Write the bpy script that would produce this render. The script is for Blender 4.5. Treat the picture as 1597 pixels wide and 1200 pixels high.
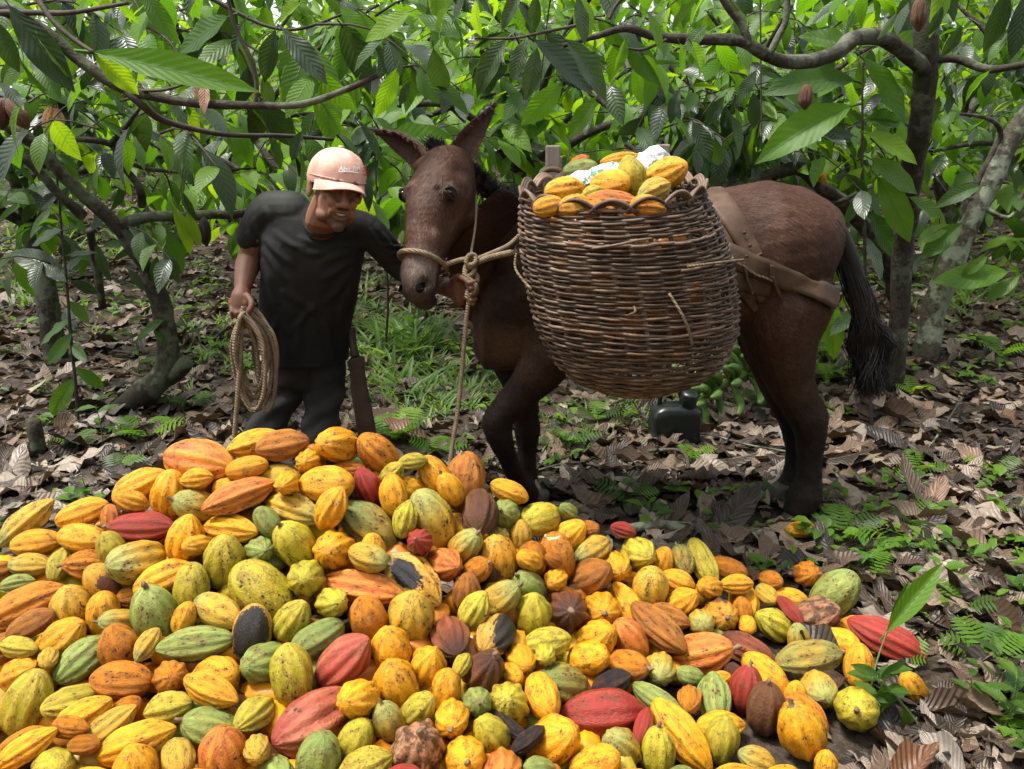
import bpy, bmesh, math, random
import numpy as np
from mathutils import Vector, Matrix, noise as mnoise

for o in list(bpy.data.objects):
    bpy.data.objects.remove(o)
SC = bpy.context.scene
COL = SC.collection
R = math.radians

# ------------------------------------------------------------------ camera
CAMZ, FPX, PITCH = 1.5, 1250.0, R(16.7)
cam = bpy.data.cameras.new('camera')
cam.sensor_width = 36.0
cam.lens = 36.0 * FPX / 1597.0
cam.clip_start, cam.clip_end = 0.05, 500
cam.dof.use_dof = False
camo = bpy.data.objects.new('camera', cam)
COL.objects.link(camo)
camo.location = (0, 0, CAMZ)
camo.rotation_euler = (R(90) - PITCH, 0, 0)
SC.camera = camo

# ------------------------------------------------------------------ sky, sun, exposure
world = bpy.data.worlds.new('World')
SC.world = world
world.use_nodes = True
wn = world.node_tree
wn.nodes.clear()
sky = wn.nodes.new('ShaderNodeTexSky')
sky.sky_type = 'NISHITA'
sky.sun_disc = False
SUN_EL, SUN_AZ = R(68), R(-100)      # azimuth from +Y towards +X
sky.sun_elevation = SUN_EL
sky.sun_rotation = SUN_AZ
sky.air_density, sky.dust_density, sky.ozone_density = 1.0, 4.0, 1.0
hsv = wn.nodes.new('ShaderNodeHueSaturation')
hsv.inputs['Saturation'].default_value = 0.25      # thin white cloud over the whole sky
bg = wn.nodes.new('ShaderNodeBackground')
bg.inputs['Strength'].default_value = 0.085
wo = wn.nodes.new('ShaderNodeOutputWorld')
wn.links.new(sky.outputs[0], hsv.inputs['Color'])
wn.links.new(hsv.outputs[0], bg.inputs[0])
wn.links.new(bg.outputs[0], wo.inputs[0])

sun = bpy.data.lights.new('sun', 'SUN')
sun.energy = 1.5
sun.angle = R(10)
sun.color = (1.0, 0.965, 0.9)
suno = bpy.data.objects.new('sun', sun)
COL.objects.link(suno)
sd = Vector((math.sin(SUN_AZ) * math.cos(SUN_EL), math.cos(SUN_AZ) * math.cos(SUN_EL), math.sin(SUN_EL)))
suno.rotation_euler = (-sd).to_track_quat('-Z', 'Y').to_euler()
suno.location = sd * 30

SC.view_settings.view_transform = 'Standard'
SC.view_settings.look = 'None'
SC.view_settings.gamma = 1.0
SC.view_settings.exposure = 2.08

# ------------------------------------------------------------------ pixel <-> place
CP, SP = math.cos(PITCH), math.sin(PITCH)
CR = Vector((1, 0, 0)); CU = Vector((0, SP, CP)); CF = Vector((0, CP, -SP))
def ray(px, py):
    return CR * ((px - 798.5) / FPX) + CU * ((600 - py) / FPX) + CF
def P(px, py, Y):
    d = ray(px, py)
    return Vector((0, 0, CAMZ)) + d * (Y / d.y)
def depth(p):
    return (Vector(p) - Vector((0, 0, CAMZ))).dot(CF)
def mpp(p):                       # metres per photograph pixel at p
    return depth(p) / FPX
def gz(x, y):                     # height of the ground
    z = 0.0
    if y > 5: z += 0.035 * (y - 5) + 0.0025 * (y - 5) ** 2 * (1 if y < 25 else 0) + (1.0 + .1 * (y - 25) if y >= 25 else 0)
    z += 0.03 * mnoise.noise(Vector((x * .9, y * .9, 0))) + 0.012 * mnoise.noise(Vector((x * 4, y * 4, 3)))
    return z - 0.01
def G(px, py, lift=0.0):          # where the ray meets the ground
    d = ray(px, py); o = Vector((0, 0, CAMZ))
    t = 0.5
    for i in range(4000):
        q = o + d * t
        if q.z <= gz(q.x, q.y): break
        t += 0.01 + 0.002 * t
    return Vector((q.x, q.y, gz(q.x, q.y) + lift))

# ------------------------------------------------------------------ meshes
class MB:
    def __init__(s): s.v = []; s.f = []; s.m = []; s.uv = None
    def add(s, v, f, mi=0):
        b = len(s.v)
        s.v.extend([tuple(p) for p in v])
        s.f.extend([tuple(i + b for i in q) for q in f])
        s.m.extend([mi] * len(f))
        return s
    def mesh(s, name, mats, smooth=True):
        me = bpy.data.meshes.new(name)
        me.from_pydata(s.v, [], s.f)
        for m in (mats if isinstance(mats, (list, tuple)) else [mats]): me.materials.append(m)
        if any(s.m): me.polygons.foreach_set('material_index', s.m)
        if smooth: me.polygons.foreach_set('use_smooth', [True] * len(me.polygons))
        me.update()
        return me
def link(name, me, parent=None, mat=None):
    o = bpy.data.objects.new(name, me)
    COL.objects.link(o)
    if mat is not None: o.data.materials.append(mat)
    if parent is not None:
        o.parent = parent
        o.matrix_parent_inverse = Matrix.LocRotScale(parent.location, parent.rotation_euler, parent.scale).inverted() if parent.parent is None else (parent.matrix_parent_inverse.copy() if False else Matrix.Identity(4))
    return o
def build(name, mb, mats, parent=None, smooth=True):
    """one mesh object given in world coordinates"""
    o = bpy.data.objects.new(name, mb.mesh(name, mats, smooth))
    COL.objects.link(o)
    if parent is not None: adopt(o, parent)
    return o
def wmat(o):
    m = o.matrix_basis.copy()
    if o.parent is not None: return wmat(o.parent) @ o.matrix_parent_inverse @ m
    return m
def adopt(o, parent):
    o.parent = parent
    o.matrix_parent_inverse = wmat(parent).inverted()
def tag(o, label=None, cat=None, group=None, kind=None):
    if label: o['label'] = label
    if cat: o['category'] = cat
    if group: o['group'] = group
    if kind: o['kind'] = kind
    return o
def empty(name, loc, label=None, cat=None, group=None):
    o = bpy.data.objects.new(name, None)
    COL.objects.link(o)
    o.location = loc; o.empty_display_size = .1
    return tag(o, label, cat, group)

def tube(pts, rad, seg=6, cap=True, ell=None):
    """verts, faces of a tube along pts"""
    pts = [Vector(p) for p in pts]; n = len(pts)
    if not hasattr(rad, '__len__'): rad = [rad] * n
    V, F = [], []
    t0 = (pts[1] - pts[0]).normalized()
    u = t0.orthogonal().normalized()
    for i in range(n):
        t = (pts[min(i + 1, n - 1)] - pts[max(i - 1, 0)])
        t = t.normalized() if t.length > 1e-9 else t0
        u = (u - t * u.dot(t))
        u = u.normalized() if u.length > 1e-6 else t.orthogonal().normalized()
        w = t.cross(u)
        for k in range(seg):
            a = 2 * math.pi * k / seg
            V.append(pts[i] + (u * math.cos(a) + w * math.sin(a)) * rad[i])
        t0 = t
    for i in range(n - 1):
        for k in range(seg):
            a, b = i * seg + k, i * seg + (k + 1) % seg
            F.append((a, b, b + seg, a + seg))
    if cap:
        F.append(tuple(range(seg - 1, -1, -1)))
        F.append(tuple((n - 1) * seg + k for k in range(seg)))
    return V, F
def spline(pts, n=8, closed=False):
    """Catmull-Rom through pts"""
    pts = [Vector(p) for p in pts]; out = []
    m = len(pts)
    rng = range(m if closed else m - 1)
    for i in rng:
        if closed: a, b, c, d = pts[(i - 1) % m], pts[i], pts[(i + 1) % m], pts[(i + 2) % m]
        else: a, b, c, d = pts[max(i - 1, 0)], pts[i], pts[i + 1], pts[min(i + 2, m - 1)]
        for k in range(n):
            t = k / n
            out.append(0.5 * ((2 * b) + (c - a) * t + (2 * a - 5 * b + 4 * c - d) * t * t + (3 * b - a - 3 * c + d) * t ** 3))
    if not closed: out.append(pts[-1])
    return out
def lerps(vals, n):
    out = []
    for i in range(n):
        t = i / (n - 1) * (len(vals) - 1); k = min(int(t), len(vals) - 2); t -= k
        out.append(vals[k] * (1 - t) + vals[k + 1] * t)
    return out
def loft(rings, cap=True):
    n = len(rings[0]); V = [p for r in rings for p in r]; F = []
    for i in range(len(rings) - 1):
        for k in range(n):
            a, b = i * n + k, i * n + (k + 1) % n
            F.append((a, b, b + n, a + n))
    if cap:
        F.append(tuple(range(n - 1, -1, -1)))
        F.append(tuple((len(rings) - 1) * n + k for k in range(n)))
    return V, F
def ering(c, ax, ay, rx, ry, n=20, p=2.0):
    out = []
    for k in range(n):
        a = 2 * math.pi * k / n
        ca, sa = math.cos(a), math.sin(a)
        out.append(c + ax * (rx * math.copysign(abs(ca) ** (2 / p), ca)) + ay * (ry * math.copysign(abs(sa) ** (2 / p), sa)))
    return out
def ball(c, r, n=12, m=8, mat=None):
    """ellipsoid; r scalar or 3; mat 3x3 rotation"""
    c = Vector(c)
    if not hasattr(r, '__len__'): r = (r, r, r)
    V = []; F = []
    for i in range(m + 1):
        th = math.pi * i / m
        for k in range(n):
            ph = 2 * math.pi * k / n
            q = Vector((r[0] * math.sin(th) * math.cos(ph), r[1] * math.sin(th) * math.sin(ph), r[2] * math.cos(th)))
            V.append(c + (mat @ q if mat else q))
    for i in range(m):
        for k in range(n):
            a, b = i * n + k, i * n + (k + 1) % n
            F.append((a, a + n, b + n, b))
    return V, F
def limb(mb, pts, rad, seg=12, dens=4):
    """rounded tapered limb (closed volume) into mb"""
    q = spline(pts, dens); r = lerps(rad, len(q))
    v, f = tube(q, r, seg); mb.add(v, f)
    for c, rr in ((q[0], r[0]), (q[-1], r[-1])):
        v, f = ball(c, rr * .99, seg, 8); mb.add(v, f)
def box(c, sx, sy, sz, rot=None):
    c = Vector(c); V = []
    for x in (-1, 1):
        for y in (-1, 1):
            for z in (-1, 1):
                q = Vector((x * sx / 2, y * sy / 2, z * sz / 2))
                V.append(c + (rot @ q if rot else q))
    return V, [(0, 1, 3, 2), (4, 6, 7, 5), (0, 4, 5, 1), (2, 3, 7, 6), (0, 2, 6, 4), (1, 5, 7, 3)]
def remesh(name, mb, voxel, smooth=4, fac=.5):
    me = mb.mesh(name + '_tmp', [], False)
    o = bpy.data.objects.new(name + '_tmp', me); COL.objects.link(o)
    m = o.modifiers.new('r', 'REMESH'); m.mode = 'VOXEL'; m.voxel_size = voxel; m.adaptivity = 0
    if smooth:
        s = o.modifiers.new('s', 'SMOOTH'); s.factor = fac; s.iterations = smooth
    dg = bpy.context.evaluated_depsgraph_get(); dg.update()
    out = bpy.data.meshes.new_from_object(o.evaluated_get(dg))
    out.name = name
    bpy.data.objects.remove(o); bpy.data.meshes.remove(me)
    out.polygons.foreach_set('use_smooth', [True] * len(out.polygons))
    return out
def vco(me):
    a = np.empty(len(me.vertices) * 3); me.vertices.foreach_get('co', a); return a.reshape(-1, 3)
def vno(me):
    a = np.empty(len(me.vertices) * 3, np.float32)
    me.vertices.foreach_get('normal', a); return a.reshape(-1, 3).astype(float)
def setco(me, a):
    me.vertices.foreach_set('co', a.ravel()); me.update()
def setcol(me, c, name='col'):
    at = me.color_attributes.new(name, 'FLOAT_COLOR', 'POINT')
    c = np.concatenate([c, np.ones((len(c), 1))], 1)
    at.data.foreach_set('color', c.ravel().astype(np.float32))
def sstep(a, b, x):
    t = np.clip((x - a) / (b - a), 0, 1); return t * t * (3 - 2 * t)
def vnoise(co, s, off=0.0):
    return np.array([mnoise.noise(Vector((c[0] * s + off, c[1] * s + off * .7, c[2] * s - off))) for c in co])

# ------------------------------------------------------------------ materials
def mat(name):
    m = bpy.data.materials.new(name); m.use_nodes = True
    nt = m.node_tree; nt.nodes.clear()
    out = nt.nodes.new('ShaderNodeOutputMaterial')
    return m, nt, out
class N:
    """short hand for node trees"""
    def __init__(s, nt): s.nt = nt
    def n(s, t, **kw):
        x = s.nt.nodes.new('ShaderNode' + t)
        for k, v in kw.items():
            if k.startswith('i_'):
                key = k[2:]
                key = int(key) if key.isdigit() else key.replace('_', ' ')
                if hasattr(v, 'links') or isinstance(v, bpy.types.NodeSocket): s.nt.links.new(v, x.inputs[key])
                else: x.inputs[key].default_value = v
            else: setattr(x, k, v)
        return x
    def l(s, a, b): s.nt.links.new(a, b)
    def math(s, op, a, b=0.0, c=None, clamp=False):
        x = s.nt.nodes.new('ShaderNodeMath'); x.operation = op; x.use_clamp = clamp
        for i, v in enumerate([a, b] + ([c] if c is not None else [])):
            if isinstance(v, bpy.types.NodeSocket): s.l(v, x.inputs[i])
            else: x.inputs[i].default_value = v
        return x.outputs[0]
    def mix(s, f, a, b, bt='MIX'):
        x = s.nt.nodes.new('ShaderNodeMix'); x.data_type = 'RGBA'; x.blend_type = bt
        for sock, v in ((x.inputs[0], f), (x.inputs[6], a), (x.inputs[7], b)):
            if isinstance(v, bpy.types.NodeSocket): s.l(v, sock)
            elif not hasattr(v, '__len__'): sock.default_value = v
            else: sock.default_value = (*v, 1) if len(v) == 3 else v
        return x.outputs[2]
    def ramp(s, f, stops, interp='LINEAR'):
        x = s.nt.nodes.new('ShaderNodeValToRGB'); x.color_ramp.interpolation = interp
        while len(x.color_ramp.elements) < len(stops): x.color_ramp.elements.new(.5)
        for e, (p, c) in zip(x.color_ramp.elements, stops):
            e.position = p
            e.color = (*c, 1) if hasattr(c, '__len__') else (c, c, c, 1)
        s.l(f, x.inputs[0]); return x.outputs[0]
    def noise(s, vec, scale, detail=4, rough=.55, out=0):
        x = s.nt.nodes.new('ShaderNodeTexNoise')
        x.inputs['Scale'].default_value = scale; x.inputs['Detail'].default_value = detail; x.inputs['Roughness'].default_value = rough
        if vec is not None: s.l(vec, x.inputs['Vector'])
        return x.outputs[out]
    def bump(s, h, strength=.3, dist=.01, nrm=None):
        x = s.nt.nodes.new('ShaderNodeBump'); x.inputs['Strength'].default_value = strength; x.inputs['Distance'].default_value = dist
        s.l(h, x.inputs['Height'])
        if nrm is not None: s.l(nrm, x.inputs['Normal'])
        return x.outputs[0]
    def principled(s, col, rough=.5, nrm=None, spec=.5, **kw):
        x = s.nt.nodes.new('ShaderNodeBsdfPrincipled')
        for sock, v in ((x.inputs['Base Color'], col), (x.inputs['Roughness'], rough)):
            if isinstance(v, bpy.types.NodeSocket): s.l(v, sock)
            else: sock.default_value = (*v, 1) if hasattr(v, '__len__') else v
        if nrm is not None: s.l(nrm, x.inputs['Normal'])
        x.inputs['Specular IOR Level'].default_value = spec
        for k, v in kw.items(): x.inputs[k.replace('_', ' ')].default_value = v
        return x.outputs[0]

def simple_mat(name, c1, c2, scale=20, rough=.7, bumps=.3, bscale=None, spec=.4, stretch=None, bdist=.004):
    m, nt, out = mat(name); n = N(nt)
    tc = n.n('TexCoord').outputs['Object']
    v = tc
    if stretch: 
        mp = n.n('Mapping'); mp.inputs['Scale'].default_value = stretch; n.l(tc, mp.inputs[0]); v = mp.outputs[0]
    f = n.noise(v, scale, 6, .6)
    col = n.mix(n.ramp(f, [(.3, 0.), (.7, 1.)]), c1, c2)
    h = n.noise(v, bscale or scale * 3, 5, .65)
    n.l(n.principled(col, rough, n.bump(h, bumps, bdist), spec), out.inputs[0])
    return m
def vcol_mat(name, rough=.55, nscale=60, var=.25, bumps=.25, bdist=.003, spec=.4, stretch=(1, 1, 1), sheen=0.0):
    m, nt, out = mat(name); n = N(nt)
    at = n.n('Attribute'); at.attribute_name = 'col'
    tc = n.n('TexCoord').outputs['Object']
    mp = n.n('Mapping'); mp.inputs['Scale'].default_value = stretch; n.l(tc, mp.inputs[0])
    f = n.noise(mp.outputs[0], nscale, 6, .65); g = n.noise(tc, 7, 4, .6)
    fac = n.math('MULTIPLY_ADD', n.math('ADD', n.math('MULTIPLY', f, .6), n.math('MULTIPLY', g, .5)), var * 2, 1 - var)
    sc = n.n('VectorMath', operation='SCALE'); n.l(at.outputs['Color'], sc.inputs[0]); n.l(fac, sc.inputs['Scale'])
    b = n.principled(sc.outputs[0], rough, n.bump(f, bumps, bdist), spec)
    if sheen: b.node.inputs['Sheen Weight'].default_value = sheen; b.node.inputs['Sheen Roughness'].default_value = .4
    n.l(b, out.inputs[0])
    return m

def rnd_node(n):
    oi = n.n('ObjectInfo'); at = n.n('Attribute'); at.attribute_name = 'rnd'
    return n.math('FRACT', n.math('ADD', oi.outputs['Random'], at.outputs['Fac']))
def leaf_mat(name, ramp, trans_ramp, trans=.4, rough=.38, spec=.5, veincol=(.12, .2, .04), veinamt=.35, spots=.0, bump=.5, mott=.45, mscale=14):
    m, nt, out = mat(name); n = N(nt)
    r = rnd_node(n)
    uv = n.n('UVMap').outputs[0]
    sx = n.n('SeparateXYZ'); n.l(uv, sx.inputs[0])
    u = sx.outputs[0]; av = n.math('ABSOLUTE', n.math('SUBTRACT', sx.outputs[1], .5))
    # pinnate side veins: sawtooth of u - k|v|
    ph = n.math('FRACT', n.math('MULTIPLY', n.math('SUBTRACT', u, n.math('MULTIPLY', av, .42)), 11.0))
    tri = n.math('ABSOLUTE', n.math('SUBTRACT', ph, .5))          # 0 mid cell .. .5 at the vein
    sv = n.math('MULTIPLY', n.math('SUBTRACT', tri, .40, clamp=True), 10.0, clamp=True)
    mr = n.math('SUBTRACT', 1.0, n.math('MULTIPLY', av, 32.0), clamp=True)
    vein = n.math('MAXIMUM', n.math('MULTIPLY', sv, .7), mr)
    oi = n.n('ObjectInfo')
    nz = n.noise(n.n('NewGeometry').outputs['Position'], mscale, 5, .65)
    fine = n.noise(n.n('NewGeometry').outputs['Position'], 90, 2, .5)
    col = n.ramp(r, ramp)
    col = n.mix(n.math('MULTIPLY', n.ramp(nz, [(.35, 0.), (.70, 1.)]), mott), col, n.mix(.6 if mott > .5 else .5, col, (.015, .011, .006) if mott > .5 else (.02, .03, .01)))
    col = n.mix(n.math('MULTIPLY', vein, veinamt), col, veincol)
    if spots:
        vo = n.n('TexVoronoi'); vo.inputs['Scale'].default_value = 26
        n.l(n.n('NewGeometry').outputs['Position'], vo.inputs['Vector'])
        sp = n.math('LESS_THAN', vo.outputs['Distance'], n.math('MULTIPLY', n.ramp(nz, [(.5, 0.), (.7, 1.)]), spots))
        col = n.mix(n.math('MULTIPLY', sp, .8), col, (.05, .035, .015))
    h = n.math('SUBTRACT', n.math('MULTIPLY', n.math('SUBTRACT', .5, tri), .8), n.math('MULTIPLY', mr, .5))
    h = n.math('ADD', h, n.math('MULTIPLY', fine, .12))
    nrm = n.bump(h, bump, .012)
    b = n.principled(col, rough, nrm, spec)
    tcol = n.ramp(r, trans_ramp)
    tcol = n.mix(n.math('MULTIPLY', vein, .45), tcol, (.05, .09, .01))
    t = n.n('BsdfTranslucent'); n.l(tcol, t.inputs[0]); n.l(nrm, t.inputs['Normal'])
    mx = n.n('MixShader'); mx.inputs[0].default_value = trans
    n.l(b, mx.inputs[1]); n.l(t.outputs[0], mx.inputs[2])
    n.l(mx.outputs[0], out.inputs[0])
    return m
# ================================================================== the setting: ground
def soil_mat():
    m, nt, out = mat('soil'); n = N(nt)
    p = n.n('NewGeometry').outputs['Position']
    a = n.noise(p, 3.0, 6, .6); b = n.noise(p, 30, 6, .7); c = n.noise(p, 120, 3, .6)
    col = n.mix(n.ramp(a, [(.35, 0.), (.65, 1.)]), (.020, .014, .010), (.050, .035, .024))
    col = n.mix(n.ramp(b, [(.45, 0.), (.7, 1.)]), col, (.10, .075, .055))
    h = n.math('ADD', n.math('MULTIPLY', b, .7), n.math('MULTIPLY', c, .3))
    n.l(n.principled(col, .9, n.bump(h, .8, .02), .2), out.inputs[0])
    return m
SOIL = soil_mat()
def make_ground():
    xs = np.concatenate([np.linspace(-60, -5, 14)[:-1], np.linspace(-5, 5, 101), np.linspace(5, 60, 14)[1:]])
    ys = np.concatenate([np.linspace(-8, 1, 10)[:-1], np.linspace(1, 8, 71), np.linspace(8, 30, 45)[1:], np.linspace(30, 160, 14)[1:]])
    V = [(x, y, gz(x, y)) for y in ys for x in xs]
    nx = len(xs)
    F = [(j * nx + i, j * nx + i + 1, (j + 1) * nx + i + 1, (j + 1) * nx + i) for j in range(len(ys) - 1) for i in range(nx - 1)]
    o = build('ground', MB().add(V, F), SOIL)
    return tag(o, kind='structure')
ground = make_ground()

# ================================================================== leaf shapes
def leaf_template(nl, nw, width, droop=.15, fold=.12, tipk=1.0, wav=.0, quilt=.0, seed=0, curl=0.0, side=0.0, twist=0.0):
    """base at 0, tip at +X (length 1), normal +Z. returns verts, quads, uvs"""
    rg = random.Random(seed)
    ph = rg.uniform(0, 6.28)
    V, UV, F = [], [], []
    for i in range(nl + 1):
        u = i / nl
        w = width * (math.sin(math.pi * min(1, u) ** (.80 + .18 * tipk)) ** .85 if 0 < u < 1 else 0.0)
        if u > .86: w *= (1 - (u - .86) / .14 * .25)
        w = max(w, .0035)
        for k in range(-nw, nw + 1):
            v = k / nw
            y = v * w
            z = -droop * u * u + fold * abs(y) * 1.6 - curl * (y * y) * 6
            z += wav * math.sin(u * 17 + ph + (1.3 if v > 0 else 0)) * abs(v) ** 1.5 * w
            if quilt: z += quilt * abs(math.sin(math.pi * 11 * (u - .21 * abs(v)))) * min(1, abs(v) * 4) * (1 - u * .5)
            x = u * (1 - .12 * droop) 
            yy = y + side * u * u
            a = twist * u
            V.append((x, yy * math.cos(a) - z * 0 * math.sin(a), z + yy * math.sin(a)))
            UV.append((u, .5 + .5 * v))
    m = 2 * nw + 1
    for i in range(nl):
        for k in range(m - 1):
            a = i * m + k
            F.append((a, a + 1, a + m + 1, a + m))
    return np.array(V), F, UV
def leaf_mesh(name, tpl, material, petiole=.12):
    V, F, UV = tpl
    V = [tuple(v) for v in V]; F = list(F); UV = list(UV)
    if petiole:
        b = len(V)
        pv, pf = tube([(-petiole, 0, -petiole * .25), (-petiole * .4, 0, -.01), (.06, 0, -.004)], [.013, .011, .008], 4, False)
        V += [tuple(v) for v in pv]; F += [tuple(i + b for i in f) for f in pf]; UV += [(.5, .5)] * len(pv)
    me = bpy.data.meshes.new(name); me.from_pydata(V, [], F)
    uv = me.uv_layers.new(name='UVMap')
    idx = np.empty(len(me.loops), np.int32); me.loops.foreach_get('vertex_index', idx)
    uv.data.foreach_set('uv', np.array(UV)[idx].ravel().astype(np.float32))
    me.polygons.foreach_set('use_smooth', [True] * len(me.polygons))
    me.materials.append(material); me.update()
    return me
def frame(d, nrm):
    """rotation with X along d and Z as near nrm as can be"""
    x = Vector(d).normalized(); nrm = Vector(nrm)
    z = nrm - x * nrm.dot(x)
    z = z.normalized() if z.length > 1e-5 else x.orthogonal().normalized()
    y = z.cross(x)
    return Matrix((x, y, z)).transposed()
def put_leaf(name, me, base, d, nrm, length, parent):
    o = bpy.data.objects.new(name, me); COL.objects.link(o)
    o.matrix_basis = Matrix.Translation(base) @ frame(d, nrm).to_4x4() @ Matrix.Scale(length, 4)
    if parent is not None: adopt(o, parent)
    return o
def leaf_cloud(name, specs, tpls, materials, parent=None, kind='stuff'):
    """many leaves as one mesh. specs: (template index, base, dir, normal, length, rnd, material index)"""
    VV, FF, UU, RR, MM = [], [], [], [], []
    off = 0
    fcs = [np.array(t[1]) for t in tpls]; uvs = [np.array(t[2]) for t in tpls]
    for ti, b, d, nr, L, rv, mi in specs:
        V = tpls[ti][0]
        M = np.array(frame(d, nr)) * L
        VV.append(V @ M.T + np.array(b)); FF.append(fcs[ti] + off); UU.append(uvs[ti])
        RR.append(np.full(len(V), rv)); MM.append(np.full(len(fcs[ti]), mi, np.int32)); off += len(V)
    VV = np.concatenate(VV); FF = np.concatenate(FF); UU = np.concatenate(UU); RR = np.concatenate(RR); MM = np.concatenate(MM)
    me = bpy.data.meshes.new(name)
    me.vertices.add(len(VV)); me.vertices.foreach_set('co', VV.ravel())
    nf = len(FF)
    me.loops.add(nf * 4); me.polygons.add(nf)
    me.loops.foreach_set('vertex_index', FF.ravel().astype(np.int32))
    me.polygons.foreach_set('loop_start', np.arange(0, nf * 4, 4, dtype=np.int32))
    me.polygons.foreach_set('material_index', MM)
    me.polygons.foreach_set('use_smooth', np.ones(nf, bool))
    uv = me.uv_layers.new(name='UVMap'); uv.data.foreach_set('uv', UU[FF.ravel()].ravel().astype(np.float32))
    at = me.attributes.new('rnd', 'FLOAT', 'POINT'); at.data.foreach_set('value', RR.astype(np.float32))
    for m in materials: me.materials.append(m)
    me.update(calc_edges=True); me.validate()
    o = bpy.data.objects.new(name, me); COL.objects.link(o)
    if parent is not None: adopt(o, parent)
    if kind: o['kind'] = kind
    return o

# ================================================================== dead leaves on the ground
DEAD = leaf_mat('dead_leaf', [(0, (.012, .008, .005)), (.35, (.034, .020, .012)), (.58, (.075, .044, .026)), (.78, (.165, .108, .070)), (.92, (.31, .24, .18)), (1, (.14, .055, .020))],
                [(0, (.05, .03, .015)), (1, (.22, .12, .05))], trans=.10, rough=.5, spec=.45, veincol=(.24, .17, .12), veinamt=.28, spots=.22, bump=.6, mott=.85, mscale=26)
DEADPALE = leaf_mat('pale_dead_leaf', [(0, (.20, .15, .11)), (.5, (.30, .24, .185)), (1, (.26, .225, .19))],
                [(0, (.25, .18, .12)), (1, (.25, .18, .12))], trans=.08, rough=.5, spec=.45, veincol=(.2, .13, .09), veinamt=.35, spots=.22, bump=.6, mott=.7, mscale=26)
rg = random.Random(11)
dead_hi = []
for i in range(10):
    tp = leaf_template(10, 3, rg.uniform(.17, .24), droop=rg.uniform(-.35, .4), fold=rg.uniform(-.3, .45), wav=rg.uniform(.2, .45), quilt=.006,
                       seed=i, curl=rg.uniform(-1.3, 1.5), side=rg.uniform(-.15, .15), twist=rg.uniform(-.6, .6))
    dead_hi.append((leaf_mesh('dead_leaf', tp, DEAD, .08), leaf_mesh('dead_leaf', tp, DEADPALE, .08)))
dead_lo = [leaf_template(6, 1, rg.uniform(.17, .26), droop=rg.uniform(-.3, .35), fold=rg.uniform(-.45, .6), wav=rg.uniform(.2, .5),
                         seed=i, side=rg.uniform(-.2, .2), twist=rg.uniform(-.9, .9)) for i in range(14)]
def on_heap(x, y):
    return False
LONE = G(1250, 841)
def litter():
    rg = random.Random(5)
    near, rest = [], []
    n = 0
    while n < 27000:
        # denser close by; a wedge that follows the view
        y = 1.25 + 17 * rg.random() ** 1.8
        x = rg.uniform(-1, 1) * (0.95 + .74 * y)
        n += 1
        if heap_height(x, y) > .05: continue
        if math.hypot(x - LONE.x, y - LONE.y + .06) < .15: continue
        if y < 1.95 and x < (1345 - 798.5) / FPX * (y * CP + CAMZ * SP): continue
        L = (rg.uniform(.05, .17) if rg.random() < .62 else rg.uniform(.15, .27)) * (.8 if y < 2.3 else 1)
        z = gz(x, y) + rg.uniform(.002, .035)
        a = rg.uniform(0, 6.283)
        tl = abs(rg.gauss(0, .28))
        d = Vector((math.cos(a), math.sin(a), rg.uniform(-.06, .12) if rg.random() < .93 else rg.uniform(.1, .4)))
        nr = Vector((rg.gauss(0, .22), rg.gauss(0, .22) - .03, 1 if rg.random() < .7 else -1))
        rest.append((x, y, z, d, nr, L, rg.random()))
    rest.sort(key=lambda q: -q[5] / q[1])
    k = 0
    near = [q for q in rest if q[1] < 5.2 and abs(q[0]) < .62 * q[1] + .25][:285]
    ids = set(id(q) for q in near)
    for q in near:
        x, y, z, d, nr, L, rv = q
        me = dead_hi[rg.randrange(10)][1 if rg.random() < .15 else 0]
        put_leaf('dead_leaf', me, (x, y, z + .006), d, nr, L, ground)
    specs = [(rg.randrange(14), (q[0], q[1], q[2]), q[3], q[4], q[5], q[6], 1 if rg.random() < .13 else 0) for q in rest if id(q) not in ids]
    o = leaf_cloud('leaf_litter', specs, dead_lo, [DEAD, DEADPALE], ground)
    return o
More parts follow.
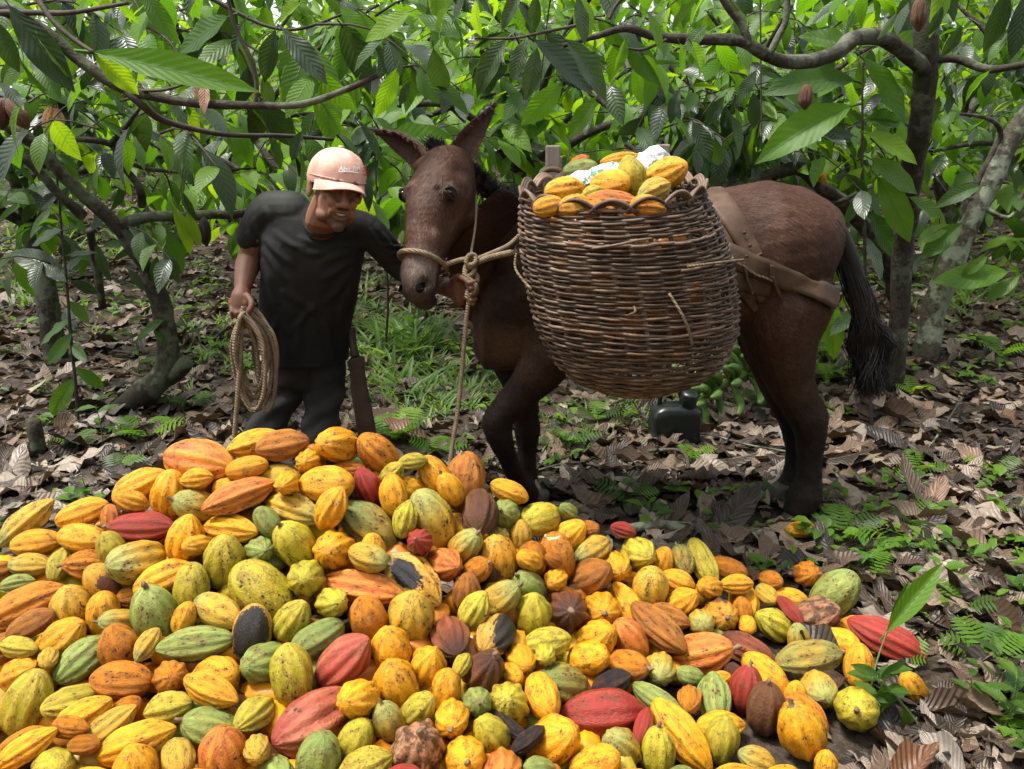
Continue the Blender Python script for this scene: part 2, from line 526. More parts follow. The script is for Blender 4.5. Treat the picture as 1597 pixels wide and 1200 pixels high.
# ================================================================== cacao pods
def pod_mat(name, ridge, furrow, tint, tint_amt=.35, furrow_amt=.6, spots=.25, rot=None, rough=.42, stalk_tint=None, wart=.5, flake=None):
    """ridge / furrow / blotch colours of the rind; rot: (x, y, z, radius, colour) of a decayed patch in the pod's own space"""
    m, nt, out = mat(name); n = N(nt)
    oi = n.n('ObjectInfo'); r = oi.outputs['Random']
    tc = n.n('TexCoord').outputs['Object']
    at = n.n('Attribute'); at.attribute_name = 'pod'
    sp = n.n('SeparateColor'); n.l(at.outputs['Color'], sp.inputs[0])
    rib, t = sp.outputs[0], sp.outputs[1]
    ofs = n.n('CombineXYZ'); n.l(n.math('MULTIPLY', r, 37.0), ofs.inputs[0]); n.l(n.math('MULTIPLY', r, 91.0), ofs.inputs[1])
    rv = n.n('Attribute'); rv.attribute_name = 'rnd'
    n.l(n.math('MULTIPLY', rv.outputs['Fac'], 53.0), ofs.inputs[2])
    va = n.n('VectorMath', operation='ADD'); n.l(tc, va.inputs[0]); n.l(ofs.outputs[0], va.inputs[1]); v = va.outputs[0]
    # the blotches stretch along the pod
    mp = n.n('Mapping'); mp.inputs['Scale'].default_value = (.9, 1.0, 1.0); n.l(v, mp.inputs[0]); v = mp.outputs[0]
    a = n.noise(v, .9, 4, .6); b = n.noise(v, 2.6, 5, .65); c = n.noise(v, 11, 4, .6); fine = n.noise(v, 34, 3, .6)
    rr = n.math('ADD', r, rv.outputs['Fac'])
    rr = n.math('FRACT', n.math('MULTIPLY', rr, 7.31))
    shade = n.math('MULTIPLY_ADD', rr, .4, .75)
    base = n.n('VectorMath', operation='SCALE'); base.inputs[0].default_value = ridge; n.l(shade, base.inputs['Scale'])
    col = base.outputs[0]
    col = n.mix(n.math('MULTIPLY', n.ramp(a, [(.38, 0.), (.62, 1.)]), tint_amt), col, tint)
    ff = n.math('MULTIPLY', n.math('SUBTRACT', 1.0, rib), n.ramp(b, [(.25, .35), (.6, 1.)]))
    col = n.mix(n.math('MULTIPLY', ff, furrow_amt), col, furrow)
    if stalk_tint is not None:       # colour round the stalk end
        e = n.math('SUBTRACT', 1.0, n.math('MULTIPLY', n.math('SUBTRACT', t, n.math('MULTIPLY', b, .2)), 3.2), clamp=True)
        col = n.mix(n.math('MULTIPLY', e, .8), col, stalk_tint)
    # brown scuffs and specks
    col = n.mix(n.math('MULTIPLY', n.ramp(n.math('MULTIPLY', b, n.math('ADD', c, .25)), [(.36, 0.), (.48, 1.)]), .55), col, (.13, .046, .012))
    gr = n.noise(v, 20, 5, .75)
    col = n.mix(n.math('MULTIPLY', n.ramp(gr, [(.58, 0.), (.68, 1.)]), .28), col, (.16, .06, .014))
    vo = n.n('TexVoronoi'); vo.inputs['Scale'].default_value = 7.0; n.l(v, vo.inputs['Vector'])
    dots = n.math('LESS_THAN', vo.outputs['Distance'], n.math('MULTIPLY', n.ramp(b, [(.42, 0.), (.66, 1.)]), spots * 1.25))
    col = n.mix(n.math('MULTIPLY', dots, .9), col, (.03, .016, .008))
    if flake is not None:
        fl = n.ramp(n.math('ADD', n.math('MULTIPLY', b, .75), n.math('MULTIPLY', c, .25)), [(.46, 0.), (.54, 1.)])
        col = n.mix(n.math('MULTIPLY', fl, .85), col, flake)
    rough_s = n.math('MULTIPLY_ADD', c, .35, rough - .27)
    if rot is not None:
        x, y, z, rad, rc = rot
        ds = n.n('VectorMath', operation='DISTANCE'); n.l(tc, ds.inputs[0]); ds.inputs[1].default_value = (x, y, z)
        dd = n.math('ADD', ds.outputs['Value'], n.math('ADD', n.math('MULTIPLY', n.math('SUBTRACT', c, .5), .6), n.math('MULTIPLY', n.math('SUBTRACT', b, .5), .9)))
        mk = n.math('LESS_THAN', dd, rad)
        col = n.mix(mk, col, n.mix(b, rc, tuple(q * 2.2 for q in rc)))
    h = n.math('ADD', n.math('MULTIPLY', c, .55), n.math('MULTIPLY', fine, .35))
    nrm = n.bump(h, min(1.0, wart * 1.5), .010)
    n.l(n.principled(col, rough_s, nrm, .34), out.inputs[0])
    return m
YEL = (.76, .34, .008); ORA = (.62, .20, .008); LIM = (.46, .39, .022); GRE = (.22, .29, .065); RED = (.30, .022, .016)
PM = {
 'Y': pod_mat('pod_yellow', YEL, (.52, .16, .006), (.74, .38, .02), .55, .5, .30),
 'O': pod_mat('pod_orange', ORA, (.26, .085, .012), (.56, .25, .02), .45, .55, .34, wart=.7),
 'Z': pod_mat('pod_yellow_green', (.60, .33, .03), (.26, .26, .04), (.62, .29, .015), .45, .7, .30, stalk_tint=(.26, .31, .09)),
 'L': pod_mat('pod_lime', LIM, (.22, .22, .03), (.58, .37, .04), .5, .6, .30),
 'G': pod_mat('pod_green', GRE, (.085, .13, .035), (.38, .37, .08), .45, .7, .32),
 'H': pod_mat('pod_olive', (.24, .22, .05), (.09, .085, .02), (.52, .30, .03), .6, .5, .38, stalk_tint=(.14, .21, .06), wart=1.0),
 'R': pod_mat('pod_red', RED, (.16, .014, .012), (.38, .05, .03), .5, .7, .22),
 'Q': pod_mat('pod_pink_red', (.42, .075, .05), (.18, .012, .010), (.52, .20, .09), .5, .65, .30),
 'P': pod_mat('pod_red_streaked', (.66, .27, .03), (.36, .028, .014), (.56, .12, .035), .4, .8, .32),
 'N': pod_mat('pod_brown_orange', (.44, .16, .022), (.18, .05, .012), (.52, .22, .03), .45, .65, .36, wart=1.1),
 'B': pod_mat('pod_brown', (.11, .045, .022), (.045, .018, .011), (.24, .10, .035), .4, .6, .3, wart=1.0),
 'D': pod_mat('pod_red_brown', (.27, .065, .028), (.075, .018, .011), (.36, .15, .04), .4, .7, .3, stalk_tint=(.03, .02, .017), wart=1.0),
 'M': pod_mat('pod_mottled', (.40, .20, .10), (.22, .20, .09), (.36, .08, .06), .5, .5, .4, wart=1.2, flake=(.075, .038, .022)),
 'X': pod_mat('pod_black', (.014, .013, .013), (.007, .007, .007), (.03, .027, .024), .4, .6, .1, rough=.6, wart=1.6),
 'K': pod_mat('pod_black_patch', (.60, .30, .03), (.42, .18, .015), (.55, .36, .08), .5, .5, .36, rot=(-.15, 0, 1.0, .62, (.010, .010, .011)), stalk_tint=(.36, .36, .14)),
 'J': pod_mat('pod_half_black', (.60, .34, .05), (.40, .18, .02), (.55, .36, .08), .5, .5, .36, rot=(.2, -.45, .75, .98, (.012, .010, .009))),
 'W': pod_mat('pod_brown_patch', (.58, .26, .018), (.42, .15, .01), (.45, .33, .03), .5, .5, .36, rot=(-.1, .25, 1.0, .55, (.07, .028, .016))),
}
STALK = simple_mat('pod_stalk', (.10, .055, .03), (.26, .18, .11), 30, .8, .5)
PULP = simple_mat('pod_flesh', (.55, .40, .22), (.72, .60, .42), 40, .6, .5)
HOLE = simple_mat('pod_hole', (.012, .008, .006), (.03, .018, .012), 20, .9, .3)
def pod_profile(t, neck, tip):
    """radius at t (-1 stalk .. +1 tip)"""
    r = math.sqrt(max(0.0, 1 - abs(t) ** 2.25))
    if t > .35: r *= 1 - tip * ((t - .35) / .65) ** 1.6 * .55
    if t < -.3: r *= 1 - neck * ((-t - .3) / .7) ** 1.3
    return r
def pod_mesh(name, seed, seg=50, rings=22, neck=.1, tip=.5, rib=.06, bend=.0, lump=.05):
    rg = random.Random(seed)
    V, C, F = [], [], []
    o = Vector((rg.uniform(0, 50), rg.uniform(0, 50), rg.uniform(0, 50)))
    for i in range(rings + 1):
        s = -math.cos(math.pi * i / rings)
        t = s * (1 - .03 * (1 - abs(s)))
        r = pod_profile(s, neck, tip)
        for k in range(seg):
            a = 2 * math.pi * k / seg
            w = .5 + .5 * math.cos(10 * a + .18 * math.sin(5 * a))
            w5 = .5 + .5 * math.cos(5 * a)
            d = 1 - rib * 1.25 * (1 - w ** .7) - rib * .8 * (1 - w5) 
            q = Vector((t, r * math.cos(a), r * math.sin(a)))
            d += lump * mnoise.noise(q * 1.6 + o) + lump * .5 * mnoise.noise(q * 4 + o)
            V.append((t, r * d * math.cos(a) + bend * t * t, r * d * math.sin(a)))
            C.append((w * .65 + w5 * .35, (t + 1) / 2, 0))
    for i in range(rings):
        for k in range(seg):
            a, b = i * seg + k, i * seg + (k + 1) % seg
            F.append((a, b, b + seg, a + seg))
    return V, F, C
def pod_data(name, V, F, C, m):
    me = bpy.data.meshes.new(name); me.from_pydata(V, [], F); me.materials.append(m)
    setcol(me, np.array(C), 'pod')
    me.polygons.foreach_set('use_smooth', [True] * len(F)); me.update()
    return me
POD_SHAPES = [pod_mesh('p', 1, neck=.05, tip=.35, rib=.075), pod_mesh('p', 2, neck=.15, tip=.75, rib=.095), pod_mesh('p', 3, neck=.30, tip=.6, rib=.11),
              pod_mesh('p', 4, neck=.1, tip=.9, rib=.10, bend=.08), pod_mesh('p', 5, neck=.0, tip=.15, rib=.045), pod_mesh('p', 6, neck=.22, tip=.8, rib=.12, lump=.10)]
_pd = {}
def pod_me(code, shape):
    k = (code, shape)
    if k not in _pd: _pd[k] = pod_data('cacao_pod', *POD_SHAPES[shape], PM[code])
    return _pd[k]
def stalk_mesh():
    v, f = tube(spline([(-.93, 0, 0), (-1.06, .02, .02), (-1.16, .05, .09)], 3), lerps([.20, .11, .10, .13], 7), 8)
    return MB().add(v, f).mesh('stalk', STALK)
STALK_ME = stalk_mesh()
def hole_mesh():
    mb = MB()
    n = 14; rg = random.Random(3)
    a = [ (math.cos(2*math.pi*k/n), math.sin(2*math.pi*k/n)) for k in range(n)]
    rad = [1 + rg.uniform(-.14, .14) for k in range(n)]
    rings = []
    for rr, x in ((.50, .80), (.45, .90), (.33, .91), (.27, .84), (.05, .62)):
        rings.append([Vector((x, rr * rad[k] * a[k][0], rr * rad[k] * a[k][1])) for k in range(n)])
    v, f = loft(rings, True); mb.add(v, f)
    for j in range(len(f)): mb.m[j] = 0 if j < 3 * n else 1
    return mb.mesh('gnawed_hole', [PULP, HOLE])
HOLE_ME = hole_mesh()

# ---- the heap: for every column of view the crest (distance) and the front (distance); between them it slopes
CREST = [(-300, 880, 2.05), (-120, 850, 2.06), (0, 820, 2.10), (60, 800, 2.12), (150, 765, 2.15), (240, 712, 2.18), (330, 690, 2.20), (430, 684, 2.22), (530, 682, 2.24), (610, 705, 2.26),
         (700, 742, 2.28), (760, 755, 2.30), (820, 790, 2.32), (900, 825, 2.34), (1000, 845, 2.36), (1080, 855, 2.38), (1150, 885, 2.38),
         (1220, 912, 2.36), (1290, 920, 2.36), (1340, 965, 2.27), (1440, 1040, 2.12), (1700, 1200, 1.8)]
def crest(px):
    for (a, b) in zip(CREST, CREST[1:]):
        if a[0] <= px <= b[0]:
            t = (px - a[0]) / (b[0] - a[0]); return a[1] + (b[1] - a[1]) * t, a[2] + (b[2] - a[2]) * t
    return (CREST[0] if px < CREST[0][0] else CREST[-1])[1:]
def heap_point(px, py, rad=.045):
    yc, Yc = crest(px)
    Yb = 1.38 + .22 * max(0, (px - 700) / 700)
    s = (py - yc) / (1215 - yc)
    Y = Yc + (Yb - Yc) * (s if s > 0 else s * .3)
    p = P(px, py, Y)
    g = G(px, py)
    if p.z < g.z + rad:                     # at the foot: it lies on the ground
        q = P(px, py, Y)
        for k in range(60):
            Y -= .008
            q = P(px, py, Y)
            if q.z >= gz(q.x, q.y) + rad: break
        p = q
    return p
_hx = {}
def heap_height(x, y):
    """height of the heap above the ground near (x, y) (0 outside)"""
    if not (1.1 < y < 2.75 and -1.9 < x < 1.6): return 0.0
    k = (round(x * 12), round(y * 12))
    return _hx.get(k, 0.0)
PODS = """
37 812 95 42 50 Z|52 840 72 42 10 Y|120 838 80 44 170 Y|124 800 78 42 20 Y|92 868 55 34 100 L|140 867 62 44 20 O s
46 880 66 38 0 Z|215 815 100 48 0 R s #the bright red pod on the left slope|170 810 40 30 -80 P|177 862 48 44 120 L
213 877 85 66 45 Z|280 838 66 54 60 Y|200 785 45 32 0 Y|257 770 62 55 60 Y|220 757 85 50 30 Y|26 906 50 30 15 G
45 940 115 58 25 O #the long ribbed orange pod at the left edge|118 925 60 60 e Z #the round yellow pod seen end-on at left|150 908 60 52 -30 W|190 930 60 36 10 O
255 900 90 50 30 Y|290 908 65 52 80 L|239 948 72 66 -80 G s #the pale green pod left of the middle|60 973 70 38 30 N|96 990 84 58 30 Y
160 955 55 48 70 Y|187 960 50 38 20 Z s|295 960 45 34 60 Y|30 1017 65 32 170 L|28 1050 70 50 5 Y|80 1040 40 28 -60 Z
40 1088 90 68 60 L #the lime pod low at the left edge|108 1085 76 56 30 L|130 1018 90 52 55 G #the bluish green pod at left|184 1000 58 60 e O|182 1058 90 56 180 O
230 1017 55 34 65 Z s|258 1053 56 50 150 O|302 1003 112 52 190 G #the ribbed green pod pointing left|130 1113 90 50 210 Y|170 1100 55 38 25 O
260 1100 75 50 190 L|165 1145 95 45 40 Z|208 1155 115 58 20 Y #the smooth golden pod at bottom left|205 1188 70 64 90 Y|280 1165 70 48 -50 Z
30 1160 85 44 25 O|50 1182 95 40 35 Y|76 1187 75 60 -20 L|115 1168 50 30 0 O|130 1203 80 40 10 Y|120 1143 60 30 -10 O
5 885 50 40 60 O|8 1000 60 46 60 N
305 717 120 68 -15 P s #the biggest pink and orange pod on the crest|398 697 82 42 200 Y|437 695 78 46 15 N|385 730 62 34 15 Y|442 736 76 50 0 Z s
485 715 46 38 90 Y|310 755 48 32 10 Y|353 748 50 42 20 Y|305 785 62 50 10 Z s|370 772 110 46 30 P|390 796 75 40 -15 N
357 818 92 46 170 Y|458 788 95 52 160 Z s|420 830 50 36 -40 G|405 853 52 42 145 G s|458 842 60 58 -30 L s|337 868 66 62 60 L
318 840 40 30 40 Y|470 763 44 34 90 Y
412 915 105 78 -30 L #the large lime pod left of the middle|478 895 62 56 -70 L|567 907 130 58 -10 P s #the orange pod with red streaks and a stalk|350 950 85 48 -25 Z
388 985 76 58 75 J|517 945 56 46 -30 L|455 965 64 52 30 L|484 993 92 50 215 G s #the dark-ribbed green pod with a stalk|573 960 62 56 e O|345 1042 80 56 165 Y
415 1030 70 60 50 G|437 1060 80 64 100 L|532 1028 95 66 30 Q #the blotched pink pod|330 1085 95 46 -20 Y
483 1107 135 92 40 Q #the largest pink-red pod low in front|328 1125 80 60 -5 G s|400 1110 70 50 60 L|350 1172 80 72 90 P #the streaked pink pod pointing up at bottom|442 1160 65 50 -30 G
393 1180 50 40 -60 Z|553 1096 62 55 50 Y|550 1140 62 50 45 L|497 1178 75 66 60 G|572 1180 90 60 25 L #the lime pod with a point at bottom
430 1188 50 40 20 O|445 1205 60 30 0 Y|315 1205 55 30 0 Y|603 1122 52 48 -60 Z s
530 697 66 54 45 Y #the golden pod on the crest by the trousers|575 707 62 50 160 O|548 728 60 32 10 O|512 760 85 56 175 Y|565 752 48 42 -50 R #the small red pod under the crest
568 805 100 68 -30 H s #the big green pod under the crest|605 763 56 42 100 Y|602 735 40 30 20 L|637 730 45 26 10 L|645 753 48 44 60 Y|682 748 60 44 -45 Y
688 772 44 36 -40 Y s|671 807 82 72 -55 Z #the big smooth yellow pod below the lead rope|632 797 50 36 70 L|728 757 75 62 80 N|733 790 85 54 -90 B #the upright dark brown pod
527 818 62 46 50 Y|512 850 68 60 80 Y|558 862 64 42 160 Z s|720 845 52 46 190 Z s|650 845 40 40 s R #the small red pod seen stalk-on|645 885 115 66 -40 K #the pod with a square black patch
697 873 66 50 -35 P|770 862 64 64 e W|785 805 46 44 s G|790 775 62 34 -20 Y|595 868 42 38 90 Y
640 952 72 70 e Z #the round yellow pod seen end-on in the middle|615 1007 62 60 e Y|664 1038 58 56 30 Y|694 985 84 60 110 D #the purple-streaked pod in the middle|770 985 82 56 60 J #the half black pod
722 955 60 44 50 L|728 915 48 44 -100 N|742 890 46 38 180 O s|777 930 66 48 200 Z s|823 903 50 46 -10 G s #the green pod with a stalk beside the round holes|831 952 56 56 e L
808 1015 56 44 -60 Y|853 1000 76 46 10 L|800 885 40 30 0 Y|803 838 36 32 90 Z|832 853 50 48 e O|862 900 44 34 60 Y|720 1030 40 26 60 L
755 1046 66 62 200 D s #the dull red ribbed pod with its stalk to the right|795 1048 40 30 -50 Y|840 1035 38 32 90 L
612 1062 66 66 e Y|651 1105 56 46 200 L|696 1082 55 46 80 Y|695 1112 62 52 95 Y s|733 1112 40 44 s G|652 1160 82 84 200 M s #the flaking brown and pink pod at bottom
726 1168 62 62 s Y #the round golden pod with its stalk facing us|768 1143 58 54 -40 L|790 1093 66 66 90 L|833 1085 76 50 -70 Y|862 1150 80 72 0 Y|783 1190 66 60 90 P
835 1200 50 40 0 G|630 1205 60 30 0 R|788 1118 84 24 -35 X|826 1152 62 30 35 X
845 810 72 50 35 L #the lime pod at the crest by the front hooves|885 840 60 46 20 Y|880 870 56 54 h O #the pod with a round gnawed hole|905 893 60 50 0 N|890 948 66 66 s D #the ribbed red-brown pod seen stalk-on
947 930 62 56 90 Y s|975 925 80 42 -60 Y|962 873 58 46 -75 Y|930 860 60 40 30 Z s|998 872 62 48 -60 L|1012 910 56 54 e Z #the round yellow-green pod seen end-on at right
975 833 40 24 -20 R|1040 873 42 36 60 Y|878 817 30 24 0 G|815 842 40 34 90 Z|915 830 36 30 -30 N|845 880 28 22 0 O
883 1058 80 62 10 H s #the green and yellow pod in front|915 1035 60 50 -20 Y|930 988 60 56 0 Y|985 990 62 48 -40 P|955 1053 64 42 20 X #the black shrivelled pod|975 1035 66 48 160 O s
1027 978 105 50 -45 N #the tapering pinkish brown pod|1037 1040 58 46 75 Z|1093 1012 92 62 180 P s #the red and yellow striped pod|942 1105 135 78 5 R s #the large dark red pod in front
1000 1128 62 26 65 R|1033 1088 90 36 -35 G|1065 1148 125 58 -50 Y #the long pale yellow pod|1110 1085 84 50 85 G s #the upright green pod at right|1075 1090 50 36 70 O
1024 1168 62 50 -90 L s|972 1165 62 56 -20 Z|930 1187 76 52 10 Y|1070 1050 44 30 0 G|1130 1158 60 50 80 L|980 1205 70 30 0 Y|1065 1205 40 24 0 G
1062 870 54 36 -80 H s #the green pod with a long stalk on the right crest|1090 878 84 38 -70 L #the knobbly pale lime pod on the right crest|1130 885 60 32 -20 O|1060 907 54 36 -20 Y|1060 927 48 40 10 Y
1105 932 44 34 20 Y|1126 950 58 52 90 W s #the pod with a brown scar at right|1135 910 50 30 0 Y|1164 930 66 44 95 Y|1190 922 40 28 -70 Z|1200 912 36 28 -50 O
1240 934 58 34 -10 Y|1180 955 40 30 100 O|1205 970 64 46 -15 L|1228 965 55 22 -60 R|1243 998 40 34 -70 Z|1085 962 44 38 80 Z|1045 960 70 38 -20 N|1155 965 34 26 80 Y
1165 1005 92 44 -25 D #the wrinkled purple-brown pod at right|1267 1035 105 56 190 H s #the warty olive green pod at right|1300 1010 64 48 -30 Y|1205 1065 82 48 -45 Y #the gnarled pale yellow pod at right|1163 1085 62 50 -100 R s #the deep red pod at lower right
1198 1130 64 58 -90 B s #the dark brown pod at lower right|1150 1055 44 36 -40 D|1257 1115 74 46 130 O s|1288 1085 62 50 80 Z|1325 1117 70 62 40 L s #the lime pod at the foot of the heap|1250 1165 80 68 -45 Y s #the plump yellow pod at bottom right
1178 1180 60 40 -20 Z|1338 1046 60 42 80 Y|1245 1078 36 32 90 Y|1240 1135 40 30 0 L|1150 1205 70 30 0 Y|1225 1205 55 26 0 Y|1290 1195 40 34 90 Y|1133 1062 32 24 0 Y
1278 907 44 40 80 O|1293 948 66 60 30 G #the round green pod at the right end|1277 968 64 54 170 M|1385 1010 118 52 -30 R #the red pod at the right foot of the heap|1330 978 38 30 0 Y
1427 1077 48 36 -40 Y #the lone orange pod at the right foot
1250 833 46 26 5 Y #the lone yellow pod by the hind hoof"""
COLN = {'Y': 'yellow', 'O': 'orange', 'Z': 'yellow-green', 'L': 'lime green', 'G': 'green', 'H': 'olive green', 'R': 'red', 'Q': 'pink-red', 'P': 'red-streaked orange',
        'N': 'brownish orange', 'B': 'dark brown', 'D': 'red-brown', 'M': 'mottled brown', 'X': 'black rotten', 'K': 'black-patched yellow', 'J': 'half-blackened yellow', 'W': 'brown-blotched orange'}
SLOPE_T = Vector((0, math.cos(R(33)), math.sin(R(33)))); SLOPE_N = Vector((0, -math.sin(R(33)), math.cos(R(33))))
def parse_pods():
    out = []
    rg = random.Random(77)
    for it in PODS.replace('\n', '|').split('|'):
        it = it.strip()
        if not it: continue
        mark = None
        if '#' in it: it, mark = it.split('#'); mark = mark.strip()
        f = it.split()
        x, y, L, W = map(float, f[:4])
        view = None
        if f[4] in 'esh': view = f[4]; ang = rg.uniform(60, 120)
        else: ang = float(f[4])
        code = f[5]; st = len(f) > 6
        c = heap_point(x, y)
        if mark and 'hind hoof' in mark: c = G(x, y + 8, .035)
        s = depth(c) / FPX
        Wm = W * s * 1.06; Lm = L * s * 1.06
        ratio = L / W
        if view: tilt = R(68) if view == 'e' else R(-66) if view == 's' else R(52); Lt = Wm * 1.5
        elif ratio < 1.5:
            Lt = Wm * 1.6
            cc = math.sqrt(max(0, (ratio ** 2 - 1) / (1.6 ** 2 - 1))); tilt = math.acos(min(1, cc)) * .9
            tilt *= (-1 if st else (1 if rg.random() < .6 else -1))
        else: Lt = Lm; tilt = rg.uniform(-.15, .15)
        a = R(ang)
        flat = CR * math.cos(a) + SLOPE_T * (math.sin(a) * 1.1)
        ax = (flat.normalized() * math.cos(tilt) + SLOPE_N * math.sin(tilt)).normalized()
        out.append(dict(px=x, py=y, c=np.array(c), ax=np.array(ax), L=max(Lt, .06), W=Wm, code=code, mark=mark, stalk=st or view == 's', view=view, tilt=tilt))
    return out
def relax(pods, iters=70):
    """let the pods push one another apart, staying near the place the photograph shows"""
    n = len(pods)
    C = np.array([p['c'] for p in pods]); C0 = C.copy()
    A = np.array([p['ax'] for p in pods]); L = np.array([p['L'] for p in pods]); W = np.array([p['W'] for p in pods])
    C = C - np.array(SLOPE_N)[None] * (W * .25)[:, None]; C0 = C.copy()
    ts = np.array([-.62, -.3, 0, .3, .62]); rs = np.array([.72, .93, 1, .92, .68])
    for it in range(iters):
        S = C[:, None, :] + A[:, None, :] * (ts[None, :, None] * (L / 2)[:, None, None])      # n,5,3
        rad = rs[None] * (W / 2)[:, None]
        mv = np.zeros_like(C)
        D = C[:, None] - C[None]
        near = (np.linalg.norm(D, axis=2) < (L[:, None] + L[None]) / 2) & (np.arange(n)[:, None] < np.arange(n)[None])
        for i, j in zip(*np.nonzero(near)):
            d = S[i][:, None] - S[j][None]
            dist = np.linalg.norm(d, axis=2) + 1e-6
            ov = (rad[i][:, None] + rad[j][None]) * .97 - dist
            k = np.unravel_index(np.argmax(ov), ov.shape)
            if ov[k] > 0:
                u = d[k] / dist[k] * ov[k] * .33
                mi, mj = L[i] * W[i] ** 2, L[j] * W[j] ** 2
                mv[i] += u * (2 * mj / (mi + mj)); mv[j] -= u * (2 * mi / (mi + mj))
        C += mv * .8
        C += (C0 - C) * (.06 if it < iters - 15 else .0)
        for i in range(n):
            low = gz(C[i, 0], C[i, 1]) + W[i] * .46 + .5 * abs(A[i, 2]) * (L[i] - W[i])
            if C[i, 2] < low: C[i, 2] += (low - C[i, 2]) * .5
    for p, c in zip(pods, C): p['c'] = c
    return pods
pods = relax(parse_pods())
def foot_pods():
    """pods lying on the ground between those at the foot of the heap"""
    rg = random.Random(63); out = []
    for gx in range(985, 1320, 46):
        for gy in range(1060, 1225, 34):
            px, py = gx + rg.uniform(-14, 14), gy + rg.uniform(-10, 10)
            W = rg.uniform(.066, .084); L = W * rg.uniform(1.5, 1.8)
            c = G(px, py, W * .48)
            if px > 1290: continue
            near = min(np.linalg.norm((np.array(c) - p['c']) * np.array([1, 1, .7])) - p['W'] * .45 for p in pods + out)
            if near < W * .42 or len(out) >= 26: continue
            a = rg.uniform(0, 6.283)
            out.append(dict(px=px, py=py, c=np.array(c), ax=np.array([math.cos(a), math.sin(a), rg.uniform(-.1, .1)]), L=L, W=W, code=rg.choice('YOZYNLG'), mark=None, stalk=False, view=None, tilt=0))
    return out
pods += foot_pods()
print('pods', len(pods))
for p in pods:                                     # footprint of the heap, used when leaves are strewn
    for dx in (-1, 0, 1):
        for dy in (-1, 0, 1):
            k = (round(p['c'][0] * 12) + dx, round(p['c'][1] * 12) + dy)
            _hx[k] = max(_hx.get(k, 0), p['c'][2])
def pod_object(p, rg, shape=None):
    if shape is None:
        if p['L'] / p['W'] > 1.9: shape = rg.choice([1, 2, 3, 5])
        elif p['view'] == 'e' or p['code'] in 'ZY' and rg.random() < .4: shape = rg.choice([0, 4])
        else: shape = rg.choice([0, 1, 2, 5, 3, 4])
        if abs(p.get('tilt', 0)) > .7: shape = rg.choice([0, 4, 0, 1])
        if p['view'] == 'h': shape = 4
        if p['code'] in 'DMX': shape = 5
        if p['code'] in 'QR': shape = rg.choice([1, 5])
    o = bpy.data.objects.new('cacao_pod', pod_me(p['code'], shape)); COL.objects.link(o)
    Rm = frame(Vector(p['ax']), SLOPE_N * .8 - CF * .6)
    roll = Matrix.Rotation(rg.uniform(-.3, .3) if p['code'] in 'KJW' else rg.uniform(-3.1, 3.1), 3, 'X')
    o.matrix_basis = Matrix.Translation(Vector(p['c'])) @ (Rm @ roll).to_4x4() @ Matrix.Diagonal((p['L'] / 2, p['W'] / 2 * 1.03, p['W'] / 2 * 1.03, 1))
    if p['stalk']:
        s = bpy.data.objects.new('stalk', STALK_ME); COL.objects.link(s); s.parent = o
    if p['view'] == 'h':
        s = bpy.data.objects.new('gnawed_hole', HOLE_ME); COL.objects.link(s); s.parent = o
    return o
DIRS = ['right of', 'up-right of', 'above', 'up-left of', 'left of', 'down-left of', 'below', 'down-right of']
def label_pods(pods):
    marks = [p for p in pods if p['mark']]
    used = set()
    for p in marks:
        m = p['mark'][4:]
        lab = (m.replace(' pod', ' cacao pod', 1) + ', in the heap')
        p['label'] = lab if 'hind hoof' not in lab else 'lone yellow cacao pod lying on the litter by the hind hoof'
        used.add(p['label'])
    for p in pods:
        if p['mark']: continue
        size = 'small ' if p['L'] < .115 else 'large ' if p['L'] > .19 else ''
        view = {'e': ' seen end-on', 's': ' seen stalk-on'}.get(p['view'], ' with stalk' if p['stalk'] else '')
        cand = sorted(marks, key=lambda m: (m['px'] - p['px']) ** 2 + (m['py'] - p['py']) ** 2)[:6]
        done = False
        for m in cand:
            a = math.degrees(math.atan2(m['py'] - p['py'], p['px'] - m['px'])) % 360
            dr = DIRS[int((a + 22.5) // 45) % 8]
            dist = math.hypot(m['px'] - p['px'], m['py'] - p['py'])
            for nearw in (('just ' if dist < 95 else 'well ') + dr, ):
                lab = f"{size}{COLN[p['code']]} cacao pod{view} {nearw} {m['mark']}"
                if len(lab.split()) > 16: lab = f"{COLN[p['code']]} cacao pod {nearw} {m['mark']}"
                if lab not in used and len(lab.split()) <= 16:
                    p['label'] = lab; used.add(lab); done = True; break
            if done: break
        if not done:
            p['label'] = f"{size}{COLN[p['code']]} cacao pod{view} {int(p['px'] / 15.97)} percent across the heap view"
label_pods(pods)
prg = random.Random(9)
for p in pods:
    o = pod_object(p, prg)
    tag(o, p['label'], 'cacao pod', 'cacao pods in the heap')
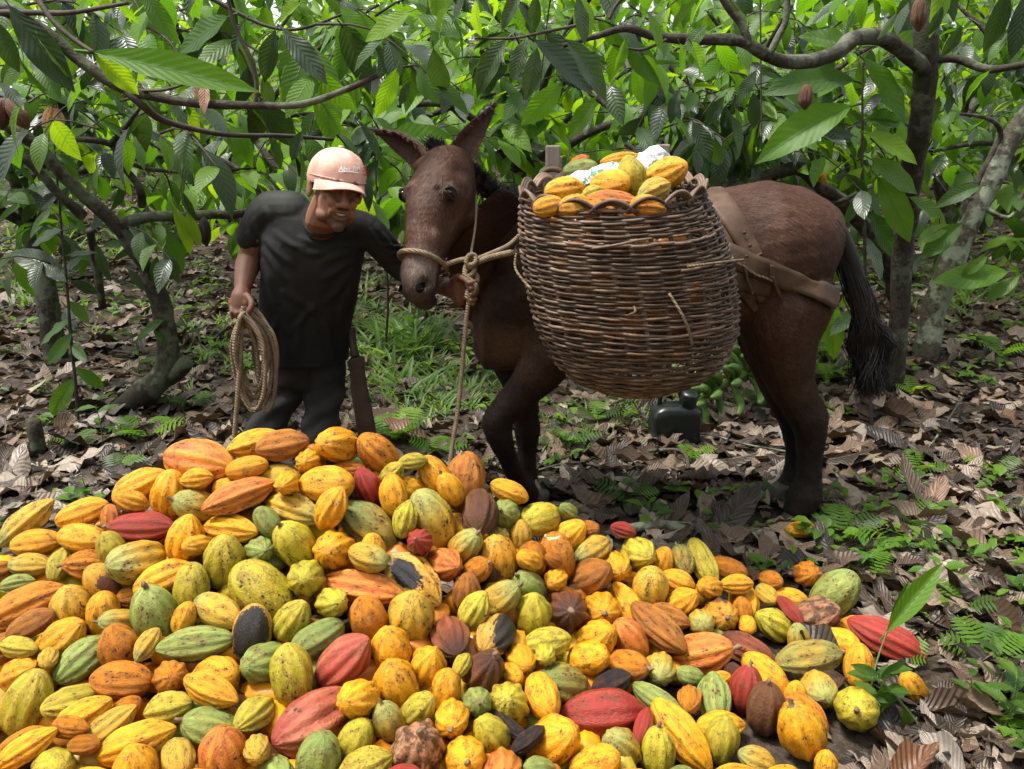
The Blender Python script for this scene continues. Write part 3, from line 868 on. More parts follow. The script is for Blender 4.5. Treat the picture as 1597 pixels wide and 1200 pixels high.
# deeper layers of the heap, glimpsed in the gaps
def heap_core():
    rg = random.Random(21)
    small = [pod_mesh('c', 20 + i, seg=20, rings=9, neck=.1, tip=.5, rib=.07) for i in range(3)]
    codes = ['Y', 'O', 'Z', 'L', 'N', 'G']
    V, F, C, RN, MI = [], [], [], [], []
    for layer, dz in ((0, .085), (1, .16), (2, .24)):
        for gx in range(-330, 1430, 62):
            for gy in range(690, 1420, 52):
                px, py = gx + rg.uniform(-20, 20), gy + rg.uniform(-18, 18)
                yc, Yc = crest(px)
                if py < yc + 18: continue
                c = heap_point(px, min(py, 1330)) if py < 1330 else heap_point(px, py)
                if px > 1230 + (py - 960) * .5 and layer == 0 and py < 1100: continue
                c = c - SLOPE_N * dz
                if c.z < gz(c.x, c.y) + .03: continue
                if px > (1290 if py < 1080 else 1320): continue
                W = rg.uniform(.072, .095); L = W * rg.uniform(1.5, 1.9)
                ax = Vector((rg.gauss(0, 1), rg.gauss(0, .8), rg.gauss(0, .4)))
                M = np.array(frame(ax, (rg.gauss(0, 1), rg.gauss(0, 1), 1))) @ np.diag([L / 2, W / 2, W / 2])
                v, f, col = small[rg.randrange(3)]
                b = len(V)
                V.extend(map(tuple, np.array(v) @ M.T + np.array(c))); F.extend([tuple(i + b for i in q) for q in f]); C.extend(col)
                RN.extend([rg.random()] * len(v)); MI.extend([rg.choices(range(6), [5, 4, 2, 2, 2, 1])[0]] * len(f))
    me = bpy.data.meshes.new('cacao_pods'); me.from_pydata(V, [], F)
    for c in codes: me.materials.append(PM[c])
    me.polygons.foreach_set('material_index', MI)
    setcol(me, np.array(C), 'pod')
    at = me.attributes.new('rnd', 'FLOAT', 'POINT'); at.data.foreach_set('value', np.array(RN, np.float32))
    me.polygons.foreach_set('use_smooth', [True] * len(F)); me.update()
    o = bpy.data.objects.new('cacao_pods', me); COL.objects.link(o)
    tag(o, 'deeper cacao pods glimpsed in the dark gaps of the heap', 'cacao pods', None, 'stuff')
heap_core()
litter()
# ================================================================== the mule
COAT = vcol_mat('mule_coat', rough=.56, nscale=75, var=.55, bumps=.7, bdist=.006, spec=.2, stretch=(.35, 1, .6), sheen=.0)
HAIR = simple_mat('black_hair', (.004, .003, .003), (.013, .009, .007), 40, .55, .4, spec=.25, stretch=(1, 1, .15))
HOOF = simple_mat('hoof_horn', (.02, .016, .014), (.06, .048, .04), 25, .55, .3)
EYE = simple_mat('animal_eye', (.004, .003, .003), (.012, .008, .006), 10, .08, .0, spec=.9)
DARKSKIN = simple_mat('eyelid_skin', (.012, .007, .005), (.03, .016, .011), 60, .6, .3, spec=.2)
NOSTRIL = simple_mat('nostril', (.003, .0025, .0025), (.007, .005, .005), 30, .9, .2, spec=.05)
def pr(px, py, Y, rpx):            # point and radius from pixels
    p = P(px, py, Y); return p, rpx * mpp(p)
mule = empty('mule', G(1010, 800), 'dark brown mule carrying a wicker pannier, head lowered to the man', 'mule')
HP = P(697, 238, 2.83)             # poll
HF = Vector((-.50, -.86, 0)); HS = Vector((.86, -.50, 0))        # where the face looks, its left side
HA = (P(648, 470, 2.60) - HP).normalized()                        # poll to muzzle
HFn = (HF - HA * HF.dot(HA)).normalized(); HSn = HA.cross(HFn) * (1 if HA.cross(HFn).dot(HS) > 0 else -1)
HL = (P(648, 470, 2.60) - HP).length
def hp(t, f, s):                   # point in the head: t 0 poll..1 muzzle, f towards the face, s towards its left
    return HP + HA * (t * HL) + HFn * f + HSn * s
def make_mule():
    mb = MB()
    def ring(px, py, hh, hw, Y=3.12, p=2.2):
        c = P(px, py, Y); h = hh * mpp(c)
        return ering(c, Vector((0, 1, 0)), Vector((0, 0, 1)), hw, h, 28, p)
    body = [ring(1306, 372, 26, .05), ring(1297, 375, 50, .12), ring(1275, 383, 72, .185), ring(1240, 386, 92, .235), ring(1190, 392, 107, .265), ring(1130, 408, 112, .27),
            ring(1050, 425, 118, .29), ring(960, 435, 126, .305), ring(890, 435, 132, .29), ring(830, 440, 134, .24), ring(785, 462, 118, .205),
            ring(755, 492, 86, .165), ring(740, 508, 46, .09)]
    v, f = loft(body); mb.add(v, f)
    # neck
    def nring(px, py, Y, hpx, hw, ang):
        c = P(px, py, Y)
        return ering(c, Vector((hw / abs(hw) * .96, .27, 0)).normalized(), Vector((-math.sin(R(ang)), -.05, math.cos(R(ang)))).normalized(), abs(hw), hpx * mpp(c), 24)
    v, f = loft([nring(850, 425, 3.12, 128, .20, -30), nring(812, 420, 3.07, 114, .160, -30), nring(770, 392, 3.0, 90, .122, -32), nring(742, 342, 2.93, 64, .10, -38),
                 nring(720, 295, 2.89, 48, .085, -48)]); mb.add(v, f)
    # head
    H = [(-.05, -.045, .040, .050), (.0, -.04, .072, .085), (.10, -.035, .090, .108), (.22, -.035, .108, .124), (.32, -.035, .112, .132), (.44, -.025, .097, .122),
         (.56, -.012, .076, .098), (.68, .0, .062, .078), (.80, .004, .062, .068), (.89, .0, .067, .066), (.95, -.006, .060, .056), (.99, -.012, .044, .038), (1.01, -.015, .022, .02)]
    rings = []
    for t, fo, ws, wf in H:
        c = hp(t, fo, 0); r = []
        for k in range(28):
            a = 2 * math.pi * k / 28; ca, sa = math.cos(a), math.sin(a)      # ca: side, sa: face
            wid = ws * (1.0 if sa > 0 else 1.0 - .28 * (-sa) ** 1.2)
            e = 2 / 2.35
            r.append(c + HSn * (wid * math.copysign(abs(ca) ** e, ca)) + HFn * (wf * math.copysign(abs(sa) ** e, sa)))
        rings.append(r)
    v, f = loft(rings); mb.add(v, f)
    for s in (-1, 1):              # eye ridges, cheeks, nostril wings, lips
        for c, r in ((hp(.335, .052, .070 * s), (.030, .030, .030)), (hp(.295, .070, .058 * s), (.022, .026, .020)), (hp(.36, -.085, .055 * s), (.055, .055, .055)), (hp(.885, .030, .044 * s), (.027, .027, .032)),
                     (hp(.62, .03, .045 * s), (.03, .03, .05))):
            mb.add(*ball(c, r, 12, 8))
    mb.add(*ball(hp(.965, -.05, 0), (.042, .045, .03), 12, 8))
    # ears: thick cupped leaves
    def ear(base, tip, n, wid):
        ax = tip - base; L = ax.length; ax.normalize()
        n = (n - ax * n.dot(ax)).normalized(); s = ax.cross(n)
        rg_, prof = [], [(-.22, .7), (-.06, .95), (.12, 1.05), (.3, 1.0), (.5, .82), (.68, .56), (.84, .31), (.95, .13), (1.0, .04)]
        for t, w in prof:
            w = w * wid; c = base + ax * (t * L) + n * (-.02 * math.sin(math.pi * max(0, t)))
            r = []
            m = 12
            for k in range(m + 1):      # front (hollow) side
                u = -1 + 2 * k / m
                r.append(c + s * (w * u) - n * (w * .78 * (1 - u * u) * (1 if 0.05 < t < .97 else .4)))
            for k in range(m + 1):      # back side
                u = 1 - 2 * k / m
                r.append(c + s * (w * 1.10 * u) - n * (w * .95 * (1 - u * u) + .013))
            rg_.append(r)
        v, f = loft(rg_); mb.add(v, f)
    ear(P(651, 250, 2.86), P(570, 201, 2.90), Vector((-.3, -.9, -.45)), .042)
    ear(P(714, 246, 2.87), P(777, 157, 2.93), Vector((.25, -.95, .1)), .043)
    for c in (P(662, 262, 2.85), P(704, 262, 2.86)): mb.add(*ball(c, .036, 12, 8))
    # legs
    def leg(l, Y, dy=None):
        pts, rad = [], []
        for i, (x, y, r) in enumerate(l):
            p, q = pr(x, y, Y if dy is None else Y + dy[i], r); pts.append(p); rad.append(q)
        limb(mb, pts, rad, 16, 5)
    leg([(1220, 425, 74), (1220, 490, 75), (1222, 545, 53), (1231, 592, 37), (1247, 628, 31), (1261, 655, 30), (1264, 685, 23), (1263, 715, 19), (1261, 745, 19), (1256, 770, 26), (1246, 792, 23)],
        3.0, [.10, .03, .0, 0, 0, 0, 0, 0, 0, 0, 0])
    limb(mb, [P(1240, 560, 3.0), P(1270, 622, 3.0), P(1284, 648, 3.0)], [.045, .022, .022], 12)      # hamstring to the point of the hock
    leg([(1200, 430, 70), (1204, 520, 55), (1212, 580, 36), (1226, 625, 27), (1238, 652, 25), (1242, 690, 18), (1241, 720, 16), (1237, 745, 17), (1229, 764, 21), (1219, 778, 20)], 3.26)
    leg([(872, 470, 78), (862, 530, 60), (846, 572, 39), (818, 608, 28), (788, 638, 24), (776, 660, 25), (780, 684, 20), (792, 716, 15), (804, 742, 15), (815, 760, 20), (823, 772, 18)], 2.96,
        [.07, .03, .0, 0, 0, 0, 0, .04, .09, .14, .17])
    leg([(800, 500, 70), (806, 560, 42), (814, 610, 26), (820, 650, 20), (822, 672, 21), (822, 700, 15), (822, 728, 14), (823, 748, 16), (826, 764, 19), (830, 773, 18)], 3.26)
    me = remesh('body', mb, .007, 7, .5)
    co = vco(me); no = vno(me)
    # shape details: nostrils, mouth line, muscle relief
    def dent(c, r, amt, dirv=None):
        nonlocal co
        d = np.linalg.norm(co - np.array(c), axis=1); w = np.exp(-(d / r) ** 2)
        co = co + (no if dirv is None else np.array(dirv)[None]) * (w * amt)[:, None]
    for s in (-1, 1):
        dent(hp(.895, .040, .058 * s), .019, -.034, HSn * s * .7 + HFn * .7)
        dent(hp(.31, .06, .092 * s), .022, .006)
        dent(hp(.45, .01, .1 * s), .05, -.010)
        dent(hp(.16, .03, .09 * s), .03, -.008)
    dent(hp(.95, .0, .068), .012, -.006); dent(hp(.93, -.025, .07), .012, -.006)
    for (x, y, r, a) in ((1210, 560, 26, -.010), (1268, 520, 30, -.012), (1190, 470, 40, -.010), (845, 520, 25, -.010), (800, 545, 25, .010), (1225, 650, 10, -.006), (770, 430, 26, -.012), (1170, 330, 40, -.006)):
        p = P(x, y, 2.9); d = np.hypot(co[:, 0] - p[0], co[:, 2] - p[2]); w = np.exp(-(d / (r * .0026)) ** 2) * (no[:, 1] < 0)
        co = co + no * (w * a)[:, None]
    co = co + no * (.0035 * vnoise(co, 9) + .0015 * vnoise(co, 26, 4))[:, None]
    setco(me, co)
    # coat colours: bay brown, black points, grey muzzle, tan chest; painted shade on neck and cheeks
    brown = np.array([.056, .025, .0145]); dark = np.array([.022, .011, .0085]); black = np.array([.010, .007, .006])
    c = np.tile(brown, (len(co), 1))
    n1 = vnoise(co, 5, 2)
    c = c * (1 + .35 * n1)[:, None]
    def blend(w, col):
        nonlocal c
        c = c * (1 - w)[:, None] + np.array(col)[None] * w[:, None]
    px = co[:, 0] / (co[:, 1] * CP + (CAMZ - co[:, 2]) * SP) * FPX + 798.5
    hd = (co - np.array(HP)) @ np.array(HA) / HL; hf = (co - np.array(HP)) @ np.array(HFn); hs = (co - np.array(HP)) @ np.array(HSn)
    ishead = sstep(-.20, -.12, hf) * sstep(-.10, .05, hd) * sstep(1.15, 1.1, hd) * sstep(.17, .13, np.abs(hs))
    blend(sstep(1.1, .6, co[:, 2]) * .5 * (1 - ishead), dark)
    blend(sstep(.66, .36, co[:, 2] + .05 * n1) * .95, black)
    blend(sstep(735, 775, px) * sstep(960, 850, px) * (1 - ishead) * .8, (.016, .008, .006))  # neck and forequarters darkened: their shade is put into the coat colour
    chest = np.exp(-(((px - 790) / 40) ** 2)) * sstep(.60, .72, co[:, 2]) * sstep(.90, .76, co[:, 2])
    blend(chest * .5, (.17, .095, .05))
    blend(ishead * sstep(.10, .40, hd) * .5, (.105, .052, .034))
    blend(ishead * sstep(.60, .84, hd + .06 * n1) * sstep(1.0, .88, hd) * .75, (.19, .145, .12))
    blend(ishead * sstep(.86, .97, hd + .25 * (hf < 0)) * .85, (.045, .036, .034))
    for s in (-1, 1):
        blend(np.exp(-(np.linalg.norm(co - np.array(hp(.895, .034, .052 * s)), axis=1) / .028) ** 2), (.006, .005, .005))
        blend(np.exp(-(np.linalg.norm(co - np.array(hp(.34, .055, .09 * s)), axis=1) / .044) ** 2) * .85, (.016, .010, .008))
    dust = sstep(.1, .55, vnoise(co, 22, 9)) * sstep(-.02, .06, hf) * ishead * sstep(.05, .2, hd)
    blend(dust * .45, (.15, .095, .07))
    blend(ishead * sstep(-.01, -.09, hf) * .5, (.03, .014, .009))  # cheek side darkened: relief shading put into the coat colour
    for b, t in ((P(651, 250, 2.86), P(570, 201, 2.90)), (P(716, 248, 2.87), P(771, 163, 2.93))):
        ax = np.array((t - b).normalized()); u = (co - np.array(b)) @ ax / (t - b).length
        rad = np.linalg.norm((co - np.array(b)) - np.outer((co - np.array(b)) @ ax, ax), axis=1)
        blend(sstep(.65, 1.0, u) * (rad < .09) * .8, black)
        blend((u > .02) * (rad < .075) * (no[:, 1] < -.2) * sstep(.0, .2, u) * .45, (.045, .022, .016))
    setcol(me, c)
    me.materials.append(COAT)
    b = bpy.data.objects.new('body', me); COL.objects.link(b); adopt(b, mule)
    # short hair lying along the body
    rs = np.random.RandomState(5)
    pol = len(me.polygons); cen = np.empty(pol * 3); me.polygons.foreach_get('center', cen); cen = cen.reshape(-1, 3)
    pn = np.empty(pol * 3, np.float32); me.polygons.foreach_get('normal', pn); pn = pn.reshape(-1, 3).astype(float)
    fv = np.empty(pol, np.int32); ls = np.empty(pol, np.int32); me.polygons.foreach_get('loop_start', ls); lv = np.empty(len(me.loops), np.int32); me.loops.foreach_get('vertex_index', lv); fv = lv[ls]
    ok = np.nonzero((pn * (cen - np.array([0, 0, CAMZ]))).sum(1) < .15)[0]
    pick = rs.choice(ok, 110000)
    b = cen[pick] + rs.normal(0, .0032, (len(pick), 3)); nn = pn[pick]
    b -= nn * ((b - cen[pick]) * nn).sum(1)[:, None]
    hw = ishead[fv[pick]]
    flow = np.array([.85, .0, -.55])[None] * (1 - hw)[:, None] + np.array(HA)[None] * hw[:, None] + rs.normal(0, .22, (len(pick), 3)) + .25 * np.sin(b[:, [2, 0, 1]] * 17)
    flow -= nn * (flow * nn).sum(1)[:, None]; flow /= np.linalg.norm(flow, axis=1)[:, None] + 1e-6
    ln = rs.uniform(.010, .022, len(pick))[:, None]; sd = np.cross(nn, flow) * .0011
    V = np.stack([b - sd, b + sd, b + flow * ln + nn * ln * .16], 1).reshape(-1, 3)
    hm = bpy.data.meshes.new('coat_hair'); hm.vertices.add(len(V)); hm.vertices.foreach_set('co', V.ravel())
    nf = len(pick); hm.loops.add(nf * 3); hm.polygons.add(nf)
    hm.loops.foreach_set('vertex_index', np.arange(nf * 3, dtype=np.int32)); hm.polygons.foreach_set('loop_start', np.arange(0, nf * 3, 3, dtype=np.int32))
    hm.update(calc_edges=True)
    hc = c[fv[pick]] * rs.uniform(.5, 1.7, (len(pick), 1)); setcol(hm, np.repeat(hc, 3, 0)); hm.materials.append(COAT)
    ho = bpy.data.objects.new('coat_hair', hm); COL.objects.link(ho); adopt(ho, mule); ho['kind'] = 'stuff'
    # eyes
    for s in (-1, 1):
        EM = Matrix((HFn, HA, HSn)).transposed()
        e = MB().add(*ball(hp(.34, .056, .0865 * s), (.028, .0170, .0140), 18, 12, EM)); build('eye', e, EYE, mule)
        lid = MB()
        c = hp(.34, .056, .0915 * s)
        for sg, rr in ((1, .0070), (-1, .0048)):
            pts = [c - HA * 0 + HFn * (.030 * math.cos(a)) + HA * (-sg * .0165 * math.sin(a)) + HSn * s * (.006 * math.sin(a)) for a in np.linspace(0, math.pi, 9)]
            lid.add(*tube(pts, [rr * k for k in (.4, .8, 1, 1, 1, 1, 1, .8, .4)], 6))
        build('eyelid', lid, DARKSKIN, mule)
    # hooves
    for i, (x, y, Y, fx) in enumerate(((1238, 812, 2.99, -.35), (1209, 791, 3.24, -.35), (834, 783, 3.14, .5), (836, 781, 3.27, .2))):
        c = P(x, y, Y); g = gz(c.x, c.y)
        top = c + Vector((.018, 0, 0)); top.z = g + .085
        rings = []
        for t, r, dx in ((0, .062, -.03), (.3, .058, -.02), (.8, .048, -.003), (1.0, .040, .004)):
            rings.append(ering(Vector((top.x + dx, c.y, g + .002 + .085 * t)), Vector((1, 0, 0)), Vector((0, 1, 0)), r, r * .86, 18))
        build('hoof', MB().add(*loft(rings)), HOOF, mule)
        # pastern into the hoof
    # mane and forelock: stiff short hair
    rg = random.Random(4)
    crest_line = spline([P(728, 268, 2.93), P(742, 282, 2.95), P(758, 297, 2.98), P(778, 308, 3.03), P(800, 314, 3.08), P(835, 316, 3.12)], 10)
    mb = MB()
    for k in range(1500):
        u = rg.random() * (len(crest_line) - 1); i = min(int(u), len(crest_line) - 2)
        b = crest_line[i].lerp(crest_line[i + 1], u - i) + Vector((rg.gauss(0, .012), rg.gauss(0, .014), -.016))
        tang = (crest_line[i + 1] - crest_line[i]).normalized()
        up = Vector((.35 + rg.gauss(0, .22), rg.gauss(-.1, .3), 1)).normalized()
        L = rg.uniform(.035, .07)
        m = b + up * L * .55; e = m + (up + Vector((.25, rg.gauss(0, .3), -.15))).normalized() * L * .45
        v, f = tube([b, m, e], [.0026, .0020, .0004], 3, False); mb.add(v, f)
    for k in range(240):
        b = P(682, 236, 2.85) + Vector((rg.gauss(0, .012), rg.gauss(0, .012), -.012))
        up = Vector((rg.gauss(-.15, .22), rg.gauss(-.2, .2), 1)).normalized(); L = rg.uniform(.03, .07)
        v, f = tube([b, b + up * L * .6, b + up * L + Vector((rg.gauss(-.01, .01), 0, 0))], [.0028, .002, .0005], 3, False); mb.add(v, f)
    build('mane', mb, HAIR, mule)
    # tail
    mb = MB()
    dock = spline([P(1284, 338, 3.12), P(1305, 362, 3.10), P(1326, 405, 3.08), P(1342, 455, 3.07), P(1350, 500, 3.07)], 6)
    mb.add(*tube(dock, lerps([.042, .040, .036, .028, .016], len(dock)), 10))
    for k in range(1700):
        t0 = rg.random() ** .8
        u = t0 * (len(dock) - 2); i = int(u)
        a = rg.uniform(0, 6.283); rr = .035 * (1 - .5 * t0)
        b = dock[i] + Vector((math.cos(a) * rr, math.sin(a) * rr * .8, 0))
        ex, ey = rg.gauss(1356, 14), rg.uniform(575, 628) - abs(rg.gauss(0, 8))
        e = P(ex, ey, 3.07 + rg.gauss(0, .04))
        m1 = P(1338 + 18 * t0 + rg.gauss(0, 8), 455 + 50 * t0, 3.07 + math.sin(a) * .04) if t0 < .75 else b.lerp(e, .35)
        m2 = P(1357 + rg.gauss(0, 14), 540, 3.07 + math.sin(a) * .05)
        pts = spline([b, m1, m2, e], 3)
        v, f = tube(pts, lerps([.0024, .0026, .0024, .0006], len(pts)), 3, False); mb.add(v, f)
    build('tail', mb, HAIR, mule)
make_mule()

# ------------------------------------------------------------------ halter rope, lead rope
def rope_mat():
    m, nt, out = mat('rope'); n = N(nt)
    uv = n.n('TexCoord').outputs['Object']
    a = n.noise(uv, 30, 5, .6); b = n.noise(uv, 260, 3, .6)
    w = n.n('TexWave'); w.inputs['Scale'].default_value = 55; w.inputs['Distortion'].default_value = 3; w.bands_direction = 'DIAGONAL'
    n.l(uv, w.inputs['Vector'])
    col = n.mix(n.ramp(a, [(.3, 0.), (.7, 1.)]), (.15, .105, .065), (.29, .22, .145))
    col = n.mix(n.math('MULTIPLY', w.outputs['Fac'], .35), col, (.10, .07, .045))
    h = n.math('ADD', w.outputs['Fac'], n.math('MULTIPLY', b, .5))
    n.l(n.principled(col, .9, n.bump(h, .7, .004), .2), out.inputs[0]); return m
ROPE = rope_mat()
LEATHER = simple_mat('worn_leather', (.040, .021, .012), (.115, .068, .042), 9, .6, .5, 45, .25)
DARKLEATHER = simple_mat('dark_leather', (.022, .013, .010), (.06, .036, .026), 14, .55, .5, 60, .4)
halter = empty('rope_halter', G(700, 800), 'pale twisted rope halter knotted beside the mule cheek, line hanging down', 'halter')
def ropes():
    # noseband round the muzzle
    band = []
    for k in range(40):
        a = 2 * math.pi * k / 40; ca, sa = math.cos(a), math.sin(a)
        t = .745 - .012 * sa
        ws, wf = .0725, .0835
        e = 2 / 2.35
        band.append(hp(t, .004 + wf * math.copysign(abs(sa) ** e, sa), ws * math.copysign(abs(ca) ** e, ca)))
    band.append(band[0])
    build('noseband', MB().add(*tube(band, .0085, 8, False)), ROPE, halter)
    K = P(735, 408, 2.64)
    build('cheek_strap', MB().add(*tube(spline([P(733, 275, 2.83), P(741, 300, 2.79), P(742, 345, 2.74), P(734, 400, 2.65)], 8), .0045, 6)), ROPE, halter)
    mb = MB()
    mb.add(*tube(spline([hp(.745, -.02, .076), P(722, 405, 2.64), K], 6), .0085, 8))
    mb.add(*tube(spline([K, P(760, 398, 2.66), P(790, 385, 2.68), P(806, 372, 2.69), P(816, 362, 2.68)], 8), .0085, 8))
    mb.add(*tube(spline([K + Vector((0, 0, -.012)), P(757, 404, 2.65), P(780, 398, 2.655), P(798, 394, 2.66)], 8), .0105, 8))
    build('side_line', mb, ROPE, halter)
    # the knot cluster
    mb = MB()
    rg = random.Random(2)
    for (x, y, s, tl) in ((735, 407, .020, .2), (733, 424, .019, 1.2), (737, 438, .021, .6), (736, 456, .020, 1.5)):
        c = P(x, y, 2.63)
        for q in range(2):
            pts = []
            for k in range(14):
                a = 2 * math.pi * k / 13
                pts.append(c + Vector((math.cos(a) * s * .8, math.sin(a + q) * s * .5, math.sin(a) * s * (1 if q else .6) + math.cos(a) * s * tl * .4)))
            mb.add(*tube(pts, .0085, 7, False))
    pts = spline([P(727, 415, 2.635), P(726, 430, 2.62), P(742, 446, 2.61), P(734, 464, 2.62), P(738, 474, 2.63)], 6)
    mb.add(*tube(pts, .009, 8))
    build('knot', mb, ROPE, halter)
    build('lead_rope', MB().add(*tube(spline([P(733, 460, 2.63), P(727, 500, 2.62), P(721, 570, 2.60), P(714, 640, 2.56), P(706, 690, 2.52), P(699, 745, 2.47)], 10), .0075, 8)), ROPE, halter)
    # small frayed fibres
    mb = MB()
    for k in range(26):
        b = P(800 + rg.gauss(0, 3), 393, 2.66); e = b + Vector((rg.uniform(.0, .035), rg.gauss(0, .01), rg.gauss(-.004, .012)))
        mb.add(*tube([b, e], [.0015, .0004], 3, False))
    build('frayed_end', mb, ROPE, halter)
ropes()

# ------------------------------------------------------------------ harness straps
harness = empty('harness', G(1180, 800), 'worn brown leather harness straps round the mule rump', 'harness')
def body_hit(px, py, off=.012, Yfrom=2.2):
    """surface of the mule under a pixel"""
    bd = [o for o in mule.children if o.name.startswith('body')][0]
    o = Vector((0, 0, CAMZ)); d = ray(px, py).normalized()
    inv = mule_inv[0]
    ok, loc, nr, i = bd.ray_cast(inv @ o, (inv.to_3x3() @ d).normalized())
    return loc + nr * off, nr
from mathutils.bvhtree import BVHTree
_bd = [o for o in mule.children if o.name.startswith('body')][0]
_bvh = BVHTree.FromPolygons([v.co.copy() for v in _bd.data.vertices], [tuple(p.vertices) for p in _bd.data.polygons])
def snap(p, off=0.0):
    loc, nr, i, d = _bvh.find_nearest(p)
    if nr.dot(p - Vector(hp(.5, 0, 0))) < 0 and False: nr = -nr
    return loc + nr * off, nr
for _s in (-1, 1):
    _c, _n = snap(hp(.925, .050, .058 * _s))
    _q = frame(HA * .8 + HFn * .5, _n)
    build('nostril', MB().add(*ball(_c - _n * .002, (.025, .0155, .006), 14, 8, _q)), NOSTRIL, mule)
_m = [snap(hp(t, f, .075), .0005)[0] for t, f in ((.985, .0), (.965, -.022), (.935, -.038), (.90, -.048), (.87, -.052))]
build('mouth_line', MB().add(*tube(spline(_m, 4), .0035, 5)), EYE, mule)
def body_hit(px, py, off=.012):
    loc, nr, i, d = _bvh.ray_cast(Vector((0, 0, CAMZ)), ray(px, py).normalized())
    if loc is None: return None
    if nr.dot(ray(px, py)) > 0: nr = -nr
    return loc + nr * off
def strap(name, line, half, material, off=.010, thick=.007, parent=None, push=None):
    """leather band laid over the mule: line of pixel points, half width in pixels"""
    n = len(line); A, B, NN = [], [], []
    pts = spline([Vector((x, y, 0)) for x, y in line], 6)
    rows = []
    for i, q in enumerate(pts):
        t = (pts[min(i + 1, len(pts) - 1)] - pts[max(i - 1, 0)]).normalized()
        u = Vector((-t.y, t.x, 0))
        row = []
        for k in (-1, -.5, 0, .5, 1):
            h = half if not hasattr(half, '__len__') else half[0] + (half[1] - half[0]) * i / (len(pts) - 1)
            hit = None
            for shrink in (1, .9, .8, .6, .4, .2, 0):
                hit = body_hit(q.x + u.x * h * k * shrink, q.y + u.y * h * k * shrink, off + (push or 0))
                if hit is not None: break
            if hit is None: hit = P(q.x + u.x * h * k, q.y + u.y * h * k, 3.05)
            row.append(hit)
        rows.append(row)
    V, F = [], []
    m = 5
    for row in rows:
        V += row
    nb = len(V)
    for i, row in enumerate(rows):
        for k, p in enumerate(row):
            V.append(p - ray(0, 0) * 0 + (p - Vector((0, 0, CAMZ))).normalized() * thick)
    for i in range(len(rows) - 1):
        for k in range(m - 1):
            a = i * m + k
            F.append((a, a + 1, a + m + 1, a + m)); F.append((nb + a, nb + a + m, nb + a + m + 1, nb + a + 1))
        a = i * m; F.append((a, a + m, nb + a + m, nb + a)); a += m - 1; F.append((a, nb + a, nb + a + m, a + m))
    for i in (0, len(rows) - 1):
        for k in range(m - 1):
            a = i * m + k; F.append((a, nb + a, nb + a + 1, a + 1))
    return build(name, MB().add(V, F), material, parent)
def make_harness():
    strap('back_strap', [(1104, 300), (1122, 318), (1142, 345), (1158, 372), (1174, 402)], (19, 15), LEATHER, .012, parent=harness)
    strap('under_strap', [(1100, 318), (1118, 345), (1132, 375), (1142, 398)], (13, 12), LEATHER, .006, parent=harness)
    strap('breeching', [(1128, 396), (1165, 410), (1205, 425), (1245, 442), (1278, 457), (1292, 465), (1301, 470)], (17, 15), LEATHER, .022, .010, harness)
    strap('flap', [(1136, 428), (1165, 440), (1188, 447), (1199, 450)], (17, 9), LEATHER, .014, parent=harness)
    strap('flap', [(1150, 452), (1172, 458), (1190, 466)], (9, 5), LEATHER, .010, parent=harness)
    strap('flap', [(1160, 458), (1170, 470), (1178, 482)], (7, 6), LEATHER, .010, parent=harness)
    strap('thong', [(1176, 452), (1183, 476), (1181, 505)], (1.3, .8), DARKLEATHER, .016, parent=harness)
    strap('thong', [(1155, 408), (1160, 428), (1168, 452)], (2.5, 2), DARKLEATHER, .034, parent=harness)
    strap('thong', [(1200, 428), (1207, 444), (1214, 458)], (3, 1.5), LEATHER, .036, parent=harness)
    strap('buckle_tongue', [(1200, 412), (1199, 428)], (4, 4), LEATHER, .036, parent=harness)
    strap('thong', [(1132, 402), (1165, 420), (1200, 434)], (1.6, 1.6), ROPE, .034, parent=harness)
    for (x, y) in ((1158, 367), (1167, 386), (1160, 399)):
        h = body_hit(x, y, .0235 if y < 395 else .034)
        build('punched_hole', MB().add(*ball(h, (.0065, .004, .0065), 8, 6)), DARKLEATHER, harness)
make_harness()
# ================================================================== the pannier basket and its load
def wicker_mat():
    m, nt, out = mat('wicker'); n = N(nt)
    p = n.n('TexCoord').outputs['Object']; r = n.n('ObjectInfo').outputs['Random']
    a = n.noise(p, 12, 5, .65); b = n.noise(p, 90, 4, .6)
    f = n.math('ADD', n.math('MULTIPLY', a, .7), n.math('MULTIPLY', r, .35))
    col = n.ramp(f, [(.25, (.022, .013, .009)), (.5, (.072, .042, .025)), (.72, (.18, .118, .078)), (.95, (.33, .24, .17))])
    col = n.mix(n.math('MULTIPLY', n.ramp(b, [(.5, 0.), (.75, 1.)]), .5), col, (.03, .02, .015))
    n.l(n.principled(col, .62, n.bump(b, .5, .003), .4), out.inputs[0]); return m
WICK = wicker_mat()
basket = empty('pannier_basket', G(985, 780), 'large woven brown wicker pannier slung on the mule, heaped with cacao pods', 'basket')
BPROF = [(0, 813, 303, 1092, 290), (.15, 811, 345, 1116, 335), (.35, 816, 405, 1138, 400), (.55, 826, 465, 1148, 465), (.7, 840, 515, 1147, 515), (.82, 860, 556, 1130, 557), (.92, 890, 588, 1092, 588), (1.0, 935, 606, 1045, 606)]
BY = 2.585
def bprof(v):
    for a, b in zip(BPROF, BPROF[1:]):
        if a[0] <= v <= b[0]:
            t = (v - a[0]) / (b[0] - a[0]); return [a[i] + (b[i] - a[i]) * t for i in range(1, 5)]
    return list(BPROF[-1][1:])
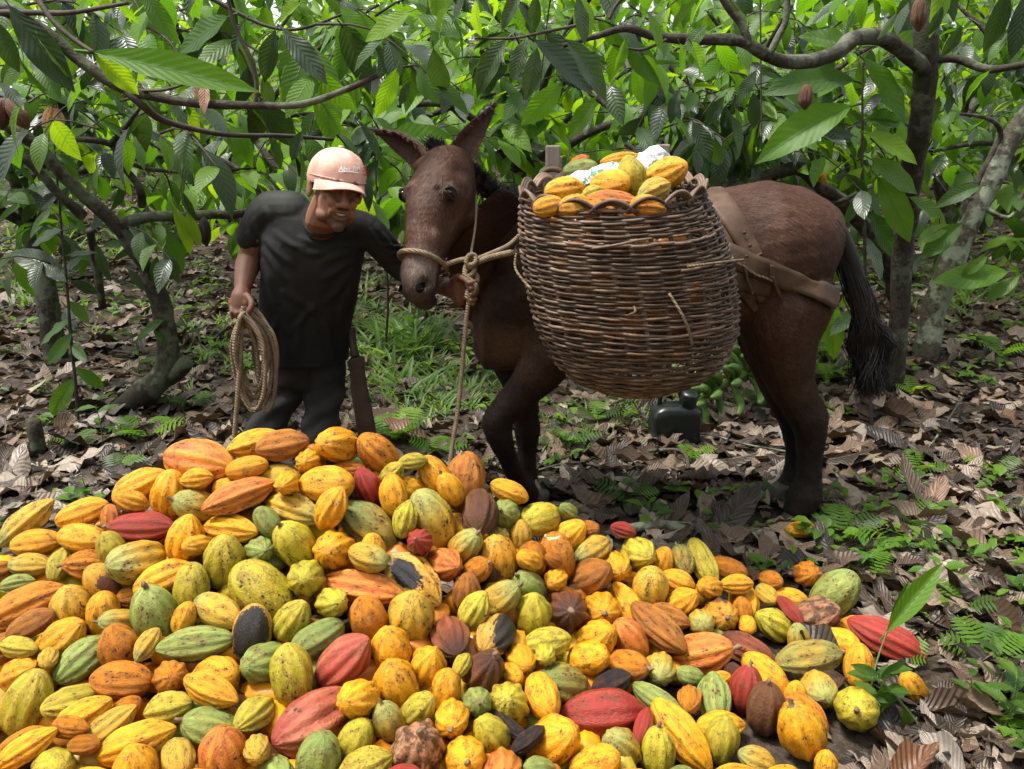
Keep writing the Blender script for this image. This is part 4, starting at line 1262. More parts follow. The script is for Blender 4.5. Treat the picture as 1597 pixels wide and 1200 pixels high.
def bsurf(v, th, off=0.0):
    """point on the basket wall; v 0 rim .. 1 base"""
    lx, ly, rx, ry = bprof(min(max(v, 0), 1))
    A, B = P(lx, ly, BY), P(rx, ry, BY)
    c = (A + B) / 2; h = (B - A) / 2; r = h.length
    depthr = min(r * .80, .255)
    q = c + h * math.cos(th) * (1 + off / r) + Vector((0, 1, 0)) * (depthr + off) * math.sin(th)
    q.z += .17 * depthr * math.sin(th) * (1 - v) ** 1.5
    if v < 0: q.z += -v * .5
    return q
def make_basket():
    rg = random.Random(8)
    NS = 30                                              # stakes
    rows = 64
    for j in range(rows):
        v = (j + .6) / rows
        v = min(.995, v ** .93 + rg.uniform(-.003, .003))
        ph = j % 2
        th0 = rg.uniform(0, 6.28)
        wob = [rg.gauss(0, .0052) for _ in range(14)]
        pts = []
        M = NS * 4
        for k in range(M + 1):
            th = 2 * math.pi * k / M
            wv = math.cos(NS / 2 * th + math.pi * ph) * .0050
            w = wob[int(k / M * 13.99) % 14] * (1 - (k / M * 14) % 1) + wob[(int(k / M * 13.99) + 1) % 14] * ((k / M * 14) % 1)
            pts.append(bsurf(min(1, max(0, v + w)), th, wv + rg.gauss(0, .0008)))
        pts[-1] = pts[0]
        r0 = rg.uniform(.0037, .0056)
        build('wicker_strand', MB().add(*tube(pts, [r0 * rg.uniform(.9, 1.1) for _ in pts], 5, False)), WICK, basket)
    for s in range(NS):
        mb = MB()
        for e in (-.010, .010):
            pts = [bsurf(v, 2 * math.pi * (s + .5) / NS + e, -.0045) for v in np.linspace(.0, 1, 14)]
            mb.add(*tube(pts, .0046, 5))
        build('stake', mb, WICK, basket)
    NL = 17                                              # scalloped rim
    for s in range(NL):
        a0, a1 = 2 * math.pi * (s - .12) / NL, 2 * math.pi * (s + 1.12) / NL
        mb = MB()
        hgt = rg.uniform(.036, .046)
        for e in (0, .008, .016):
            pts = []
            for k in range(15):
                t = k / 14
                q = bsurf(.03, a0 + (a1 - a0) * (.5 + (t - .5) * (1 - e * 8)), .004 - e * .8)
                q.z += (hgt - e * .6) * math.sin(math.pi * t) ** .75
                pts.append(q)
            mb.add(*tube(pts, .0058, 6))
        build('rim_loop', mb, WICK, basket)
    # base
    mb = MB()
    for k in range(9):
        r = 1 - k * .11
        c = sum((bsurf(1, 2 * math.pi * i / 24) for i in range(24)), Vector()) / 24
        pts = [c + (bsurf(1, 2 * math.pi * i / 24) - c) * r for i in range(25)]
        mb.add(*tube(pts, .007, 5, False))
    build('base', mb, WICK, basket)
    # loose broken strands
    for l in (((1041, 459, .0), (1052, 490, .025), (1066, 515, .02), (1078, 537, .0)), ((1068, 416, .006), (1100, 408, .02), (1139, 405, .03)), ((925, 388, .006), (960, 383, .012), (998, 371, .004)), ((815, 395, .01), (822, 420, .02), (835, 450, .0)), ((982, 488, 0), (991, 484, .016), (993, 478, .0))):
        pts = []
        for x, y, o in l:
            best = min(((bsurf(v, th), v, th) for v in np.linspace(0, 1, 50) for th in np.linspace(math.pi, 2 * math.pi, 60)), key=lambda q: (proj(q[0])[0] - x) ** 2 + (proj(q[0])[1] - y) ** 2)
            pts.append(bsurf(best[1], best[2], .012 + o))
        build('loose_strand', MB().add(*tube(spline(pts, 6), .0045, 5)), ROPE if l[0][0] in (1041, 815, 1068) else WICK, basket)
    # pods fill the inside, browned to put shade behind the weave
def proj(p):
    q = Vector(p) - Vector((0, 0, CAMZ)); d = q.dot(CF)
    return 798.5 + q.x / d * FPX, 600 - q.dot(CU) / d * FPX
make_basket()
# pods lying in the basket: px, py, Y, L, W, angle, colour, words
BP = [(880, 296, 2.52, 64, 40, 10, 'Y', 'plump yellow cacao pod at the left of the basket load'),
      (855, 322, 2.42, 50, 34, 15, 'Y', 'yellow cacao pod low behind the left rim loops of the basket'),
      (896, 322, 2.41, 54, 38, 10, 'Y', 'yellow cacao pod just right of the one behind the left rim loops'),
      (925, 303, 2.47, 40, 28, 20, 'L', 'small pale lime cacao pod in the basket between yellow pods'),
      (955, 314, 2.42, 84, 34, 175, 'P', 'red and orange streaked cacao pod at the front of the basket'),
      (952, 288, 2.53, 62, 46, -25, 'Y', 'orange yellow cacao pod in the middle of the basket load'),
      (985, 279, 2.58, 50, 48, 110, 'L', 'ribbed lime green cacao pod standing in the basket load'),
      (1037, 273, 2.62, 62, 50, 0, 'Y', 'large bright yellow cacao pod at the right of the basket load'),
      (1020, 298, 2.48, 58, 40, 25, 'Z', 'yellow-green cacao pod below the large bright yellow one in the basket'),
      (1005, 320, 2.40, 46, 32, 0, 'Y', 'yellow cacao pod showing under the middle rim loop'),
      (1010, 325, 2.38, 60, 34, -5, 'O', None), (930, 332, 2.40, 66, 40, 10, 'O', None),
      (905, 264, 2.78, 56, 30, 12, 'G', 'pale green and pink cacao pod behind the cloth on the load'),
      (903, 252, 2.84, 36, 18, 25, 'P', 'reddish cacao pod end at the back left of the load'),
      (968, 248, 2.82, 66, 22, 10, 'Y', 'long wrinkled orange cacao pod topmost on the load')]
brg = random.Random(31)
for (x, y, Y, L, W, a, code, lab) in BP:
    c = P(x, y, Y); s = mpp(c); ar = R(a)
    ratio = L / W; Wm = W * s; Lt = L * s if ratio > 1.4 else Wm * 1.55
    tl = 0 if ratio > 1.4 else .75
    ax = (CR * math.cos(ar) + Vector((0, .45, .9)) * math.sin(ar)).normalized() * math.cos(tl) + Vector((0, -.6, .6)) * math.sin(tl)
    o = pod_object(dict(c=c, ax=ax, L=Lt, W=Wm, code=code, view=None, stalk=False), brg)
    tag(o, lab or ('orange cacao pod deep in the basket seen below the middle rim loop' if x == 1010 else 'orange cacao pod deep in the basket below the red streaked one'), 'cacao pod', 'cacao pods in the basket')
def basket_fill():
    rg = random.Random(3); V, F, C, RN, MI = [], [], [], [], []
    sm = pod_mesh('c', 50, seg=20, rings=9)
    for v in np.linspace(.08, .74, 9):
        for k in range(26):
            th = rg.uniform(math.pi * .95, 2.05 * math.pi)
            W = rg.uniform(.07, .09); L = W * 1.7
            q = bsurf(v, th, -.125 - rg.uniform(0, .05))
            t = (bsurf(v, th + .1) - bsurf(v, th - .1)).normalized()
            M = np.array(frame(t + Vector((0, 0, rg.gauss(0, .5))), (0, 0, 1))) @ np.diag([L / 2, W / 2, W / 2])
            b = len(V); V.extend(map(tuple, np.array(sm[0]) @ M.T + np.array(q))); F.extend([tuple(i + b for i in f) for f in sm[1]]); C.extend(sm[2])
            RN.extend([rg.random()] * len(sm[0])); MI.extend([rg.choices(range(4), [2, 3, 4, 2])[0]] * len(sm[1]))
    me = bpy.data.meshes.new('cacao_pods'); me.from_pydata(V, [], F)
    for c in 'ONBD': me.materials.append(PM[c])  # mostly brown kinds: the dark of the interior is put into their colour
    me.polygons.foreach_set('material_index', MI); setcol(me, np.array(C), 'pod')
    at = me.attributes.new('rnd', 'FLOAT', 'POINT'); at.data.foreach_set('value', np.array(RN, np.float32))
    me.polygons.foreach_set('use_smooth', [True] * len(F))
    o = bpy.data.objects.new('cacao_pods', me); COL.objects.link(o)
    tag(o, 'cacao pods filling the inside of the wicker pannier, glimpsed through its weave', 'cacao pods', None, 'stuff')
basket_fill()

# ------------------------------------------------------------------ pack saddle with its wooden posts, cloth on the load
WOOD = simple_mat('weathered_wood', (.10, .078, .062), (.27, .23, .20), 8, .8, .5, 40, .3, stretch=(1, 1, .2))
saddle = empty('pack_saddle', G(950, 780), 'weathered wooden pack saddle, its forked posts rising behind the basket', 'saddle')
def make_saddle():
    for (x, y0, y1, Y, w) in ((862, 300, 234, 2.86, .050), (1032, 290, 232, 2.98, .045), (866, 300, 250, 3.35, .05)):
        a, b = P(x, y0, Y), P(x, y1, Y)
        mb = MB(); c = (a + b) / 2
        v, f = box(c, w, .055, (b - a).length + .03); mb.add(v, f)
        o = build('post', mb, WOOD, saddle, False)
        bv = o.modifiers.new('b', 'BEVEL'); bv.width = .006; bv.segments = 2
    for y, z in ((300, 0), ):
        a, b = P(850, 306, 2.90), P(1060, 300, 3.0)
        v, f = tube([a, b], .022, 8); build('side_bar', MB().add(v, f), WOOD, saddle)
    # cross board visible behind the loop
    v, f = box(P(858, 288, 2.83), .085, .02, .06); build('board', MB().add(v, f), WOOD, saddle, False)
    # leather loop on the post
    pts = spline([P(838, 293, 2.80), P(842, 275, 2.80), P(855, 265, 2.80), P(872, 266, 2.80), P(878, 278, 2.80)], 6)
    build('leather_loop', MB().add(*tube(pts, .0095, 8)), LEATHER, saddle)
make_saddle()
def make_cloth():
    m, nt, out = mat('printed_cloth'); n = N(nt)
    p = n.n('TexCoord').outputs['Object']
    w = n.noise(p, 38, 3, .6); v = n.noise(p, 9, 3, .5)
    col = n.mix(n.ramp(w, [(.50, 0.), (.54, 1.)]), (.60, .60, .57), (.10, .19, .15))
    col = n.mix(n.math('MULTIPLY', n.ramp(v, [(.45, 0.), (.6, 1.)]), .8), col, (.62, .62, .6))
    n.l(n.principled(col, .75, n.bump(n.noise(p, 60, 4), .3, .004), .3), out.inputs[0])
    mb = MB(); rg = random.Random(6)
    path = spline([P(884, 288, 2.66), P(915, 276, 2.70), P(945, 268, 2.74), P(975, 263, 2.78), P(1003, 254, 2.82), P(1022, 243, 2.85)], 4)
    for i, c in enumerate(path):
        t = i / (len(path) - 1)
        mb.add(*ball(c + Vector((0, rg.gauss(0, .01), -.012)), (.040, .050 + .03 * math.sin(math.pi * t), .020 + .012 * t), 14, 10))
    me = remesh('cloth', mb, .0035, 2, .5)
    co = vco(me); no = vno(me)
    r1 = 1 - 2 * np.abs(vnoise(co * np.array([1.0, .5, 1.0]), 22, 1)); r2 = 1 - 2 * np.abs(vnoise(co, 45, 6))
    setco(me, co + no * (.011 * r1 + .005 * r2)[:, None]); me.materials.append(m)
    o = bpy.data.objects.new('cloth', me); COL.objects.link(o)
    tag(o, 'crumpled white cloth with green print lying across the pods in the basket', 'cloth')
make_cloth()
# ================================================================== the man
SKIN = vcol_mat('skin', rough=.58, nscale=70, var=.25, bumps=.25, bdist=.002, spec=.28)
def cloth_mat(name, c1, c2, rough=.85, weave=420):
    m, nt, out = mat(name); n = N(nt)
    at = n.n('Attribute'); at.attribute_name = 'col'
    p = n.n('TexCoord').outputs['Object']
    a = n.noise(p, 6, 4, .6); b = n.noise(p, 35, 4, .6); w = n.noise(p, weave, 2, .5)
    col = n.mix(n.ramp(a, [(.35, 0.), (.7, 1.)]), c1, c2)
    col = n.mix(n.math('MULTIPLY', at.outputs['Fac'], .8), col, (.085, .092, .078))
    h = n.math('ADD', n.math('MULTIPLY', b, .8), n.math('MULTIPLY', w, .2))
    n.l(n.principled(col, rough, n.bump(h, .4, .006), .25), out.inputs[0]); return m
SHIRT = cloth_mat('faded_black_jersey', (.0075, .0072, .007), (.015, .0145, .0135))
TROUSER = cloth_mat('charcoal_twill', (.014, .0135, .014), (.028, .026, .026), weave=300)
CAPM = simple_mat('salmon_cap_cloth', (.46, .22, .16), (.62, .41, .34), 16, .85, .35, 120, .25)
CAPIN = simple_mat('cap_underside', (.30, .10, .07), (.40, .17, .12), 20, .85, .3)
WHITE = simple_mat('white_thread', (.74, .72, .70), (.82, .80, .78), 30, .7, .2)
REDT = simple_mat('red_thread', (.42, .07, .05), (.5, .12, .08), 30, .7, .2)
TEETH = simple_mat('teeth', (.55, .50, .42), (.62, .58, .5), 40, .25, .1)
EYEM = simple_mat('dark_eye', (.010, .007, .006), (.05, .04, .035), 60, .15, .0, spec=.8)
BOOT = simple_mat('rubber_boot', (.012, .012, .012), (.03, .03, .03), 20, .5, .2)
person = empty('person', G(470, 826), 'man in black shirt and salmon cap bending towards the mule, rope in hand', 'person')
# head frame: F where the face looks, U up the skull, S towards its own left
HEADC = P(524, 296, 2.60)
hF = Vector((.46, -.87, -.09)).normalized()
hU = Vector((.24, -.06, 1)); hU = (hU - hF * hU.dot(hF)).normalized()
hS = hU.cross(hF)          # to the subject's left is image right
if hS.x < 0: hS = -hS
HB = Matrix((hS, hF, hU)).transposed()
HK = 1.0
def hh(s, f, u): return HEADC + HB @ Vector((s, f, u)) * HK
def make_person():
    mb = MB()
    def B(s, f, u, r, n=14, m=10): mb.add(*ball(hh(s, f, u), r, n, m, HB))
    B(0, -.012, .045, (.074, .094, .082), 20, 14)
    B(0, .030, -.040, (.060, .062, .078), 20, 14)
    B(0, .048, -.088, (.038, .038, .030))
    B(0, .074, -.104, (.021, .018, .018))
    for s in (-1, 1):
        B(.040 * s, .066, -.014, (.021, .019, .017)); B(.040 * s, .030, -.078, (.022, .04, .026)); B(.032 * s, .082, -.030, (.017, .014, .016))
        B(.0135 * s, .100, -.036, (.0095, .011, .0085)); B(.080 * s, -.008, -.006, (.010, .021, .032)); B(.083 * s, .0, .010, (.008, .012, .016))
        mb.add(*tube([hh(.010 * s, .090, .030), hh(.028 * s, .088, .034), hh(.048 * s, .074, .026)], [.008, .0095, .006], 8))
        B(.031 * s, .076, .010, (.016, .010, .0085))
        mb.add(*tube([hh(.019 * s, .094, -.044), hh(.034 * s, .083, -.058), hh(.036 * s, .078, -.074)], [.006, .007, .005], 8))
    limb(mb, [hh(0, .086, .026), hh(0, .098, -.005), hh(0, .110, -.030)], [.0085, .0095, .0135], 12)
    limb(mb, [hh(-.027, .078, -.055), hh(-.012, .091, -.058), hh(.012, .091, -.058), hh(.027, .078, -.055)], [.005, .0075, .0075, .005], 8)
    limb(mb, [hh(-.026, .077, -.060), hh(-.012, .086, -.0765), hh(.012, .086, -.0765), hh(.026, .077, -.060)], [.005, .0075, .0075, .005], 8)
    # neck and body
    limb(mb, [hh(0, -.025, -.03), P(506, 336, 2.675), P(502, 349, 2.71), P(497, 375, 2.80)], [.056, .056, .056, .05], 16)
    limb(mb, [P(497, 385, 2.80), P(490, 450, 2.85), P(484, 560, 2.94)], [.09, .085, .07], 16)
    limb(mb, [P(432, 345, 2.78), P(495, 358, 2.79), P(565, 357, 2.78)], [.035, .06, .035], 14)
    limb(mb, [P(460, 590, 2.95), P(412, 690, 2.88), P(416, 800, 2.96)], [.05, .04, .035], 14)
    limb(mb, [P(512, 590, 2.95), P(498, 690, 2.86), P(510, 800, 2.96)], [.05, .04, .035], 14)
    # right arm (left in the picture) hanging with the coil
    sh, el, wr = P(412, 330, 2.75), P(391, 402, 2.80), P(378, 452, 2.68)
    limb(mb, [P(420, 345, 2.775), P(401, 368, 2.785), el, el.lerp(wr, .35) + Vector((-.004, 0, 0)), wr], [.03, .044, .045, .041, .026], 14)
    # its fist round the rope
    def finger(pts, r0, r1): limb(mb, pts, [r0, (r0 + r1) / 2, r1], 8, 3)
    kn = P(375, 476, 2.645)
    limb(mb, [wr, P(376, 464, 2.66), P(375, 478, 2.65)], [.026, .034, .033], 12)
    limb(mb, [P(366, 474, 2.655), P(386, 474, 2.645)], [.024, .024], 10)
    for i in range(4):
        x = 361 + i * 8.0; y0 = 476 + (2 if i in (1, 2) else 0)
        a = P(x, y0, 2.645); b = P(x + .5, y0 + 11, 2.612 + .004 * abs(i - 1.5)); c = P(x + 3, y0 + 18.5, 2.635); d = P(x + 5, y0 + 13, 2.655)
        limb(mb, [a, b, c, d], [.0082, .0080, .0074, .0066], 8, 3)
    limb(mb, [P(386, 462, 2.64), P(393, 474, 2.615), P(387, 487, 2.600), P(378, 491, 2.602)], [.012, .0115, .0105, .009], 8, 3)
    # left arm reaching past the muzzle to the knot
    sh2, el2, wr2 = P(585, 350, 2.75), P(622, 415, 2.83), P(694, 450, 2.75)
    limb(mb, [P(580, 360, 2.78), P(603, 388, 2.80), el2, el2.lerp(wr2, .4), wr2], [.03, .036, .038, .038, .027], 14)
    limb(mb, [wr2, P(708, 451, 2.72), P(718, 452, 2.70)], [.027, .036, .034], 12)
    limb(mb, [P(716, 440, 2.69), P(718, 466, 2.69)], [.025, .025], 10)
    for i in range(4):
        y = 436 + i * 9.4
        a = P(720, y, 2.68); b = P(735 + (2 if i in (1, 2) else 0), y + 1, 2.655); c = P(742 + (2 if i == 1 else 0), y + 3, 2.618); d = P(734, y + 5, 2.603)
        limb(mb, [a, b, c, d], [.0088, .0085, .0080, .0072], 8, 3)
    limb(mb, [P(706, 438, 2.69), P(716, 432, 2.655), P(726, 436, 2.62), P(731, 442, 2.608)], [.0125, .012, .011, .0095], 8, 3)
    me = remesh('body', mb, .0036, 3, .5)
    co = vco(me); no = vno(me)
    q = (co - np.array(HEADC)) @ np.array(HB)           # s, f, u
    s, f, u = q[:, 0], q[:, 1], q[:, 2]
    head = (np.abs(s) < .11) & (np.abs(f) < .14) & (u > -.13) & (u < .14)
    # mouth opening and eye folds
    w = np.exp(-((s / .026) ** 4) - ((u + .066) / .0075) ** 2) * (f > .06) * head; co = co - np.array(hF)[None] * (w * .012)[:, None]
    setco(me, co)
    c = np.tile(np.array([.105, .047, .027]), (len(co), 1))
    def bl(w, col):
        nonlocal c
        c = c * (1 - w)[:, None] + np.array(col)[None] * w[:, None]
    bl(head * .75, (.25, .12, .076))  # head skin lightened in colour to offset the shade under the cap
    beard = head * sstep(-.048, -.075, u + .25 * np.abs(s)) * (f > -.02) * .75
    bl(beard * sstep(.0, .02, f), (.018, .012, .010))
    bl(head * np.exp(-((s / .030) ** 4) - ((u + .046) / .006) ** 2) * (f > .07) * .8, (.02, .013, .011))
    bl(head * np.exp(-((s / .022) ** 4) - ((u + .067) / .016) ** 2) * (f > .075) * .5, (.16, .07, .055))
    bl(head * np.exp(-((np.abs(s) - .030) / .017) ** 2 - ((u - .033 + .10 * (np.abs(s) - .03)) / .006) ** 2) * (f > .06) * .85, (.010, .007, .006))
    bl(head * np.exp(-((np.abs(s) - .031) / .015) ** 2 - ((u - .011) / .009) ** 2) * (f > .06) * .6, (.045, .022, .015))
    bl(head * ((f < .055) & (u > -.005) & (np.abs(s) > .05) & (np.abs(s) < .078)) * .9, (.008, .007, .006))
    bl(head * (f < -.02) * (u > -.03) * (np.abs(s) < .077) * .9, (.008, .007, .006))
    bl((~head) * (1 + 0 * u) * sstep(.3, 1, vnoise(co, 14)) * .3, (.08, .035, .022))
    setcol(me, c); me.materials.append(SKIN)
    b = bpy.data.objects.new('body', me); COL.objects.link(b); adopt(b, person)
    for sg in (-1, 1):
        build('eye', MB().add(*ball(hh(.031 * sg, .0815, .0075), (.0095, .006, .0035), 10, 8, HB)), EYEM, person)
    tm = MB()
    for k in range(8):
        a = (k - 3.5) * .0062
        tm.add(*ball(hh(a * .82, .0862 - abs(a) * .22, -.0655 + a * a * 14), (.0027, .003, .0042), 8, 6, HB))
    build('teeth', tm, TEETH, person)
    # ---- shirt
    mb = MB()
    def tr(cx, cy, Y, hw, hd, p=2.4, tilt=0):
        c = P(cx, cy, Y); w = hw * mpp(c)
        return ering(c, Vector((math.cos(tilt), .05, math.sin(tilt))), Vector((0, 1, 0)), w, hd, 28, p)
    v, f = loft([tr(494, 318, 2.81, 30, .05, 2.2, -.2), tr(492, 326, 2.81, 62, .072, 2.2, -.22), tr(491, 343, 2.80, 80, .095, 2.2, -.16), tr(490, 378, 2.79, 80, .118, 2.3, -.06), tr(486, 425, 2.81, 77, .122), tr(481, 470, 2.84, 74, .122),
                 tr(478, 515, 2.88, 68, .120), tr(480, 548, 2.91, 62, .125), tr(481, 562, 2.92, 61, .125)]); mb.add(v, f)
    limb(mb, [P(455, 330, 2.78), P(421, 330, 2.78), P(404, 352, 2.79), P(394, 370, 2.795)], [.070, .066, .060, .058], 16)
    limb(mb, [P(535, 352, 2.78), P(572, 362, 2.78), P(600, 388, 2.80), P(622, 413, 2.825), P(655, 432, 2.80)], [.065, .060, .055, .052, .046], 16)
    me = remesh('shirt', mb, .0055, 6, .5)
    co = vco(me); no = vno(me)
    X = co[:, 0] / (co[:, 1] * CP + (CAMZ - co[:, 2]) * SP) * FPX + 798.5
    Yp = 600 - (co[:, 1] * SP + (co[:, 2] - CAMZ) * CP) / (co[:, 1] * CP + (CAMZ - co[:, 2]) * SP) * FPX
    d = np.zeros(len(co))
    # creases: raking from the armpits, bunched on the reaching sleeve, hanging to the hem
    wob = 7 * vnoise(co, 7, 2); wob2 = 7 * vnoise(co, 7, 8)
    Xw, Yw = X + wob, Yp + wob2
    for (x0, y0, x1, y1, w, amp) in ((565, 392, 498, 412, 5, .008), (562, 400, 505, 436, 5, .009), (558, 408, 512, 470, 5, .008), (552, 420, 528, 505, 5, .007), (572, 384, 530, 384, 4, .006),
                                     (418, 375, 452, 412, 5, .008), (414, 390, 440, 440, 5, .008), (410, 410, 428, 470, 5, .007), (428, 362, 470, 392, 4, .006),
                                     (470, 395, 520, 402, 5, .005), (440, 455, 500, 490, 6, .006), (500, 470, 455, 520, 6, .006), (430, 500, 420, 555, 5, .006), (470, 505, 462, 560, 5, .006), (510, 500, 520, 560, 5, .006), (535, 480, 540, 555, 5, .006),
                                     (580, 360, 600, 392, 3.5, .006), (588, 352, 612, 386, 3.5, .006), (600, 366, 616, 396, 3, .006), (594, 384, 626, 384, 3, .005), (604, 396, 636, 396, 3, .006), (610, 408, 642, 406, 3, .005),
                                     (395, 345, 412, 372, 4, .005), (388, 362, 402, 384, 3.5, .005), (410, 330, 425, 352, 4, .005), (470, 372, 500, 386, 4, .005), (520, 374, 545, 366, 4, .005), (448, 425, 470, 470, 6, .005)):
        vx, vy = x1 - x0, y1 - y0; L2 = vx * vx + vy * vy
        t = np.clip(((Xw - x0) * vx + (Yw - y0) * vy) / L2, 0, 1)
        dist = np.hypot(Xw - x0 - t * vx, Yw - y0 - t * vy)
        d += amp * np.sin(math.pi * np.clip(t, .06, .94)) ** .6 * (np.exp(-(dist / w) ** 2) - .45 * np.exp(-((dist - 1.7 * w) / w) ** 2)) * (no[:, 1] < .3)
    d += .004 * vnoise(co, 6, 3) + .0015 * vnoise(co, 21, 7)
    co = co + no * d[:, None]
    setco(me, co)
    fade = sstep(.2, .8, no[:, 2]) * 0
    sh_ = np.exp(-((X - 440) / 50) ** 2) * sstep(345, 318, Yp)          # sun-bleached yoke
    setcol(me, np.repeat((sh_ * .5)[:, None], 3, 1)); me.materials.append(SHIRT)
    sh_o = bpy.data.objects.new('shirt', me); COL.objects.link(sh_o); adopt(sh_o, person)
    # neck band
    nk = [P(504, 341, 2.735) + Vector((.062 * math.cos(a), .072 * math.sin(a), -.010 * math.cos(a) + .050 * math.sin(a))) for a in np.linspace(0, 2 * math.pi, 28)]
    band = build('collar', MB().add(*tube(nk, .0075, 8, False)), SHIRT, sh_o)
    # ---- trousers
    mb = MB()
    v, f = loft([tr(481, 545, 2.92, 54, .105), tr(481, 575, 2.94, 57, .108), tr(482, 594, 2.95, 57, .10), tr(482, 602, 2.95, 50, .08)]); mb.add(v, f)
    limb(mb, [P(453, 592, 2.95), P(430, 640, 2.91), P(403, 692, 2.88), P(408, 750, 2.93), P(416, 800, 2.96)], [.076, .070, .064, .062, .060], 16)
    limb(mb, [P(510, 592, 2.95), P(503, 640, 2.90), P(498, 692, 2.86), P(505, 750, 2.93), P(510, 800, 2.96)], [.076, .074, .068, .064, .060], 16)
    me = remesh('trousers', mb, .008, 5, .5)
    co = vco(me); no = vno(me)
    X = co[:, 0] / (co[:, 1] * CP + (CAMZ - co[:, 2]) * SP) * FPX + 798.5; Yp = 600 - (co[:, 1] * SP + (co[:, 2] - CAMZ) * CP) / (co[:, 1] * CP + (CAMZ - co[:, 2]) * SP) * FPX
    d = .006 * np.sin(Yp * .16 + X * .10 + 2.5 * vnoise(co, 6)) * np.exp(-((Yp - 640) / 60) ** 2) + .006 * vnoise(co, 10, 5) + .0025 * vnoise(co, 26)
    d -= .010 * np.exp(-((X - 483 + (Yp - 560) * .03) / 2.2) ** 2) * sstep(625, 600, Yp) * sstep(555, 565, Yp)     # fly seam
    setco(me, co + no * d[:, None]); setcol(me, np.zeros((len(co), 3))); me.materials.append(TROUSER)
    t = bpy.data.objects.new('trousers', me); COL.objects.link(t); adopt(t, person)
    for x, Y in ((417, 2.96), (511, 2.96)):
        p = P(x, 820, Y); g = gz(p.x, p.y)
        mb = MB(); limb(mb, [Vector((p.x, p.y, g + .12)), Vector((p.x, p.y - .01, g + .05)), Vector((p.x - .01, p.y - .16, g + .042))], [.06, .05, .042], 12)
        build('boot', mb, BOOT, person)
    # ---- cap
    cc = (0, -.012, .040); rad = (.089, .106, .088)
    def capsurf(az, el, off=0.0):       # az 0 = front
        return hh(cc[0] + (rad[0] + off) * math.sin(az) * math.cos(el), cc[1] + (rad[1] + off) * math.cos(az) * math.cos(el), cc[2] + (rad[2] + off) * math.sin(el))
    mb = MB(); rings = []
    for i in range(15):
        el = -.30 + (math.pi / 2 + .30) * i / 14
        r = []
        for k in range(60):
            az = 2 * math.pi * k / 60
            seam = -.0018 if k % 10 == 0 else 0
            off = seam * math.cos(el) + .003 * mnoise.noise(Vector((math.sin(az) * 2, math.cos(az) * 2, el * 3))) * (1 if el < 1.2 else .3)
            if abs(math.cos(az)) > 0 and math.cos(az) > .3: off += .006 * math.cos(az) * math.sin(max(0, el) * 2)      # front panels stand up
            if el > 1.5: off = 0
            r.append(capsurf(az, el, off))
        rings.append(r)
    inner = [[p + (HEADC + HB @ Vector(cc) - p) * .03 for p in r] for r in rings]
    v, f = loft(rings, False); mb.add(v, f, 0)
    v, f = loft([rings[0], inner[0], inner[3]], False); mb.add(v, f, 1)
    capo = build('cap', mb, [CAPM, CAPIN], person)
    mb = MB(); mb.add(*ball(capsurf(0, math.pi / 2, .003), (.008, .008, .004), 10, 6, HB)); build('button', mb, CAPM, capo)
    # visor
    top, bot = [], []
    nu, nv = 20, 7
    for j in range(nv + 1):
        t = j / nv
        for i in range(nu + 1):
            a = (-1 + 2 * i / nu)
            az = a * 1.12
            base = Vector((cc[0] + rad[0] * math.sin(az), cc[1] + rad[1] * math.cos(az), cc[2] - .013))
            ext =   .060 * (1 - abs(a) ** 2.6) * t
            x = base.x * (1 + .02 * t); y = base.y + ext
            z = base.z - .012 * t - .030 * (x / .085) ** 2 * (.35 + .65 * t) + .008
            top.append(hh(x, y, z)); bot.append(hh(x, y, z - .0035))
    m = nu + 1; F = []
    for j in range(nv):
        for i in range(nu):
            a = j * m + i; F.append((a, a + 1, a + m + 1, a + m))
    mb = MB(); mb.add(top, F, 0); mb.add(bot, [tuple(reversed(q)) for q in F], 1)
    n0 = len(top); E = [nv * m + i for i in range(m)]
    mb.f += [(E[i], E[i + 1], E[i + 1] + n0, E[i] + n0) for i in range(nu)]; mb.m += [0] * nu
    build('visor', mb, [CAPM, CAPIN], capo)
    build('visor_edge', MB().add(*tube([(top[e] + bot[e]) / 2 for e in E], .0024, 6)), CAPM, capo)
    # lettering embroidered on the front panels
    cu = bpy.data.curves.new('lettering', 'FONT'); cu.body = 'New York'; cu.size = .021; cu.shear = .45; cu.extrude = .0; cu.align_x = 'CENTER'; cu.space_character = .86; cu.offset = .0004
    to = bpy.data.objects.new('lettering_tmp', cu); COL.objects.link(to)
    dg = bpy.context.evaluated_depsgraph_get(); dg.update()
    me = bpy.data.meshes.new_from_object(to.evaluated_get(dg)); bpy.data.objects.remove(to)
    bm = bmesh.new(); bm.from_mesh(me)
    bmesh.ops.triangulate(bm, faces=bm.faces[:]); bmesh.ops.subdivide_edges(bm, edges=bm.edges[:], cuts=1)
    for v in bm.verts:
        az, el = v.co.x / .098 + .08, v.co.y / .100 + .33 + .10 * v.co.x / .05
        w = capsurf(az, el, .0085 * math.cos(az) * math.sin(max(0, el) * 2) + .0026)
        v.co = w
    bm.to_mesh(me); bm.free(); me.materials.clear(); me.materials.append(WHITE); me.name = 'lettering'
    lo = bpy.data.objects.new('lettering', me); COL.objects.link(lo); adopt(lo, capo)
    def stitch(name, az0, az1, el0, el1, r, m):
        pts = [capsurf(az0 + (az1 - az0) * t, el0 + (el1 - el0) * t + .03 * math.sin(math.pi * t), .009 * math.sin(2 * el0) + .0025) for t in np.linspace(0, 1, 10)]
        build(name, MB().add(*tube(pts, r, 5)), m, capo)
    stitch('underline', -.30, .42, .235, .305, .0011, WHITE)
    for k in range(3): stitch('stripe', .66, .86, .50 - k * .10, .44 - k * .10, .0022, REDT)
    # torn edge on the visor: a pale fray
    stitch('sweat_band', -1.5, 1.5, -.05, -.05, .002, CAPM)
make_person()

